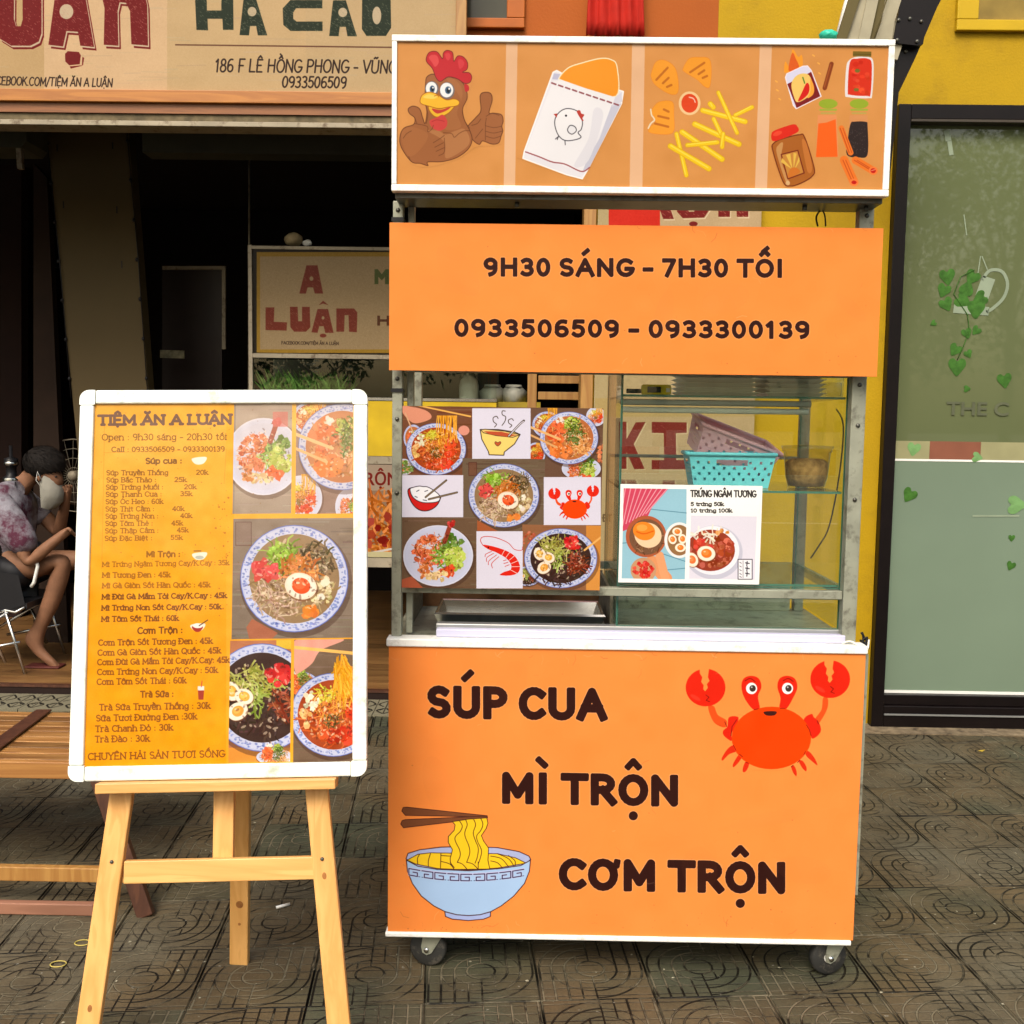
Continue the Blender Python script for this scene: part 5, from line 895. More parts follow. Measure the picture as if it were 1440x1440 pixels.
frame_m = mat('scratched_white_frame', (.78,.82,.76), .35, .1, var=.05, dirt=(.34,.40,.30), dirt_amt=.8, dscale=13, dlo=.53)
def rail(u0, u1, v0, v1): build('frame_rail', bquad(MB(), u0, u1, v0, v1, -.016, .008, .004), frame_m, board)
ck = .036
rail(ck, bw-ck, 0, fwid); rail(ck, bw-ck, bh-fwid, bh); rail(0, fwid, ck, bh-ck); rail(bw-fwid, bw, ck, bh-ck)
for u, v, su, sv_ in ((0,0,1,1), (bw,0,-1,1), (0,bh,1,-1), (bw,bh,-1,-1)):
    P = [(ck-.0005, .0), (ck-.0005, fwid+.001), (fwid+.001, ck-.0005), (0, ck-.0005)]+[(.022-.022*math.cos(R(a_)), .022-.022*math.sin(R(a_))) for a_ in range(0, 91, 15)]
    vs = [BP(u+su*a, v+sv_*b, .0088) for a, b in P]+[BP(u+su*a, v+sv_*b, -.016) for a, b in P]; n_ = len(P)
    build('frame_corner', MB().add(vs, [tuple(range(n_)), tuple(range(n_, 2*n_))[::-1]]+[(i, (i+1) % n_, n_+(i+1) % n_, n_+i) for i in range(n_)]), frame_m, board)
# easel legs: front pair leaning back in the board's plane, one rear prop
def epart(n, mb, m): return build(n, mb, m, easel)
def G(u, v, n=0): return BP(u, v, n)
uL0, uL1 = onb(188, 1115)[0], onb(150, 1345)[0]
def leg_line(pa, pb_, n):   # a leg through two picture points, on the plane n behind the board, down to the pavement
    def hit(p):
        d = ray(*p); t_ = (BL+Nb*n-CAM).dot(Nb)/d.dot(Nb); return CAM+d*t_
    a, b = hit(pa), hit(pb_); d = b-a; return a, a+d*((a.z-.0)/-d.z)
a, b = leg_line((172, 1115), (131, 1400), -.028); tip = a+(a-b)*.9
epart('leg', MB().beam(b, tip, .052, .022, Nb, bev=.003), M['pine'])
a2, b2 = leg_line((446, 1112), (473, 1400), -.028); tip2 = a2+(a2-b2)*.9
epart('leg', MB().beam(b2, tip2, .052, .022, Nb, bev=.003), M['pine'])
ledge = MB(); bquad(ledge, onb(141,1100)[0], onb(474,1094)[0], -.024, -.0015, -.022, .035, .002); epart('ledge', ledge, M['pine_x'])
u0, v0 = onb(172, 1228); u1, _ = onb(441, 1225); bar = MB(); bquad(bar, onb(170,1228)[0], onb(441,1225)[0], onb(300,1243)[1], onb(300,1211)[1], -.037, -.018, .002); epart('crossbar', bar, M['pine_x'])
cen = MB(); bquad(cen, onb(294,1150)[0], onb(323,1150)[0], onb(300,1214)[1]+.0, bh-.06, -.060, -.0385, .002); epart('centre_slat', cen, M['pine'])
foot = WZ(337, 1354); d = ray(335, 1085); topr = BP(onb(331, 700)[0], bh*.72, -.085); epart('rear_leg', MB().beam(foot, topr, .05, .024, (0,-1,0), bev=.003), M['pine'])
for p in ((157, 1212), (453, 1208)):
    d = ray(*p); t_ = (BL+Nb*-.0165-CAM).dot(Nb)/d.dot(Nb); q = CAM+d*t_; epart('screw', MB().blob(q, .0045, .0045, .0045, 2), M['dark_steel'])

kn = mat('pine_knot', (.30,.12,.035), .5, var=.4, scale=60)
def knot(p0, ux, uz, nrm, rx_, rz_):
    mb = MB(); vs = [p0+nrm*.0009]+[p0+nrm*.0006+ux*(rx_*math.cos(k*.3927))+uz*(rz_*math.sin(k*.3927)) for k in range(16)]; mb.add(vs, [(0, 1+k, 1+(k+1) % 16) for k in range(16)]); build('knot', mb, kn, easel, fix=False)
dleg = (topr-foot).normalized(); xl = dleg.cross(Vector((0,-1,0))).normalized(); nl = xl.cross(dleg); nl = nl if nl.y < 0 else -nl
for f_, r_ in ((.19, .010), (.13, .004)): knot(foot+dleg*f_+nl*.012+xl*.002, xl, dleg, nl, r_, r_*1.1)
for (pa, pb_), f_ in (((b, tip), .16), ((b2, tip2), .45)): dl = (pb_-pa).normalized(); xx_ = dl.cross(Nb).normalized(); knot(pa+dl*f_+Nb*.0111, xx_, dl, Nb, .005, .008)
# ================================================================== pavement of patterned tiles
TN = 448
tc_ = Canvas((0,0,0), (1,0,0), (0,1,0), 1, 1, TN, (128, 128, 128)); tc_.px = lambda pts: np.atleast_2d(np.array(pts, float))*TN; tc_.scl = lambda p, r: r*TN
def groove(P, w=.017, d=(0, 128, 128)): tc_.line(P, w, d)
def arc(r, a0, a1): return [(.5+r*math.cos(R(a0+(a1-a0)*i/14)), .5+r*math.sin(R(a0+(a1-a0)*i/14))) for i in range(15)]
for i in range(1, 9): groove([(0, (i-.5)/8), (1, (i-.5)/8)], .011, (52, 190, 128))
for r in (.36, .24):
    groove(arc(r, 90, 180)+[(.5-r, 0)]); groove(arc(r, 270, 360)+[(.5+r, 1)]); groove(arc(r, 0, 90), .010, (60, 180, 128)); groove(arc(r, 180, 270), .010, (60, 180, 128))
groove(arc(.47, 90, 180)+[(.03, 0)]); groove(arc(.47, 270, 360)+[(.97, 1)]); groove(arc(.13, 0, 360)); groove([(.5, .63), (.5, .98)], .012); groove([(.5, .37), (.5, .02)], .012); groove([(.38, .6), (.38, .72)], .012); groove([(.62, .4), (.62, .28)], .012); groove([(.62,.72),(.62,1)], .012); groove([(.38,.28),(.38,0)], .012)
tc_.rect(0, 0, 1, 1, None, line=(0, 128, 128), lw=.02)
tim = tc_.image('tile_relief'); tim.colorspace_settings.name = 'Non-Color'
def pavemat():
    m = bpy.data.materials.new('patterned_paving'); m.use_nodes = True; n = m.node_tree; L = n.links; p = n.nodes['Principled BSDF']; p.inputs['Roughness'].default_value = .62; p.inputs['Specular IOR Level'].default_value = .25
    tc = n.nodes.new('ShaderNodeTexCoord'); ge = n.nodes.new('ShaderNodeNewGeometry'); oi = n.nodes.new('ShaderNodeObjectInfo')
    ti = n.nodes.new('ShaderNodeTexImage'); ti.image = tim; ti.extension = 'REPEAT'; ti.interpolation = 'Cubic'; L.new(tc.outputs['UV'], ti.inputs[0]); se = n.nodes.new('ShaderNodeSeparateColor'); L.new(ti.outputs[0], se.inputs[0])
    def noise(sc, a, b, lo, hi, det=6):
        z = n.nodes.new('ShaderNodeTexNoise'); z.inputs['Scale'].default_value = sc; z.inputs['Detail'].default_value = det; z.inputs['Roughness'].default_value = .65; L.new(ge.outputs['Position'], z.inputs['Vector'])
        r = n.nodes.new('ShaderNodeMapRange'); r.inputs[1].default_value = a; r.inputs[2].default_value = b; r.inputs[3].default_value = lo; r.inputs[4].default_value = hi; L.new(z.outputs[0], r.inputs[0]); return r.outputs[0]
    cr = n.nodes.new('ShaderNodeValToRGB'); E = cr.color_ramp.elements; E[0].color = (.040,.050,.030,1); E[1].color = (.088,.078,.052,1); e = E.new(.62); e.color = (.085,.062,.032,1); e = E.new(.35); e.color = (.055,.056,.034,1)
    ad = n.nodes.new('ShaderNodeMath'); ad.operation = 'MULTIPLY_ADD'; ad.inputs[1].default_value = .35; L.new(oi.outputs['Random'], ad.inputs[0]); L.new(noise(.9, .32, .68, 0, .8, 3), ad.inputs[2]); L.new(ad.outputs[0], cr.inputs[0])
    def mul(a, v):
        x = n.nodes.new('ShaderNodeMix'); x.data_type = 'RGBA'; x.blend_type = 'MULTIPLY'; x.inputs[0].default_value = 1; L.new(a, x.inputs[6]); L.new(v, x.inputs[7]); return x.outputs[2]
    def mixc(a, f, c):
        x = n.nodes.new('ShaderNodeMix'); x.data_type = 'RGBA'; L.new(f, x.inputs[0]); L.new(a, x.inputs[6]); x.inputs[7].default_value = (*c, 1); return x.outputs[2]
    c = mul(cr.outputs[0], noise(9, .25, .75, .72, 1.25)); c = mul(c, noise(120, .3, .7, .82, 1.18)); c = mul(c, noise(2.3, .3, .7, .8, 1.2))
    gm = n.nodes.new('ShaderNodeMapRange'); gm.inputs[1].default_value = .46; gm.inputs[2].default_value = .18; gm.inputs[3].default_value = 0; gm.inputs[4].default_value = 1.; L.new(se.outputs[0], gm.inputs[0]); dk = n.nodes.new('ShaderNodeMath'); dk.operation = 'MULTIPLY'; L.new(gm.outputs[0], dk.inputs[0]); L.new(noise(10, .30, .45, .75, 1.), dk.inputs[1])
    c = mixc(c, dk.outputs[0], (.006,.005,.003))
    lg = n.nodes.new('ShaderNodeMapRange'); lg.inputs[1].default_value = .46; lg.inputs[2].default_value = .2; lg.inputs[4].default_value = 1; L.new(se.outputs[0], lg.inputs[0]); l2 = n.nodes.new('ShaderNodeMath'); l2.operation = 'MULTIPLY'; L.new(lg.outputs[0], l2.inputs[0]); L.new(noise(5, .47, .58, 0, .62), l2.inputs[1]); c = mixc(c, l2.outputs[0], (.22,.19,.12))
    c = mixc(c, noise(46, .70, .74, 0, .85, 2), (.22,.21,.17)); c = mixc(c, noise(8, .66, .74, 0, .55, 4), (.028,.026,.02))
    L.new(c, p.inputs['Base Color']); L.new(noise(5, .3, .7, .5, .75), p.inputs['Roughness'])
    b = n.nodes.new('ShaderNodeBump'); b.inputs['Distance'].default_value = .010; L.new(se.outputs[0], b.inputs['Height']); nb = n.nodes.new('ShaderNodeTexNoise'); nb.inputs['Scale'].default_value = 160; L.new(ge.outputs['Position'], nb.inputs['Vector'])
    b2 = n.nodes.new('ShaderNodeBump'); b2.inputs['Distance'].default_value = .0012; L.new(nb.outputs[0], b2.inputs['Height']); L.new(b.outputs[0], b2.inputs['Normal']); L.new(b2.outputs[0], p.inputs['Normal']); return m
PV = pavemat(); TS = .30; TA = R(4.6); ta, tb = Vector((math.cos(TA), math.sin(TA), 0)), Vector((-math.sin(TA), math.cos(TA), 0)); T0 = WZ(431, 1416)
base = MB().add([(-30,-3.2,-.03),(30,-3.2,-.03),(30,5.04,-.03),(-30,5.04,-.03)], [(0,1,2,3)]); pavement = build('pavement', base, mat('joint_sand', (.02,.018,.014), .9), kind='structure', org=(0,0,-.03))
g = .0009; tm_ = MB(); h = TS/2-g; hb_ = h-.002
tm_.add([(-hb_,-hb_,0),(hb_,-hb_,0),(hb_,hb_,0),(-hb_,hb_,0),(-h,-h,-.003),(h,-h,-.003),(h,h,-.003),(-h,h,-.003),(-h,-h,-.029),(h,-h,-.029),(h,h,-.029),(-h,h,-.029)], [(0,1,2,3),(4,5,1,0),(5,6,2,1),(6,7,3,2),(7,4,0,3),(8,9,5,4),(9,10,6,5),(10,11,7,6),(11,8,4,7)])
ORG['_z'] = Vector((0,0,0)); t0 = build('tile', tm_, PV, None, org=(0,0,0), uvfn=lambda p: (p.x/TS+.5, p.y/TS+.5), fix=False); tmesh = t0.data; bpy.data.objects.remove(t0)
far = MB(); rt_ = random.Random(12); cnt = 0
for i in range(-40, 60):
    for j in range(-14, 12):
        c = T0+ta*((i+.5)*TS)+tb*((j+.5)*TS); c.z = 0
        if c.y > 5.16 or c.y < -3 or abs(c.x) > 10: continue
        cc = (c-CAM); dep = cc.dot(fw); inside = False
        if dep > .5:
            u, v = 720+F*cc.dot(rt)/dep, 720-F*cc.dot(up)/dep; inside = -190 < u < 1640 and v < 1640
        if inside and c.y > 1.9:
            o = bpy.data.objects.new('tile', tmesh); COL.objects.link(o); o.parent = pavement; o.location = (c.x, c.y, .03+rt_.uniform(-.0012, .0012)); o.rotation_euler = (rt_.uniform(-.004,.004), rt_.uniform(-.004,.004), TA+rt_.uniform(-.004,.004)); cnt += 1
        else:
            for q in [(-hb_,-hb_),(hb_,-hb_),(hb_,hb_),(-hb_,hb_)]: w_ = c+ta*q[0]+tb*q[1]; far.v.append((w_.x, w_.y, 0))
            far.face([len(far.v)-4+k for k in range(4)])
print('tiles', cnt)
fo = build('outer_tiles', far, PV, pavement, kind='stuff', fix=False); uvl = fo.data.uv_layers.new(name='UVMap')
for k in range(len(uvl.data)): uvl.data[k].uv = [(0,0),(1,0),(1,1),(0,1)][k % 4]
# scroll-patterned border tiles and dark sill
sc = Canvas((0,0,0), (1,0,0), (0,1,0), 1, 1, 256, (150, 144, 120)); sc.px = lambda pts: np.atleast_2d(np.array(pts, float))*256; sc.scl = lambda p, r: r*256
for k in range(3):
    for fx in (1, -1): x0 = k/3+1/6; sc.line([(x0+fx*.02, .12), (x0+fx*.13, .3), (x0+fx*.03, .42), (x0+fx*.08, .32)], .035, (40, 38, 32), sm=True); sc.line([(x0+fx*.02, .9), (x0+fx*.14, .7), (x0+fx*.05, .55)], .035, (40, 38, 32), sm=True); sc.line([(x0, .1), (x0, .92)], .02, (60, 56, 46))
sm_ = printmat('scroll_tile', sc, .5, .55, .0004); 
threshold = build('threshold', MB().box(-5, 5, 5.045, 5.36, -.03, -.012), M['dark_wall'], kind='structure', org=(0,5.045,-.03))
bt = MB().box(-.148, .148, -.145, .145, 0, .018, bev=0); b0 = build('border_tile', bt, sm_, None, org=(0,0,0), uvfn=lambda p: (p.x/.296+.5, p.y/.29+.5)); bme = b0.data; bpy.data.objects.remove(b0)
for k in range(-16, 11): o = bpy.data.objects.new('border_tile', bme); COL.objects.link(o); o.parent = threshold; o.location = (k*.3, .155, .019)
# ================================================================== shop front
WY = 5.06
X = lambda px, py=580, Y=WY: W(px, py, Y).x
Z = lambda py, px=900, Y=WY: W(px, py, Y).z
xo = X(833); xd = X(1239.5); z240, z176, z150 = Z(240), Z(176), Z(151, 1350)
wall = MB(); wall.box(xo, xd, WY, WY+.2, 0, z240); wall.box(X(1010,40), 6.5, WY, WY+.2, z150, 5.5); wall.box(X(1010,40), xd, WY, WY+.2, z240+.0005, z150-.0005); wall.box(xd+2.3, 6.5, WY, WY+.2, 0, z150-.0005)
build('yellow_wall', wall, M['yellow'], None, 'yellow painted shop wall to the right of and above the cart', 'wall')
ow = MB(); ow.box(-6, X(1010,40)-.0005, WY, WY+.2, z176, 5.5); ow.box(xo, X(1010,40)-.0005, WY, WY+.2, z240+.0005, z176-.0005); build('orange_wall', ow, M['orange_wall'], None, 'orange painted wall above the shop opening behind the header box', 'wall')
# opening post
build('door_post', MB().box(X(821,300), xo-.001, 5.03, 5.2, 0, z176-.001, bev=.003), M['post_wood'], None, 'brown wooden post at the right edge of the dark shop opening', 'post')
# window upper left, behind the header
def window(x0, x1, y1, m, label, glasscol, fwd=.03, ww=.10, wy=.085):
    t = thing('window', (x0, WY, y1), label, 'window'); zt_ = y1+1.1; mb = MB(); mb.box(x0, x1, WY-fwd, WY-.002, y1, y1+wy, bev=.004); mb.box(x0, x0+ww, WY-fwd, WY-.002, y1+wy+.0005, zt_, bev=.004); mb.box(x1-ww, x1, WY-fwd, WY-.002, y1+wy+.0005, zt_, bev=.004); build('frame', mb, m, t)
    build('pane', MB().box(x0+ww, x1-ww, WY-.012, WY-.004, y1+wy, zt_), glasscol, t)
dkg = mat('dark_window_glass', (.05,.05,.035), .12, var=.3, scale=3); amb = mat('amber_window_glass', (.22,.15,.03), .2, var=.5, scale=4)
window(X(630,20), X(738,20), Z(42,700), M['orange_frame'], 'orange framed window high up left of the red cloth', dkg, ww=.085, wy=.045)
window(X(1343,20), X(1343,20)+1.4, Z(46,1400), M['yellow_gloss'], 'yellow framed window high up at the top right', amb, ww=.10, wy=.05)
# red cloth
mb = MB(); n_ = 24; xa, xb, za = X(824,48,4.98), X(906,48,4.98), Z(50,860,4.98); xa2, xb2 = X(830,0,4.98), X(899,0,4.98)
vs = []; fs = []
for k in range(9):
    f_ = k/8; z = za+f_*.55
    for i in range(n_+1): u = i/n_; vs.append(((xa*(1-f_)+xa2*f_)*(1-u)+(xb*(1-f_)+xb2*f_)*u, 4.985-.016*math.sin(u*26+math.sin(k*.6))-.006*math.sin(u*60), z))
for k in range(8):
    for i in range(n_): a = k*(n_+1)+i; fs.append((a, a+1, a+n_+2, a+n_+1))
mb.add(vs, fs, 0, True); o = build('red_cloth', mb, M['red_cloth'], None, 'red pleated cloth hanging on the orange wall above the header', 'cloth'); o.modifiers.new('s', 'SOLIDIFY').thickness = .004
# pipe, folded awning and its black arm
build('drain_pipe', MB().tube([W(1174, 70, 4.9), W(1192, 0, 4.9), W(1200, -40, 4.9)], .014, 12), M['white_plastic'], None, 'thin pale pipe rising beside the folded awning', 'pipe')
t = thing('folded_awning', W(1225, 55, 4.4), 'cream and olive folded awning canvas above the right end of the header', 'awning')
cr_, ol_ = mat('awning_cream', (.33,.30,.21), .8, var=.2), mat('awning_olive', (.10,.08,.03), .8, var=.1)
for i, P in enumerate(([(1172,70),(1206,-40),(1222,-40),(1186,70)], [(1184,74),(1214,-40),(1232,-40),(1206,74)], [(1203,74),(1228,-40),(1244,-40),(1219,74)], [(1212,80),(1226,34),(1232,0),(1244,-20),(1258,-40),(1240,40),(1230,80)], [(1222,80),(1240,30),(1246,-5),(1262,-40),(1280,-40),(1258,30),(1250,84)], [(1240,80),(1262,20),(1290,-40),(1296,-40),(1270,60),(1262,84)])):
    Yi = 4.40+.012*(i % 2)+.004*i; build('fabric_fold', MB().prism([(W(x, y, Yi).x, W(x, y, Yi).z) for x, y in P], Yi, Yi+.02), ol_ if i in (0, 3) else cr_, t)
build('scallop_edge', MB().tube([W(1228, 60, 4.39), W(1240, 20, 4.39), W(1250, -10, 4.39), W(1262, -40, 4.39)], .003, 6), ol_, t)
t = thing('awning_arm', W(1270, 150, 4.45), 'black steel hinged awning arm at the right of the header box', 'awning arm')
a1 = [(1254,250),(1256,60),(1272,-40),(1345,-40),(1318,10),(1302,60),(1292,68),(1262,140)]
for nm, P, y0, y1 in (('arm', [(1250,262),(1256,62),(1294,66),(1286,84),(1264,130)], 4.46, 4.52), ('upper_arm', [(1256,60),(1274,-40),(1345,-40),(1318,10),(1300,52),(1298,62),(1290,64)], 4.42, 4.50)):
    build(nm, MB().prism([(W(x, y, y0).x, W(x, y, y0).z) for x, y in P], y0, y1), M['black_frame'], t)
for px, py in ((1264, 28), (1280, 26), (1296, 30), (1262, 56), (1290, 58), (1274, 72)): q = W(px, py, 4.455 if py > 60 else 4.415); build('bolt', MB().lathe([(0,-.004),(.006,-.003),(.008,.0)], q, 'y', 8), M['dark_steel'], t)
# sign over the opening
SY = 4.88
s0, s1 = X(-420, 60, SY), X(641, 30, SY); sz0, sz1 = Z(128.5, 280, SY), Z(-110, 280, SY)
cs = Canvas((s0, SY, sz0), (1,0,0), (0,0,1), s1-s0, sz1-sz0, 800, (205, 180, 136)); cs.bgc = (205, 180, 136)
rs_ = random.Random(4)
for x0, x1, cc in ((-430,62,(206,172,122)), (62,235,(226,190,146)), (235,430,(212,180,132)), (430,660,(208,178,132))): cs.rect(x0, -120, x1, 140, cc)
for _ in range(240): y = rs_.uniform(-110, 130); x = rs_.uniform(-400, 640); cs.line([(x, y), (x+rs_.uniform(10, 60), y+rs_.uniform(-1, 1))], rs_.uniform(.6, 2), jc((196,174,140), rs_, 14), .35)
cs.org(0, 0, 2.571); RDs, GRs = (122, 16, 18), (38, 50, 34); cs.bgc = (214, 190, 158)
U_ = [(-12,-180),(52,-180),(50,70),(58,95),(75,95),(82,70),(80,-180),(150,-180),(150,120),(140,150),(110,165),(40,165),(0,140),(-16,110)]
A1 = [(205,-60),(300,-60),(340,170),(290,165),(282,115),(240,112),(228,168),(175,162)]
N_ = [(362,-40),(520,-40),(532,20),(535,165),(475,160),(470,40),(455,10),(432,8),(425,40),(428,165),(375,162),(378,30)]
L_ = [(-200,-180),(-140,-180),(-140,120),(-40,120),(-40,165),(-200,165)]
slab(cs, [U_, A1, N_, L_], RDs, (212,150,130), [(240, 42, 25, 27)], RDs, (9, 13), 230)
cs.poly([(235,195),(245,185),(285,188),(292,200),(288,232),(250,236),(236,222)], RDs); cs.poly([(252,240),(300,236),(304,210),(298,205),(296,238),(256,248)], RDs)
cs.bgc = (204, 184, 150)
Hh = [(700,-120),(745,-120),(748,38),(800,38),(800,-120),(842,-120),(844,108),(806,108),(804,68),(750,68),(752,110),(710,108)]
def Aa(x, y): return [(x+14,y-130),(x+60,y-130),(x+100,y),(x+66,y),(x+60,y-34),(x+38,y-34),(x+34,y),(x,y-1)]
Cc = [(1050,0),(1165,0),(1165,30),(1070,30),(1060,45),(1060,68),(1072,78),(1166,78),(1166,112),(1050,112),(1024,90),(1022,30)]
slab(cs, [Hh, Aa(866,128), Aa(1190,131), Cc], GRs, (150,150,120), [(911, 42, 16, 17), (1239, 45, 16, 17)], None, n=160)
O_ = [(1310,-100),(1410,-100),(1414,100),(1395,130),(1325,130),(1308,105)]; slab(cs, [O_], GRs, (150,150,120), [(1362, 56, 16, 32)], None, n=120)
cs.line([(635,162),(1640,174)], 5, (110, 70, 50)); cs.org(0, 0, 1)
DKT = (52, 34, 28); s_c = lambda x, y: (x/2.571, y/2.571)
pen(cs, '186 F LÊ HỒNG PHONG - VŨNG TÀU', s_c(777,259), (598, 103.2), 17.5, 2.3, DKT, slant=.12, jit=.02); pen(cs, '0933506509', s_c(1019,315), s_c(1249,318), 15, 2.3, DKT, slant=.12, jit=.02); pen(cs, 'FACEBOOK.COM/TIỆM ĂN A LUẬN', (-19, 119), s_c(405,314), 11.5, 1.7, DKT, slant=.12, jit=.02)
cs.grain(2.5, 3); sgm = printmat('shop_sign_print', cs, .6, .56, .0008)
t = thing('shop_sign', ((s0+s1)/2, SY, sz0), 'long cream shop sign with red and green block letters and an address above the opening', 'sign')
o = build('sign_face', MB(), M['cream_dull'], t); fill_board(o, s0, s1, SY, sz0, sz1, .03, cs, sgm, M['cream_dull'])
fz = lambda y: Z(y, 280, SY)
build('frame_strip', MB().box(s0, s1, SY-.02, SY+.03, fz(146), sz0-.0005, bev=.003), M['sign_wood'], t); build('frame_underside', MB().box(s0, s1, SY+.0, SY+.10, fz(160), fz(146)-.001), wood('dark_frame_wood', (.24,.085,.02), (.18,.06,.014), 'x'), t)
build('frame_post', MB().box(s1+.001, s1+.05, SY-.02, SY+.03, fz(146), sz1, bev=.003), M['post_wood'], t)
t = thing('rusty_rail', ((s0+s1)/2, SY+.05, fz(178)), 'weathered metal track running under the shop sign', 'rail'); build('rail', MB().box(s0, X(834,170,SY+.04), SY+.01, SY+.12, fz(170), fz(160.5)), mat('rusted_rail', (.11,.085,.045), .6, .2, var=.6, scale=20), t); build('lip', MB().box(s0, X(834,170,SY+.04), SY, SY+.125, fz(177.5), fz(170.5), bev=.002), M['old_metal'], t)
# standing banner beside the opening, seen through the cart's glass
BY = 5.0
b0x, b1x = X(837, 500, BY), X(1064, 500, BY); bz0, bz1 = Z(860, 950, BY), Z(225, 950, BY)
cb = Canvas((b0x, BY, bz0), (1,0,0), (0,0,1), b1x-b0x, bz1-bz0, 700, (198, 170, 128)); cb.bgc = (198, 170, 128)
cb.rect(830, 200, 856, 880, (186, 166, 120)); cb.rect(856, 200, 928, 330, (214, 40, 20)); cb.org(540, 260, 2)
MR = (122, 26, 22)
slab(cb, [[(745,-20),(775,-20),(815,96),(785,96),(772,60)], [(822,-60),(850,-60),(850,60),(858,76),(872,76),(880,60),(880,-60),(915,-60),(915,70),(900,92),(840,94),(824,76)], [(940,-10),(1010,-10),(1024,10),(1024,90),(992,90),(990,24),(974,24),(972,90),(940,90)]], MR, (206,150,120), (), (236,214,180), (3, 4), 90)
cb.ell(870, 110, 12, 7, MR); cb.org(840, 510, 3.4275)
slab(cb, [[(105,285),(140,285),(140,370),(185,288),(232,286),(175,392),(228,512),(178,514),(140,430),(140,512),(105,512)], [(262,286),(430,288),(430,338),(378,340),(380,470),(440,470),(440,514),(262,514),(262,470),(322,470),(320,340),(262,338)]], (132, 44, 36), (206,160,130), (), (232,206,170), (5, 5), 120)
cb.org(0, 0, 1); pen(cb, 'ĐT', (848,733), (860,733), 9, 2.2, (110,90,60)); cb.rect(837, 560, 1064, 586, (190, 160, 90), .5); cb.grain(3, 3)
t = thing('standing_banner', ((b0x+b1x)/2, BY, 0), 'tall cream banner with maroon block letters standing against the yellow wall behind the cart', 'banner'); o = build('banner_sheet', MB(), M['cream_dull'], t); fill_board(o, b0x, b1x, BY, bz0, bz1, .01, cb, printmat('banner_print', cb, .5, .62, .001), M['white_plastic'])
build('banner_stand', MB().box(b0x+.02, b1x-.02, BY+.012, BY+.05, .0, bz0+.06), M['alu'], t)
# ------------------------------------------------------------------ black framed glass door
t = thing('glass_door', (X(1350), WY, 0), 'black framed glass door with green vine stickers on the right', 'glass door')
jx0, jx1 = xd+.001, X(1257); dz0, dz1 = Z(976, 1340), Z(172, 1350); dr = xd+2.299
def dp(n, mb, m, par=t, label=None): return build(n, mb, m, par, label)
dp('jamb', MB().box(jx0, jx1, WY-.05, WY+.12, .0, z150-.001, bev=.003), M['black_frame']); dp('head_frame', MB().box(jx1+.0005, dr, WY-.05, WY+.12, dz1, z150-.001, bev=.003), M['black_frame']); dp('sill', MB().box(jx1+.0005, dr, WY-.05, WY+.12, .0, Z(990,1340)-.002, bev=.003), M['black_frame']); dp('bottom_rail', MB().box(jx1+.0005, dr, WY-.03, WY+.1, Z(990,1340)-.001, dz0-.001, bev=.003), M['black_frame'])
build('concrete_strip', MB().box(xo, 6.4, 4.90, 5.055, .001, .006), mat('rough_concrete', (.17,.13,.08), .85, var=.5, scale=25, bump=.004, bscale=60, dirt=(.03,.02,.012), dirt_amt=.9, dscale=16), kind='structure')
dp('sill_trim', MB().box(jx1+.001, dr, WY-.058, WY-.051, Z(1003,1340), Z(1001,1340)), M['alu']); dp('head_bead', MB().box(jx1+.001, dr, WY-.052, WY+.05, dz1-.012, dz1-.001), mat('brown_bead', (.05,.04,.03), .5))
def doorglass(name, col, ior, rough=.02):
    m = mat(name, col, rough, var=.10, scale=1.2); p = m.node_tree.nodes['Principled BSDF']; p.inputs['IOR'].default_value = ior; return m
zm = Z(648, 1340)
dp('upper_pane', MB().box(jx1+.001, dr, WY+.01, WY+.02, zm+.001, dz1-.013), doorglass('tinted_glass', (.105,.125,.058), 1.95)); dp('lower_pane', MB().box(jx1+.001, dr, WY+.01, WY+.02, dz0+.014, zm-.001), doorglass('frosted_glass', (.15,.205,.145), 1.7, .12)); dp('white_sill_strip', MB().box(jx1+.001, dr, WY+.004, WY+.022, dz0, dz0+.013), M['white_plastic'])
dp('road_edge_reflection', MB().box(jx1+.001, dr, WY+.0085, WY+.0098, zm-.004, zm+.006), M['white_plastic'])  # white strip standing in for the road edge line mirrored in the glass
DY = WY+.008
fcr, frd = mat('cream_reflection', (.26,.25,.13), .35, var=.12), mat('red_reflection', (.20,.075,.045), .35, var=.12); zb0, zb1 = Z(646.5, 1340), Z(621, 1340)
for xa_, xb_, m_ in ((jx1+.001, X(1308, 635), fcr), (X(1308, 635)+.0005, X(1380, 635), frd), (X(1380, 635)+.0005, dr, fcr)): dp('reflection_band', MB().box(xa_, xb_, WY+.0086, WY+.0097, zb0, zb1), m_)  # reflection of the street wall, put on the glass as coloured strips
leafm = mat('leaf_sticker_green', (.04,.12,.018), .7, spec=.15, var=.35, scale=40); leafp = mat('pale_leaf_sticker', (.14,.28,.10), .4, var=.2, scale=30); wst = mat('white_sticker_and_reflection', (.22,.27,.19), .4); gst = mat('grey_sticker', (.085,.095,.055), .4)
def P7(x, y): q = W(1200+x/2.057, 360+y/2.057, DY); return q
rl = random.Random(6)
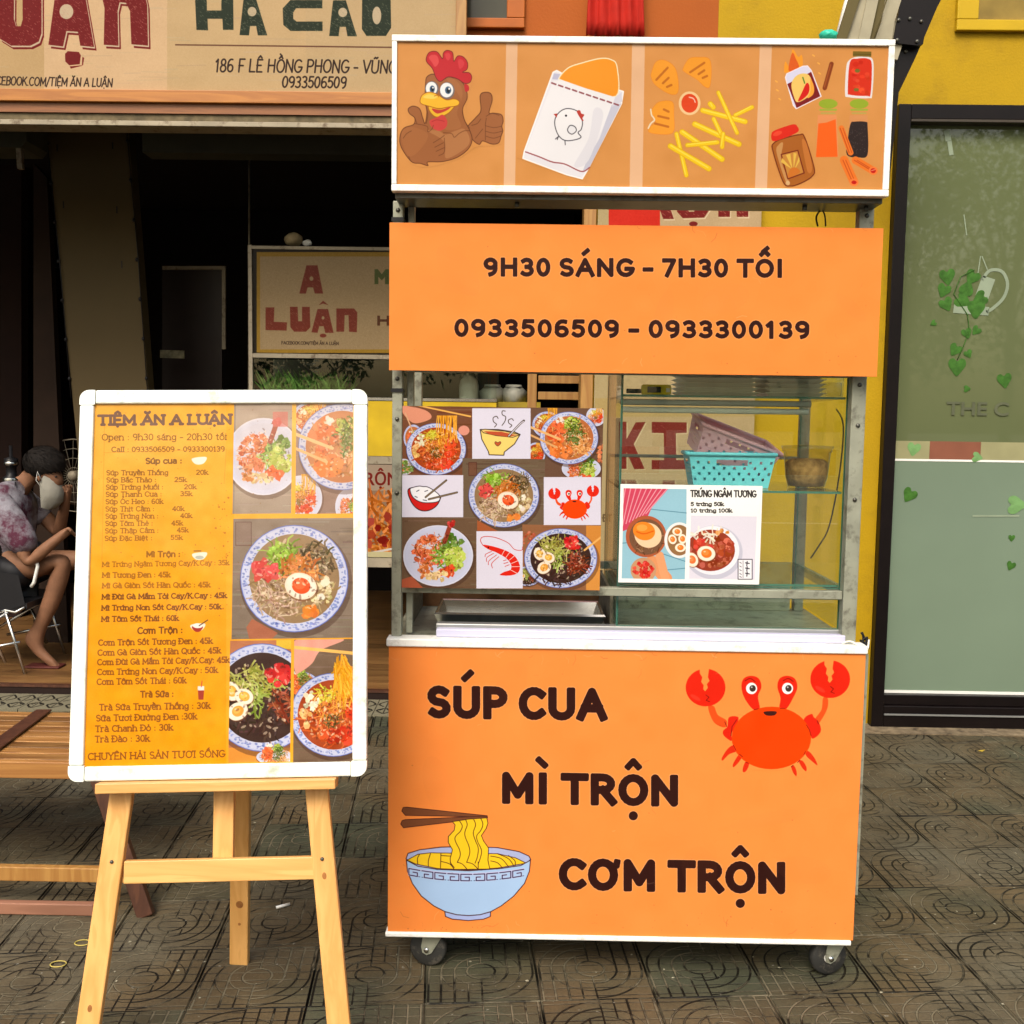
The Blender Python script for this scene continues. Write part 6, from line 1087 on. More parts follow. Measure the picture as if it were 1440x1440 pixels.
for x, y, s_, a_ in ((272,58,30,10),(262,98,26,-20),(268,138,26,30),(345,60,28,-30),(328,95,28,160),(315,128,30,60),(368,122,28,-60),(355,152,34,0),(328,222,20,20),(356,215,18,-40),(295,270,24,-30),(332,282,16,30),(300,318,34,0),(437,358,28,10),(328,384,13,90),(232,194,12,-60),(175,557,26,-10),(357,582,20,80),(163,690,28,-30),(470,720,36,90),(458,815,13,0),(456,895,18,-20)):
    q = P7(x, y); k = s_/2.057/F*WY; pts = [(0,-1),(.5,-.45),(.85,.1),(.75,.6),(.35,.72),(0,.45),(-.35,.72),(-.75,.6),(-.85,.1),(-.5,-.45)]; c_, d_ = math.cos(R(a_)), math.sin(R(a_))
    L3 = smooth([(u*c_-v*d_, u*d_+v*c_) for u, v in pts], n=3)*.72*k*1.2; vs = [(q.x+a, DY-.001*abs(a)/k, q.z+b) for a, b in L3]; mb = MB().add([(q.x, DY-.0015, q.z)]+vs, [(0, 1+i, 1+(i+1) % len(vs)) for i in range(len(vs))]); dp('leaf_sticker', mb, leafp if (x, y) in ((175,557),(470,720),(357,582)) else leafm)
vine = MB(); vine.tube([P7(x, y)+Vector((0,-.002,0)) for x, y in ((350,40),(310,60),(290,110),(330,170),(335,215),(318,262),(300,300))], .0022, 5); dp('vine_stem', vine, leafm)
def ribbon(name, pts, w, m):
    P = [P7(x, y) for x, y in pts]; mb = MB(); w = w/2.057/F*WY
    for i, p in enumerate(P):
        d = (P[min(i+1, len(P)-1)]-P[max(i-1, 0)]).normalized(); n = Vector((d.z, 0, -d.x))*w/2; mb.v += [tuple(p+n), tuple(p-n)]
    for i in range(len(P)-1): mb.face((2*i, 2*i+1, 2*i+3, 2*i+2))
    dp(name, mb, m, fix=False) if False else build(name, mb, m, t, fix=False)
ribbon('pot_handle_sticker', smooth([(372,70),(395,42),(430,45),(446,80),(435,120),(405,150),(385,162)], False), 9, wst)
ribbon('pot_sticker', [(392,62),(372,118)], 38, wst); ribbon('pot_base_sticker', [(290,152),(392,160)], 24, wst); ribbon('pot_string_sticker', [(368,0),(360,55)], 3, wst); ribbon('pot_string_sticker', [(372,0),(388,40)], 3, wst); ribbon('tape_mark', [(140+180,-120+0),(148+180,-60)], 3, wst)
for x0, y0, x1, y1, w_ in ((1331,183,1334,198,8),(1335,198,1338,218,6)): 
    q = [((x0-1200)*2.057, (y0-360)*2.057), ((x1-1200)*2.057, (y1-360)*2.057)]; ribbon('tape_mark', q, w_*2.057, wst)
V, Fc, _e = textmesh('THE C', .02); k = .065/CAPH*.95; q0 = P7(268, 459); mb = MB().add([(q0.x+(v[0]-V[0][0]*0)*k*1.2, DY-.003, q0.z+v[1]*k) for v in V], Fc); build('door_lettering', mb, gst, t, fix=False)
ribbon('road_line_reflection', [(345,752),(480,752)], 5, wst)  # mirrored road marking, drawn as a pale ribbon on the glass
# ================================================================== shop interior
FZ = .05
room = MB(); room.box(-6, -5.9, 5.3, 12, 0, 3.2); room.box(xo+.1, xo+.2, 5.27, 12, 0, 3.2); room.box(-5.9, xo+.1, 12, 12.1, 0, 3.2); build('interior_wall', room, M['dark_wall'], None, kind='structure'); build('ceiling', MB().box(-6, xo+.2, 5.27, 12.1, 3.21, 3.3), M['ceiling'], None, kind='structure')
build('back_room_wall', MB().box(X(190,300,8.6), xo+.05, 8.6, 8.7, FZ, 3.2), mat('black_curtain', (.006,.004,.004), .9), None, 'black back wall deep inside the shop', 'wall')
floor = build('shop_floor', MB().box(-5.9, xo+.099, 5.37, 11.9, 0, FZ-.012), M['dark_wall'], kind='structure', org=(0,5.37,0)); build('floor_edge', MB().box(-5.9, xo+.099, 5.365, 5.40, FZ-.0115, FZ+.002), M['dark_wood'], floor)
pl = MB().box(-.698, .698, 0, .137, 0, .0115, bev=0); p0 = build('plank', pl, M['floor_wood'], None, org=(0,0,0)); pme = p0.data; bpy.data.objects.remove(p0)
for j in range(24):
    for i in range(-4, 3):
        x = i*1.4+(j % 3)*.47
        if x-.7 < -5.8 or x+.7 > xo+.09: continue
        o = bpy.data.objects.new('plank', pme); COL.objects.link(o); o.parent = floor; o.location = (x, .035+j*.14, FZ-.0115)
Q = lambda P, Y: [(W(x, y, Y).x, W(x, y, Y).z) for x, y in P]
t = thing('slanted_panel', W(120, 560, 6.1), 'wide cream slanted panel edged with small dark lights inside the shop', 'panel')
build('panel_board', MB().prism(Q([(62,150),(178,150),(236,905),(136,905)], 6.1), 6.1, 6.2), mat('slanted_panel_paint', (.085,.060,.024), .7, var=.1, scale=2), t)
for a, b in (((64,175),(100,560)), ((177,170),(208,560))):
    for k in range(7): f_ = (k+.5)/7; q = W(a[0]+(b[0]-a[0])*f_, a[1]+(b[1]-a[1])*f_, 6.09); build('string_light', MB().blob(q, .011, .008, .014, 1), M['black_plastic'], t)
    build('light_wire', MB().tube([W(a[0], a[1], 6.09), W((a[0]+b[0])/2+2, (a[1]+b[1])/2, 6.09), W(b[0], b[1], 6.09)], .003, 5), M['black_plastic'], t)
for x, y in ((80,208),(158,205),(89,288),(164,295),(171,372)): build('mark', MB().prism(Q([(x-.7,y-5),(x+.7,y-5),(x+.9,y+5),(x-.3,y+5)], 6.097), 6.096, 6.099), M['black_plastic'], t)
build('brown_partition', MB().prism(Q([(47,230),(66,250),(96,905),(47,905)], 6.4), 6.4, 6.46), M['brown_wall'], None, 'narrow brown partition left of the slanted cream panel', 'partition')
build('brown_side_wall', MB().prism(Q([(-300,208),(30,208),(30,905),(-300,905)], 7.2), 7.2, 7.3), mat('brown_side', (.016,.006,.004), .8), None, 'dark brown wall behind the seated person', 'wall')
t = thing('wall_box', W(18, 205, 5.7), 'cream box with a short bracket at the top left of the opening', 'wall box'); build('box', MB().prism(Q([(-60,165),(37,165),(37,198),(30,207),(-60,207)], 5.7), 5.7, 5.95), M['beam'], t); build('bracket', MB().prism(Q([(22,208),(29,208),(31,237),(24,237)], 5.72), 5.72, 5.75), M['old_metal'], t)
build('ceiling_beam', MB().box(X(200,195,5.75), xo+.09, 5.75, 5.9, Z(217,450,5.75), Z(165,450,5.75)), M['beam'], None, 'grey ceiling beam just inside the opening', 'beam')
build('thin_post', MB().tube([W(350.5, 217, 6.2), W(350, 700, 6.2)], .006, 8), M['old_metal'], None, 'thin upright rod left of the inner display cart', 'rod')
t = thing('mirror_frame', W(280, 560, 6.8), 'thin framed dark mirror deep inside the shop', 'mirror'); build('pane', MB().prism(Q([(228,378),(312,378),(312,560),(228,560)], 6.8), 6.8, 6.82), mat('dark_mirror', (.02,.012,.01), .35), t)
build('frame', MB().prism(Q([(228,374),(317,374),(317,491),(312,491),(312,379),(228,379)], 6.78), 6.78, 6.797), M['old_metal'], t)
build('small_plate', MB().prism(Q([(225,492),(259,493),(259,504),(225,503)], 6.6), 6.6, 6.61), mat('dull_plate', (.22,.2,.12), .6, var=.6, scale=30), None, 'small cream plate in the dark left of the mirror', 'plate')
# inner display cart with its own sign
IY = 5.75
ci0, ci1 = X(356,420,IY), X(700,420,IY); iz0, iz1 = Z(497,450,IY), Z(352,450,IY)
ci = Canvas((ci0, IY, iz0), (1,0,0), (0,0,1), ci1-ci0, iz1-iz0, 700, (178, 152, 112)); ci.org(0, 160, 2.571); ci.rect(900, 480, 1800, 880, (40,32,22)); ci.rect(928, 500, 1790, 865, (172,134,46)); ci.rect(940, 516, 1780, 852, (178, 152, 112)); ci.bgc = (178,152,112)
slab(ci, [[(1108,548),(1148,548),(1168,650),(1138,650),(1132,628),(1112,628),(1106,650),(1082,650)], [(960,700),(992,700),(990,752),(1038,754),(1036,784),(960,782)], [(1048,698),(1076,698),(1078,750),(1092,750),(1092,698),(1120,698),(1122,772),(1106,788),(1064,788),(1050,772)], [(1148,706),(1186,706),(1206,792),(1176,792),(1170,768),(1154,768),(1148,792),(1126,790)], [(1216,704),(1280,704),(1292,718),(1290,790),(1262,788),(1260,728),(1246,728),(1244,788),(1216,788)]], (132, 56, 40), (170,120,90), [(1126, 596, 7, 8), (1168, 738, 5, 6)], None, n=40)
ci.poly([(1152,692),(1168,676),(1188,692),(1168,686)], (132,56,40)); ci.ell(1168, 802, 12, 7, (132,56,40))
ci.poly([(1354,616),(1354,562),(1366,562),(1380,580),(1394,562),(1406,562),(1406,616),(1392,616),(1392,590),(1380,602),(1368,590),(1368,616)], (90,100,50)); ci.poly([(1364,766),(1364,730),(1374,730),(1374,743),(1398,743),(1398,730),(1408,730),(1408,766),(1398,766),(1398,752),(1374,752),(1374,766)], (96,56,34)); ci.org(0,0,1); pen(ci, 'FACEBOOK.COM/TIỆM ĂN A LUẬN', (396,484), (476,485), 4, .9, (80,60,44)); ci.grain(4, 3)
t = thing('display_cart', (ci0+.5, IY+.3, FZ), 'second food cart with a cream sign and glass case standing inside the shop', 'food cart'); o = build('cart_sign', MB(), M['cream_dull'], t); fill_board(o, ci0, ci1, IY, iz0, iz1, .02, ci, printmat('inner_sign_print', ci, .4, .6), M['old_metal'])
zi = lambda y: Z(y, 450, IY)
build('frame_rail', MB().box(ci0-.02, ci1, IY-.01, IY+.45, zi(351.5), zi(347)), M['old_metal'], t); build('frame_rail', MB().box(ci0-.02, ci1, IY-.01, IY+.03, zi(504), zi(498)), M['old_metal'], t); build('frame_post', MB().box(ci0-.024, ci0-.004, IY-.012, IY+.02, FZ+.02, zi(346)), M['old_metal'], t)
build('case_back', MB().box(ci0, ci1, IY+.44, IY+.45, zi(560), zi(500)), M['beam'], t); build('case_floor', MB().box(ci0, ci1, IY, IY+.44, zi(562), zi(558)), M['steel'], t); build('case_glass', MB().box(ci0, ci1, IY+.0, IY+.005, zi(557), zi(505)), M['glass'], t)
build('yellow_panel', MB().box(ci0, ci1, IY-.005, IY+.45, zi(640), zi(563)), mat('yellow_panel_paint', (.50,.34,.01), .6), t); build('grey_band', MB().box(ci0, ci1, IY-.012, IY+.45, zi(651), zi(640.5)), M['old_metal'], t)
cq = Canvas((X(440,700,IY-.01), IY-.01, zi(782)), (1,0,0), (0,0,1), X(566,700,IY-.01)-X(440,700,IY-.01), zi(652)-zi(782), 1000, (150,120,96)); cq.rect(430,650,570,690,(170,150,130)); sans(cq, 'MÌ TRỘN', (470,682), (560,682), 17, (120,26,20), .03)
rq = random.Random(3); strands(cq, 520, 735, 60, 40, (196,110,40), 260, 16, 3, rq, 50); lumps(cq, 525, 745, 40, 25, (150,40,20), 30, 7, rq); cq.line([(450,770),(520,778),(570,768)], 3, (220,210,200)); cq.rect(430,776,570,790,(206,196,150))
o = build('noodle_poster', MB(), M['cream_dull'], t); fill_board(o, cq.O.x, cq.O.x+cq.w, IY-.01, zi(782), zi(652), .01, cq, printmat('noodle_poster_print', cq, .4, .6), M['cream_dull'])
build('lower_trim', MB().box(ci0, ci1, IY-.012, IY+.01, zi(796), zi(783)), M['old_metal'], t)
rv = random.Random(2); gm_ = mat('herb_green', (.10,.20,.035), .6, var=.5, scale=30); hb2 = MB()
for _ in range(420):
    x = rv.uniform(X(365,530,IY), X(480,530,IY)); y = rv.uniform(IY+.08, IY+.38); z = zi(558)+.004; a = rv.uniform(0, 6.28); l = rv.uniform(.05, .17); dx, dy = .02*math.cos(a), .02*math.sin(a); w_ = .004
    hb2.add([(x-w_,y,z),(x+w_,y,z),(x+dx*2+w_,y+dy,z+l*.6),(x+dx*4,y+dy*2,z+l)], [(0,1,2,3)])
build('herbs', hb2, gm_, None, 'bunch of fresh green herbs inside the second cart', 'herbs', kind='stuff')
t = thing('plastic_bag', W(415, 345, IY+.1), 'crumpled pale bag on top of the second cart', 'bag'); build('bag_body', MB().blob(W(413, 337, IY+.1), .05, .05, .038, 3, .10, seed=5), M['cream_dull'], t); build('bag_knot', MB().blob(W(432, 342, IY+.1), .026, .02, .018, 2, .25, seed=6), M['white_plastic'], t)
# shelf of white containers and wooden rack behind the cart, seen above the food poster
HY2 = 6.0; hz = lambda y: Z(y, 690, HY2)
build('yellow_shelf', MB().box(X(550,565,HY2), X(760,565,HY2), HY2-.05, HY2+.35, hz(585), hz(565)), mat('yellow_shelf_paint', (.40,.29,.03), .6), None, 'yellow shelf carrying white containers behind the food poster', 'shelf')
cc_ = mat('white_ceramic', (.42,.42,.36), .3)
build('white_bottle', MB().lathe([(0,0),(.056,0),(.058,.02),(.058,.09),(.05,.12),(.028,.15),(.026,.18),(.03,.2),(0,.205)], (W(659, 565, HY2).x, HY2+.02, hz(565)+.001), 'z', 22), cc_, None, 'tall white bottle on the yellow shelf, left of two small jars', 'bottle')
for px, lb in ((692, 'small white square jar next to the tall bottle on the yellow shelf'), (722, 'small white square jar farthest right on the yellow shelf')):
    c = (W(px, 565, HY2).x, HY2+.02, hz(565)+.001); tt = thing('white_jar', c, lb, 'jar', 'small white jars on the yellow shelf'); build('body', MB().lathe([(0,0),(.075,0),(.078,.06),(.05,.085),(0,.086)], c, 'z', 4), cc_, tt); build('lid', MB().lathe([(.05,.087),(.046,.1),(0,.1)], c, 'z', 8), cc_, tt)
t = thing('wooden_rack', W(785, 700, 5.6), 'light brown wooden ladder-back rack seen behind the cart frame', 'rack'); 
for px in (748, 820): build('upright', MB().box(W(px-7, 600, 5.6).x, W(px+6, 600, 5.6).x, 5.6, 5.64, FZ, Z(524, 780, 5.6), bev=.003), M['post_wood'], t)
for py in (533, 556, 590, 640, 700): build('slat', MB().box(W(756, 600, 5.6).x, W(813, 600, 5.6).x, 5.61, 5.63, Z(py+6, 780, 5.6), Z(py-5, 780, 5.6), bev=.002), M['post_wood'], t)
# flask and fan behind the person
t = thing('steel_flask', W(17, 700, 6.3), 'dark flask with steel rings standing behind the seated person', 'flask'); c = (W(17, 700, 6.3).x, 6.3, W(17, 672, 6.3).z)
build('body', MB().lathe([(0,-.25),(.05,-.25),(.05,0.),(.03,.02),(.03,.07),(.04,.075),(.04,.12),(.01,.13),(.01,.2),(0,.2)], c, 'z', 18), M['black_plastic'], t); build('ring', MB().lathe([(.041,.08),(.044,.085),(.044,.095),(.041,.1)], c, 'z', 18), M['steel'], t); build('ring', MB().lathe([(.051,-.03),(.053,-.025),(.053,-.01),(.051,0)], c, 'z', 18), M['steel'], t)
t = thing('electric_fan', W(104, 900, 6.5), 'grey wire guarded electric fan behind the seated person', 'fan'); c = W(109, 668, 6.5); gd = MB()
for r_ in (.23, .17, .11, .05): gd.tube([(c.x+r_*math.cos(a/24*6.2832), c.y-.05, c.z+r_*math.sin(a/24*6.2832)) for a in range(25)], .0035 if r_ > .2 else .0018, 5)
build('guard', gd, M['old_metal'], t); sp = MB()
for k in range(24): a = k/24*6.2832; sp.tube([(c.x+.03*math.cos(a), c.y-.07, c.z+.03*math.sin(a)), (c.x+.23*math.cos(a), c.y-.05, c.z+.23*math.sin(a))], .0013, 4)
build('guard_wire', sp, M['old_metal'], t); build('hub', MB().lathe([(0,-.08),(.03,-.08),(.03,0),(0,0)], c, 'y', 16), M['old_metal'], t)
for k in range(3): a = k*2.094; build('blade', MB().add([(c.x+.03*math.cos(a), c.y-.03, c.z+.03*math.sin(a)), (c.x+.2*math.cos(a-.1), c.y-.045, c.z+.2*math.sin(a-.1)), (c.x+.2*math.cos(a+.6), c.y-.01, c.z+.2*math.sin(a+.6)), (c.x+.03*math.cos(a+.8), c.y-.015, c.z+.03*math.sin(a+.8))], [(0,1,2,3)]), M['brown_wall'], t)
build('stand', MB().tube([(c.x, c.y+.03, c.z-.03), (c.x, c.y+.03, FZ+.02)], .012, 8), M['black_plastic'], t)
# ------------------------------------------------------------------ seated person on a folding chair
PYY = 5.85
def wp(px, py, dy=0.): q = W(px, py, PYY); return Vector((q.x, PYY+dy, q.z))
def skin(name, V, E, m, parent, root=0, sub=2, label=None):
    org = ORG[parent.name]; me = bpy.data.meshes.new(name); me.from_pydata([tuple(v[0]-org) for v in V], E, []); o = bpy.data.objects.new(name, me); COL.objects.link(o)
    o.modifiers.new('k', 'SKIN').use_smooth_shade = True
    if not me.skin_vertices: me.skin_vertices.new() if hasattr(me.skin_vertices, 'new') else None
    for i, v in enumerate(V): me.skin_vertices[0].data[i].radius = v[1] if isinstance(v[1], tuple) else (v[1], v[1])
    me.skin_vertices[0].data[root].use_root = True; s_ = o.modifiers.new('s', 'SUBSURF'); s_.levels = sub; s_.render_levels = sub
    dg = bpy.context.evaluated_depsgraph_get(); nm = bpy.data.meshes.new_from_object(o.evaluated_get(dg)); o.modifiers.clear(); o.data = nm; nm.materials.clear(); nm.materials.append(m)
    for p in nm.polygons: p.use_smooth = True
    o.parent = parent; ORG[o.name] = org; return tag(o, label)
person = thing('person', (wp(20, 900).x, PYY, FZ), 'person in a tie-dye shirt and face mask bent forward on a folding chair', 'person')
sk = mat('skin', (.19,.09,.048), .65, var=.2, scale=14, bump=.002, bscale=60, spec=.3)
V = [(wp(2,796), (.11,.13)), (wp(-2,748), (.085,.11)), (wp(8,712), (.075,.10)), (wp(36,678), .046), (wp(48,664), (.058,.06)), (wp(64,654), (.088,.078)), (wp(74,672), (.07,.062)), (wp(82,688), (.042,.045)),
 (wp(40,798,-.10), .085), (wp(103,783,-.10), .058), (wp(82,845,-.10), .052), (wp(60,893,-.10), .034), (wp(46,899,-.10), .034), (wp(68,912,-.10), .032), (wp(86,928,-.10), .024), (wp(94,934,-.10), .016),
 (wp(40,796,.12), .085), (wp(112,790,.12), .058), (wp(104,850,.14), .05), (wp(96,905,.14), .034), (wp(118,930,.14), .026),
 (wp(16,702,-.17), .06), (wp(46,745,-.2), .045), (wp(64,786,-.2), .04), (wp(86,766,-.2), .036), (wp(106,748,-.18), .026),
 (wp(20,704,.17), .06), (wp(62,752,.18), .044), (wp(66,748,.16), .04), (wp(82,715,.08), .03), (wp(88,700,.05), .024), (wp(91,692,.04), (.028,.016))]
E = [(0,1),(1,2),(2,3),(3,4),(4,5),(5,6),(6,7),(0,8),(8,9),(9,10),(10,11),(11,12),(11,13),(13,14),(14,15),(0,16),(16,17),(17,18),(18,19),(19,20),(2,21),(21,22),(22,23),(23,24),(24,25),(2,26),(26,27),(27,28),(28,29),(29,30),(30,31)]
b = len(V); palm = 31
for k, (dx, dy_, dz) in enumerate(((-3,-10,-.03),(0,-12,-.015),(3,-12,0),(5,-11,.015),(-6,-3,-.03))):
    p1 = wp(91+dx*.6, 692+dy_*.45, .04+dz); p2 = wp(91+dx-1, 692+dy_*.85, .035+dz); n0 = len(V); V += [(p1, .0095), (p2, .008)]; E += [(palm, n0), (n0, n0+1)]
n0 = len(V); V.append((wp(112,742,-.17), (.03,.016))); E.append((25, n0)); palm = n0
for k in range(5): p1 = wp(117, 741+k*2-3, -.19+k*.014); p2 = wp(121, 746+k*2-3, -.19+k*.014); n1 = len(V); V += [(p1, .0095), (p2, .008)]; E += [(palm, n1), (n1, n1+1)]
for k, (tx, ty) in enumerate(((95,937),(92,938),(89,938),(86,937),(83,935))): n1 = len(V); V.append((wp(tx+2, ty, -.12+k*.011), .008)); E.append((14, n1))
skin('body', V, E, sk, person, 0)
tie = mat('tie_dye', (.22,.21,.24), .9, var=.25, scale=18, bump=.03, bscale=7, dirt=(.07,.010,.028), dirt_amt=.95, dscale=6.5, dlo=.46)
SV = [(wp(2,806), (.185,.20)), (wp(-6,752), (.18,.20)), (wp(4,712), (.165,.19)), (wp(30,688), .085), (wp(14,706,-.15), .10), (wp(40,738,-.18), .10), (wp(67,774,-.19), .085), (wp(16,706,.15), .08), (wp(34,724,.17), .075), (wp(46,738,.18), .07)]
skin('shirt', SV, [(0,1),(1,2),(2,3),(2,4),(4,5),(5,6),(2,7),(7,8),(8,9)], tie, person)
skin('shorts', [(wp(0,800), (.15,.17)), (wp(24,803,-.1), .11), (wp(58,805,-.1), .095), (wp(24,803,.12), .11), (wp(64,800,.12), .095)], [(0,1),(1,2),(0,3),(3,4)], M['black_plastic'], person)
build('shorts_stripe', MB().tube([wp(72,770,-.2), wp(76,790,-.2), wp(70,812,-.19), wp(66,818,-.19)], .010, 6), M['white_plastic'], person)
hair = mat('black_hair', (.007,.005,.004), .8, spec=.2, var=.5, scale=60, bump=.003, bscale=120)
hv = MB(); hv.blob(wp(62,651), .118, .093, .098, 4, .025, seed=3); o = build('hair', hv, hair, person); me = o.data; cc0 = wp(66,668)-ORG['person']
bm = bmesh.new(); bm.from_mesh(me)
axd = (wp(92,640)-wp(48,690)).normalized()
for v in bm.verts:   # the hairline: cut away where the face and neck are
    d = v.co-cc0; s_ = d.dot(Vector((.45,0,-.9)).normalized())
    if s_ > .012: v.co -= Vector((.45,0,-.9)).normalized()*(s_-.012)
bm.to_mesh(me); bm.free()
ht = MB(); rh = random.Random(5); up_d = Vector((-.45,0,.9)).normalized()
for _ in range(700):
    d = Vector((rh.gauss(0,1), rh.gauss(0,1), rh.gauss(0,1))).normalized()
    p = wp(62,651)+Vector((d.x*.116, d.y*.092, d.z*.096))
    if (p-wp(66,668)).dot(up_d) < -.008: continue
    f_ = (Vector((.7,0,-.55))-d*Vector((.7,0,-.55)).dot(d)).normalized()*rh.uniform(.02,.05); s2 = d.cross(f_).normalized()*.004; ht.add([p-s2, p+s2, p+f_+d*.008], [(0,1,2)])
build('hair_tufts', ht, hair, o, fix=False)
skin('ear', [(wp(63,668,-.083), (.018,.008)), (wp(66,676,-.083), (.013,.007))], [(0,1)], sk, person, 0, 1); skin('ear', [(wp(63,668,.083), (.018,.008)), (wp(66,676,.083), (.013,.007))], [(0,1)], sk, person, 0, 1)
mk = MB(); pf = [(64,676),(70,668),(80,674),(86,692),(84,706),(74,716),(66,712)]
L3 = [wp(x, y, -.074 if i in (0, 1, 6) else -.05) for i, (x, y) in enumerate(pf)]; R3 = [wp(x, y, .074 if i in (0, 1, 6) else .05) for i, (x, y) in enumerate(pf)]; mid = [wp(x+(4 if i in (2,3,4) else 0), y, 0) for i, (x, y) in enumerate(pf)]
cl = wp(72,692,-.082); cr2 = wp(72,692,.082); n_ = len(pf); mk.add(L3+mid+R3+[cl, cr2], [(i, (i+1) % n_, n_+(i+1) % n_, n_+i) for i in (1,2,3,4)]+[(n_+i, n_+(i+1) % n_, 2*n_+(i+1) % n_, 2*n_+i) for i in (1,2,3,4)]+[(3*n_, i, (i+1) % n_) for i in range(n_)]+[(3*n_+1, 2*n_+(i+1) % n_, 2*n_+i) for i in range(n_)], 0, True); build('face_mask', mk, mat('mask_cloth', (.27,.26,.22), .8, bump=.004, bscale=30), person); build('mask_loop', MB().tube([wp(67,672,-.085), wp(63,662,-.09), wp(61,674,-.088), wp(66,682,-.085)], .002, 5), M['white_plastic'], person)
build('eye', MB().blob(wp(83,670,-.04), .008, .008, .006, 2), M['black_plastic'], person)
t = thing('folding_chair', (wp(20, 900).x, PYY, FZ), 'folding camp chair with black fabric seat under the masked person', 'chair')
st = MB(); st.add([wp(-60,835,-.24), wp(66,838,-.24), wp(66,838,.24), wp(-60,835,.24), wp(-60,850,-.24), wp(20,858,-.24), wp(66,846,-.24), wp(66,846,.24), wp(20,858,.24), wp(-60,850,.24)], [(0,1,2,3),(0,4,5,6,1),(3,2,7,8,9),(1,6,7,2),(4,9,8,5),(5,8,7,6)]); st.add([wp(-60,780,-.245), wp(55,800,-.245), wp(64,840,-.245), wp(30,850,-.245), wp(-60,845,-.245)], [(0,1,2,3,4)]); build('seat', st, M['black_plastic'], t)
for dy in (-.25, .25):
    for a, b_ in (((38,848),(66,938)), ((42,850),(-50,905)), ((12,860),(38,918)), ((58,890),(-20,905))): build('leg', MB().tube([wp(*a, dy), wp(*b_, dy)], .009, 8), M['steel'], t)
build('front_bar', MB().tube([wp(30,850,-.25), wp(38,847,-.25), wp(52,850,-.25), wp(64,843,-.25)], .008, 8), M['steel'], t)
build('slippers', MB().box(wp(50,940).x, wp(98,940).x, PYY-.14, PYY-.04, FZ+.001, FZ+.014, bev=.005), mat('dark_red_rubber', (.07,.015,.012), .6), None, 'dark slipper under the bare foot of the seated person', 'slipper')
# ================================================================== slatted wooden table at left
tz = .43; t = thing('slatted_table', (-1.75, 3.4, 0), 'low slatted brown wooden folding table behind the easel', 'table'); yn, yf = WZ(50, 1068, tz).y, WZ(50, 1001, tz).y; xr = W(150, 1040, yn).x
ns = 9; sw = (yf-yn)/ns
for i in range(ns): build('slat', MB().box(-2.9, xr+i*.004, yn+i*sw+.004, yn+(i+1)*sw-.004, tz-.016, tz+rt_.uniform(-.001, .001), bev=.002), M['slat_wood'], t)
build('apron', MB().box(-2.9, xr+.01, yn-.018, yn+.0035, tz-.055, tz-.002, bev=.003), wood('apron_wood', (.36,.17,.045), (.28,.12,.03), 'x'), t)
q = [WZ(-30, 1068, tz+.004), WZ(62, 1000, tz+.004)]; build('dark_diagonal_strip', MB().beam(q[0]+Vector((0,0,.004)), q[1]+Vector((0,0,.004)), .055, .006, (0,0,1)), M['dark_wood'], t)  # dark strip running diagonally over the slats
ft = WZ(206, 1288); tp = Vector((W(138, 1075, ft.y+.06).x, ft.y+.06, tz-.02)); build('leg', MB().beam(ft, tp, .05, .024, (0,-1,0), bev=.003), M['dark_wood'], t)
build('leg', MB().beam(Vector((-2.6, yn+.1, 0)), Vector((-2.4, yn+.05, tz-.02)), .05, .024, (0,-1,0), bev=.003), M['dark_wood'], t)
build('stretcher', MB().box(-2.9, W(182, 1235, ft.y+.03).x, ft.y+.04, ft.y+.065, W(50,1242,ft.y+.03).z, W(50,1222,ft.y+.03).z, bev=.003), M['post_wood'], t); 
build('fallen_board', MB().box(-2.9, W(131, 1285, 2.93).x, 2.93, 2.955, .001, W(50,1271,2.93).z, bev=.003), M['red_wood'], None, 'worn reddish board lying on edge on the pavement under the table', 'board')
# ------------------------------------------------------------------ litter
q = WZ(398, 1276); build('cigarette_butt', MB().tube([q+Vector((-.018,-.012,.005)), q+Vector((.018,.012,.005))], .0045, 10), M['white_plastic'], None, 'white cigarette butt on the tiles between easel and cart', 'cigarette butt')
for (px, py), lb in (((82, 1357), 'yellow rubber band on the tiles left of the easel leg'), ((116, 1327), 'second small rubber band lying just behind the easel leg')):
    q = WZ(px, py); build('rubber_band', MB().tube([(q.x+.021*math.cos(a/20*6.2832), q.y+.016*math.sin(a/20*6.2832), .003) for a in range(21)], .0016, 6), mat('rubber_band', (.42,.34,.09), .6), None, lb, 'rubber band')
lt = MB()
for _ in range(420):
    x, y = rt_.uniform(-2.6, 3.2), rt_.uniform(2.1, 4.9); s_ = rt_.uniform(.0015, .005); a = rt_.uniform(0, 6.28); lt.add([(x+s_*math.cos(a+k*1.57)*(1.5 if k % 2 else .7), y+s_*math.sin(a+k*1.57), .0022+(.001 if k == 0 else 0)) for k in range(4)], [(0,1,2,3)])
build('litter_specks', lt, mat('pale_specks', (.30,.28,.2), .7, var=.5, scale=300), None, 'tiny pale specks of litter scattered on the tiles', 'litter', kind='stuff')
for px, py, lb in ((1380, 1057, 'small fallen yellow leaf on the tiles before the glass door'),):
    q = WZ(px, py); build('fallen_leaf', MB().add([(q.x-.018,q.y,.004),(q.x,q.y-.010,.003),(q.x+.02,q.y+.004,.009),(q.x,q.y+.012,.004)], [(0,1,2),(0,2,3)]), mat('dry_leaf', (.34,.24,.03), .7), None, lb, 'leaf')
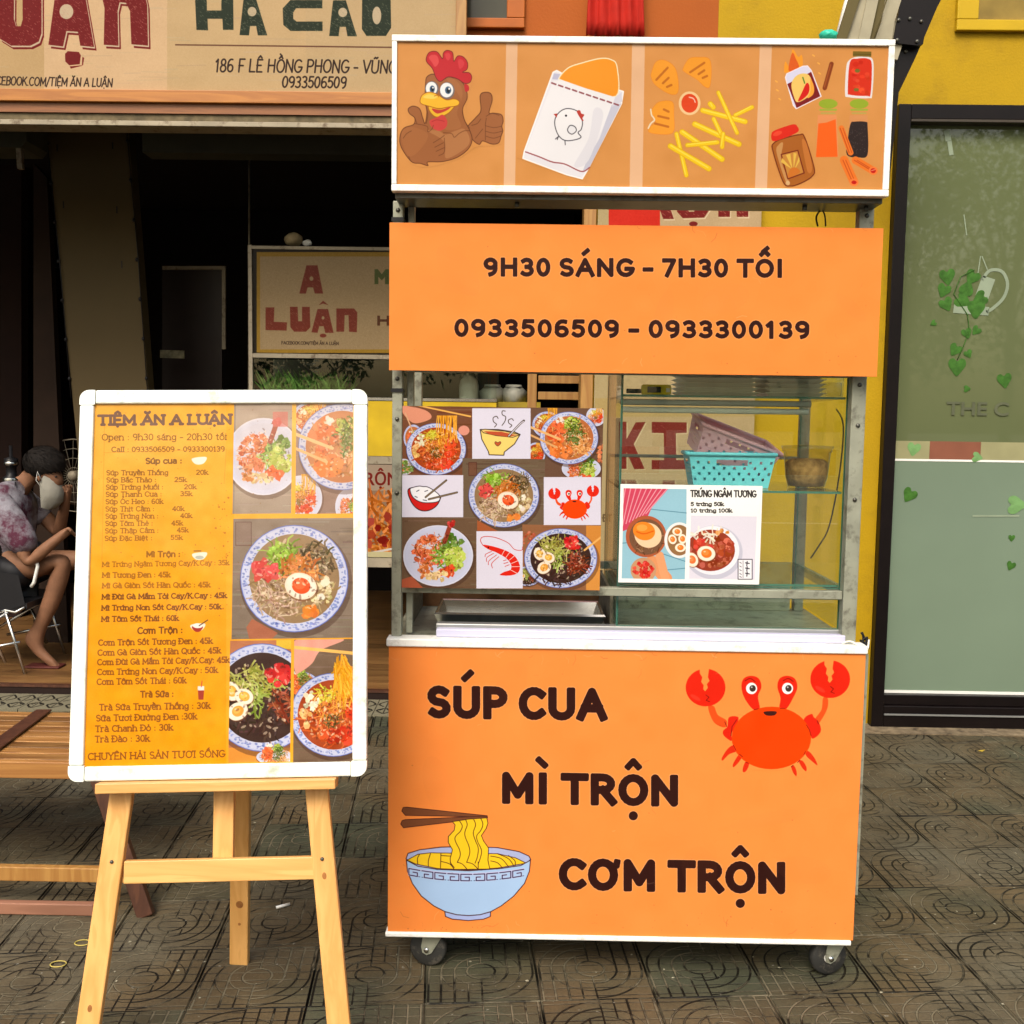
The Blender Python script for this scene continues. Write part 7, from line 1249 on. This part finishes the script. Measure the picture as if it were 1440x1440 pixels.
# ================================================================== the street behind the camera (mirrored in the door)
build('road', MB().add([(-200,-29,-.12),(200,-29,-.12),(200,-3.3,-.12),(-200,-3.3,-.12)], [(0,1,2,3)]), mat('asphalt', (.20,.20,.19), .85, var=.2, scale=2, bump=.003, bscale=80), kind='structure'); build('ground', MB().add([(-300,-300,-.14),(300,-300,-.14),(300,300,-.14),(-300,300,-.14)], [(0,1,2,3)]), mat('earth', (.12,.11,.07), .9), kind='structure')
kb = build('kerb', MB().box(-30, 30, -3.35, -3.2, -.12, .0, bev=0), mat('kerb_stone', (.30,.29,.26), .8), kind='structure'); build('road_line', MB().add([(-60,-11.7,-.116),(60,-11.7,-.116),(60,-11.5,-.116),(-60,-11.5,-.116)], [(0,1,2,3)]), mat('road_paint', (.78,.78,.74), .6), kind='structure'); build('edge_line', MB().add([(-60,-28.4,-.116),(60,-28.4,-.116),(60,-27.9,-.116),(-60,-27.9,-.116)], [(0,1,2,3)]), bpy.data.materials['road_paint'], kind='structure')
t = thing('barrier_wall', (15, -28.8, -.12), 'low red and cream painted wall across the street, mirrored in the glass door', 'wall'); rdp = mat('barrier_red', (.62,.10,.07), .7); crp = mat('barrier_cream', (.82,.78,.58), .7)
for k in range(-4, 16): x = k*1.95+.6; build('segment', MB().box(x, x+1.94, -29, -28.7, -.12, .75), rdp if k % 3 == 1 else crp, t)
def tree(x, y, h_, seed, label):
    rr = random.Random(seed); t = thing('tree', (x, y, -.14), label, 'tree', 'street trees mirrored in the glass door'); tr = MB(); tr.tube([(x,y,-.14),(x+.1,y,h_*.25),(x-.1,y+.1,h_*.55)], [.28,.2,.1], 8)
    cl_ = []
    for k in range(16):
        a = rr.uniform(0, 6.28); r_ = rr.uniform(.3, h_*.34); c = Vector((x+r_*math.cos(a), y+r_*math.sin(a), rr.uniform(h_*.35, h_*.95))); cl_.append(c); tr.tube([(x, y, h_*.4), (x+(c.x-x)*.5, y+(c.y-y)*.5, c.z*.8), tuple(c)], [.1,.06,.02], 6)
    build('trunk', tr, bark, t); lf = MB()
    for c in cl_:
        R_ = rr.uniform(h_*.10, h_*.17)
        for _ in range(300):
            d = Vector((rr.gauss(0,1), rr.gauss(0,1), rr.gauss(0,.8))); d = d.normalized()*R_*rr.random()**.4; p = c+d; s_ = rr.uniform(.08, .2); u = Vector((rr.gauss(0,1), rr.gauss(0,1), rr.gauss(0,1))).normalized(); w_ = u.cross(Vector((rr.gauss(0,1), rr.gauss(0,1), 1))).normalized(); lf.add([p-u*s_, p+w_*s_*.5, p+u*s_, p-w_*s_*.5], [(0,1,2,3)])
    build('crown', lf, leafg, t, fix=False)
bark = mat('bark', (.12,.09,.06), .9, var=.3); leafg = mat('tree_leaves', (.07,.11,.03), .6, var=.5, scale=1.5)
for i, (x, y, h_) in enumerate(((5,-33,10), (10.5,-34,13), (15,-31,12), (20,-33,14), (-2,-34,11), (-10,-33,10))): tree(x, y, h_, 30+i, 'leafy street tree across the road, %s from the left in the row' % ['third','fourth','fifth','sixth','second','first'][i])
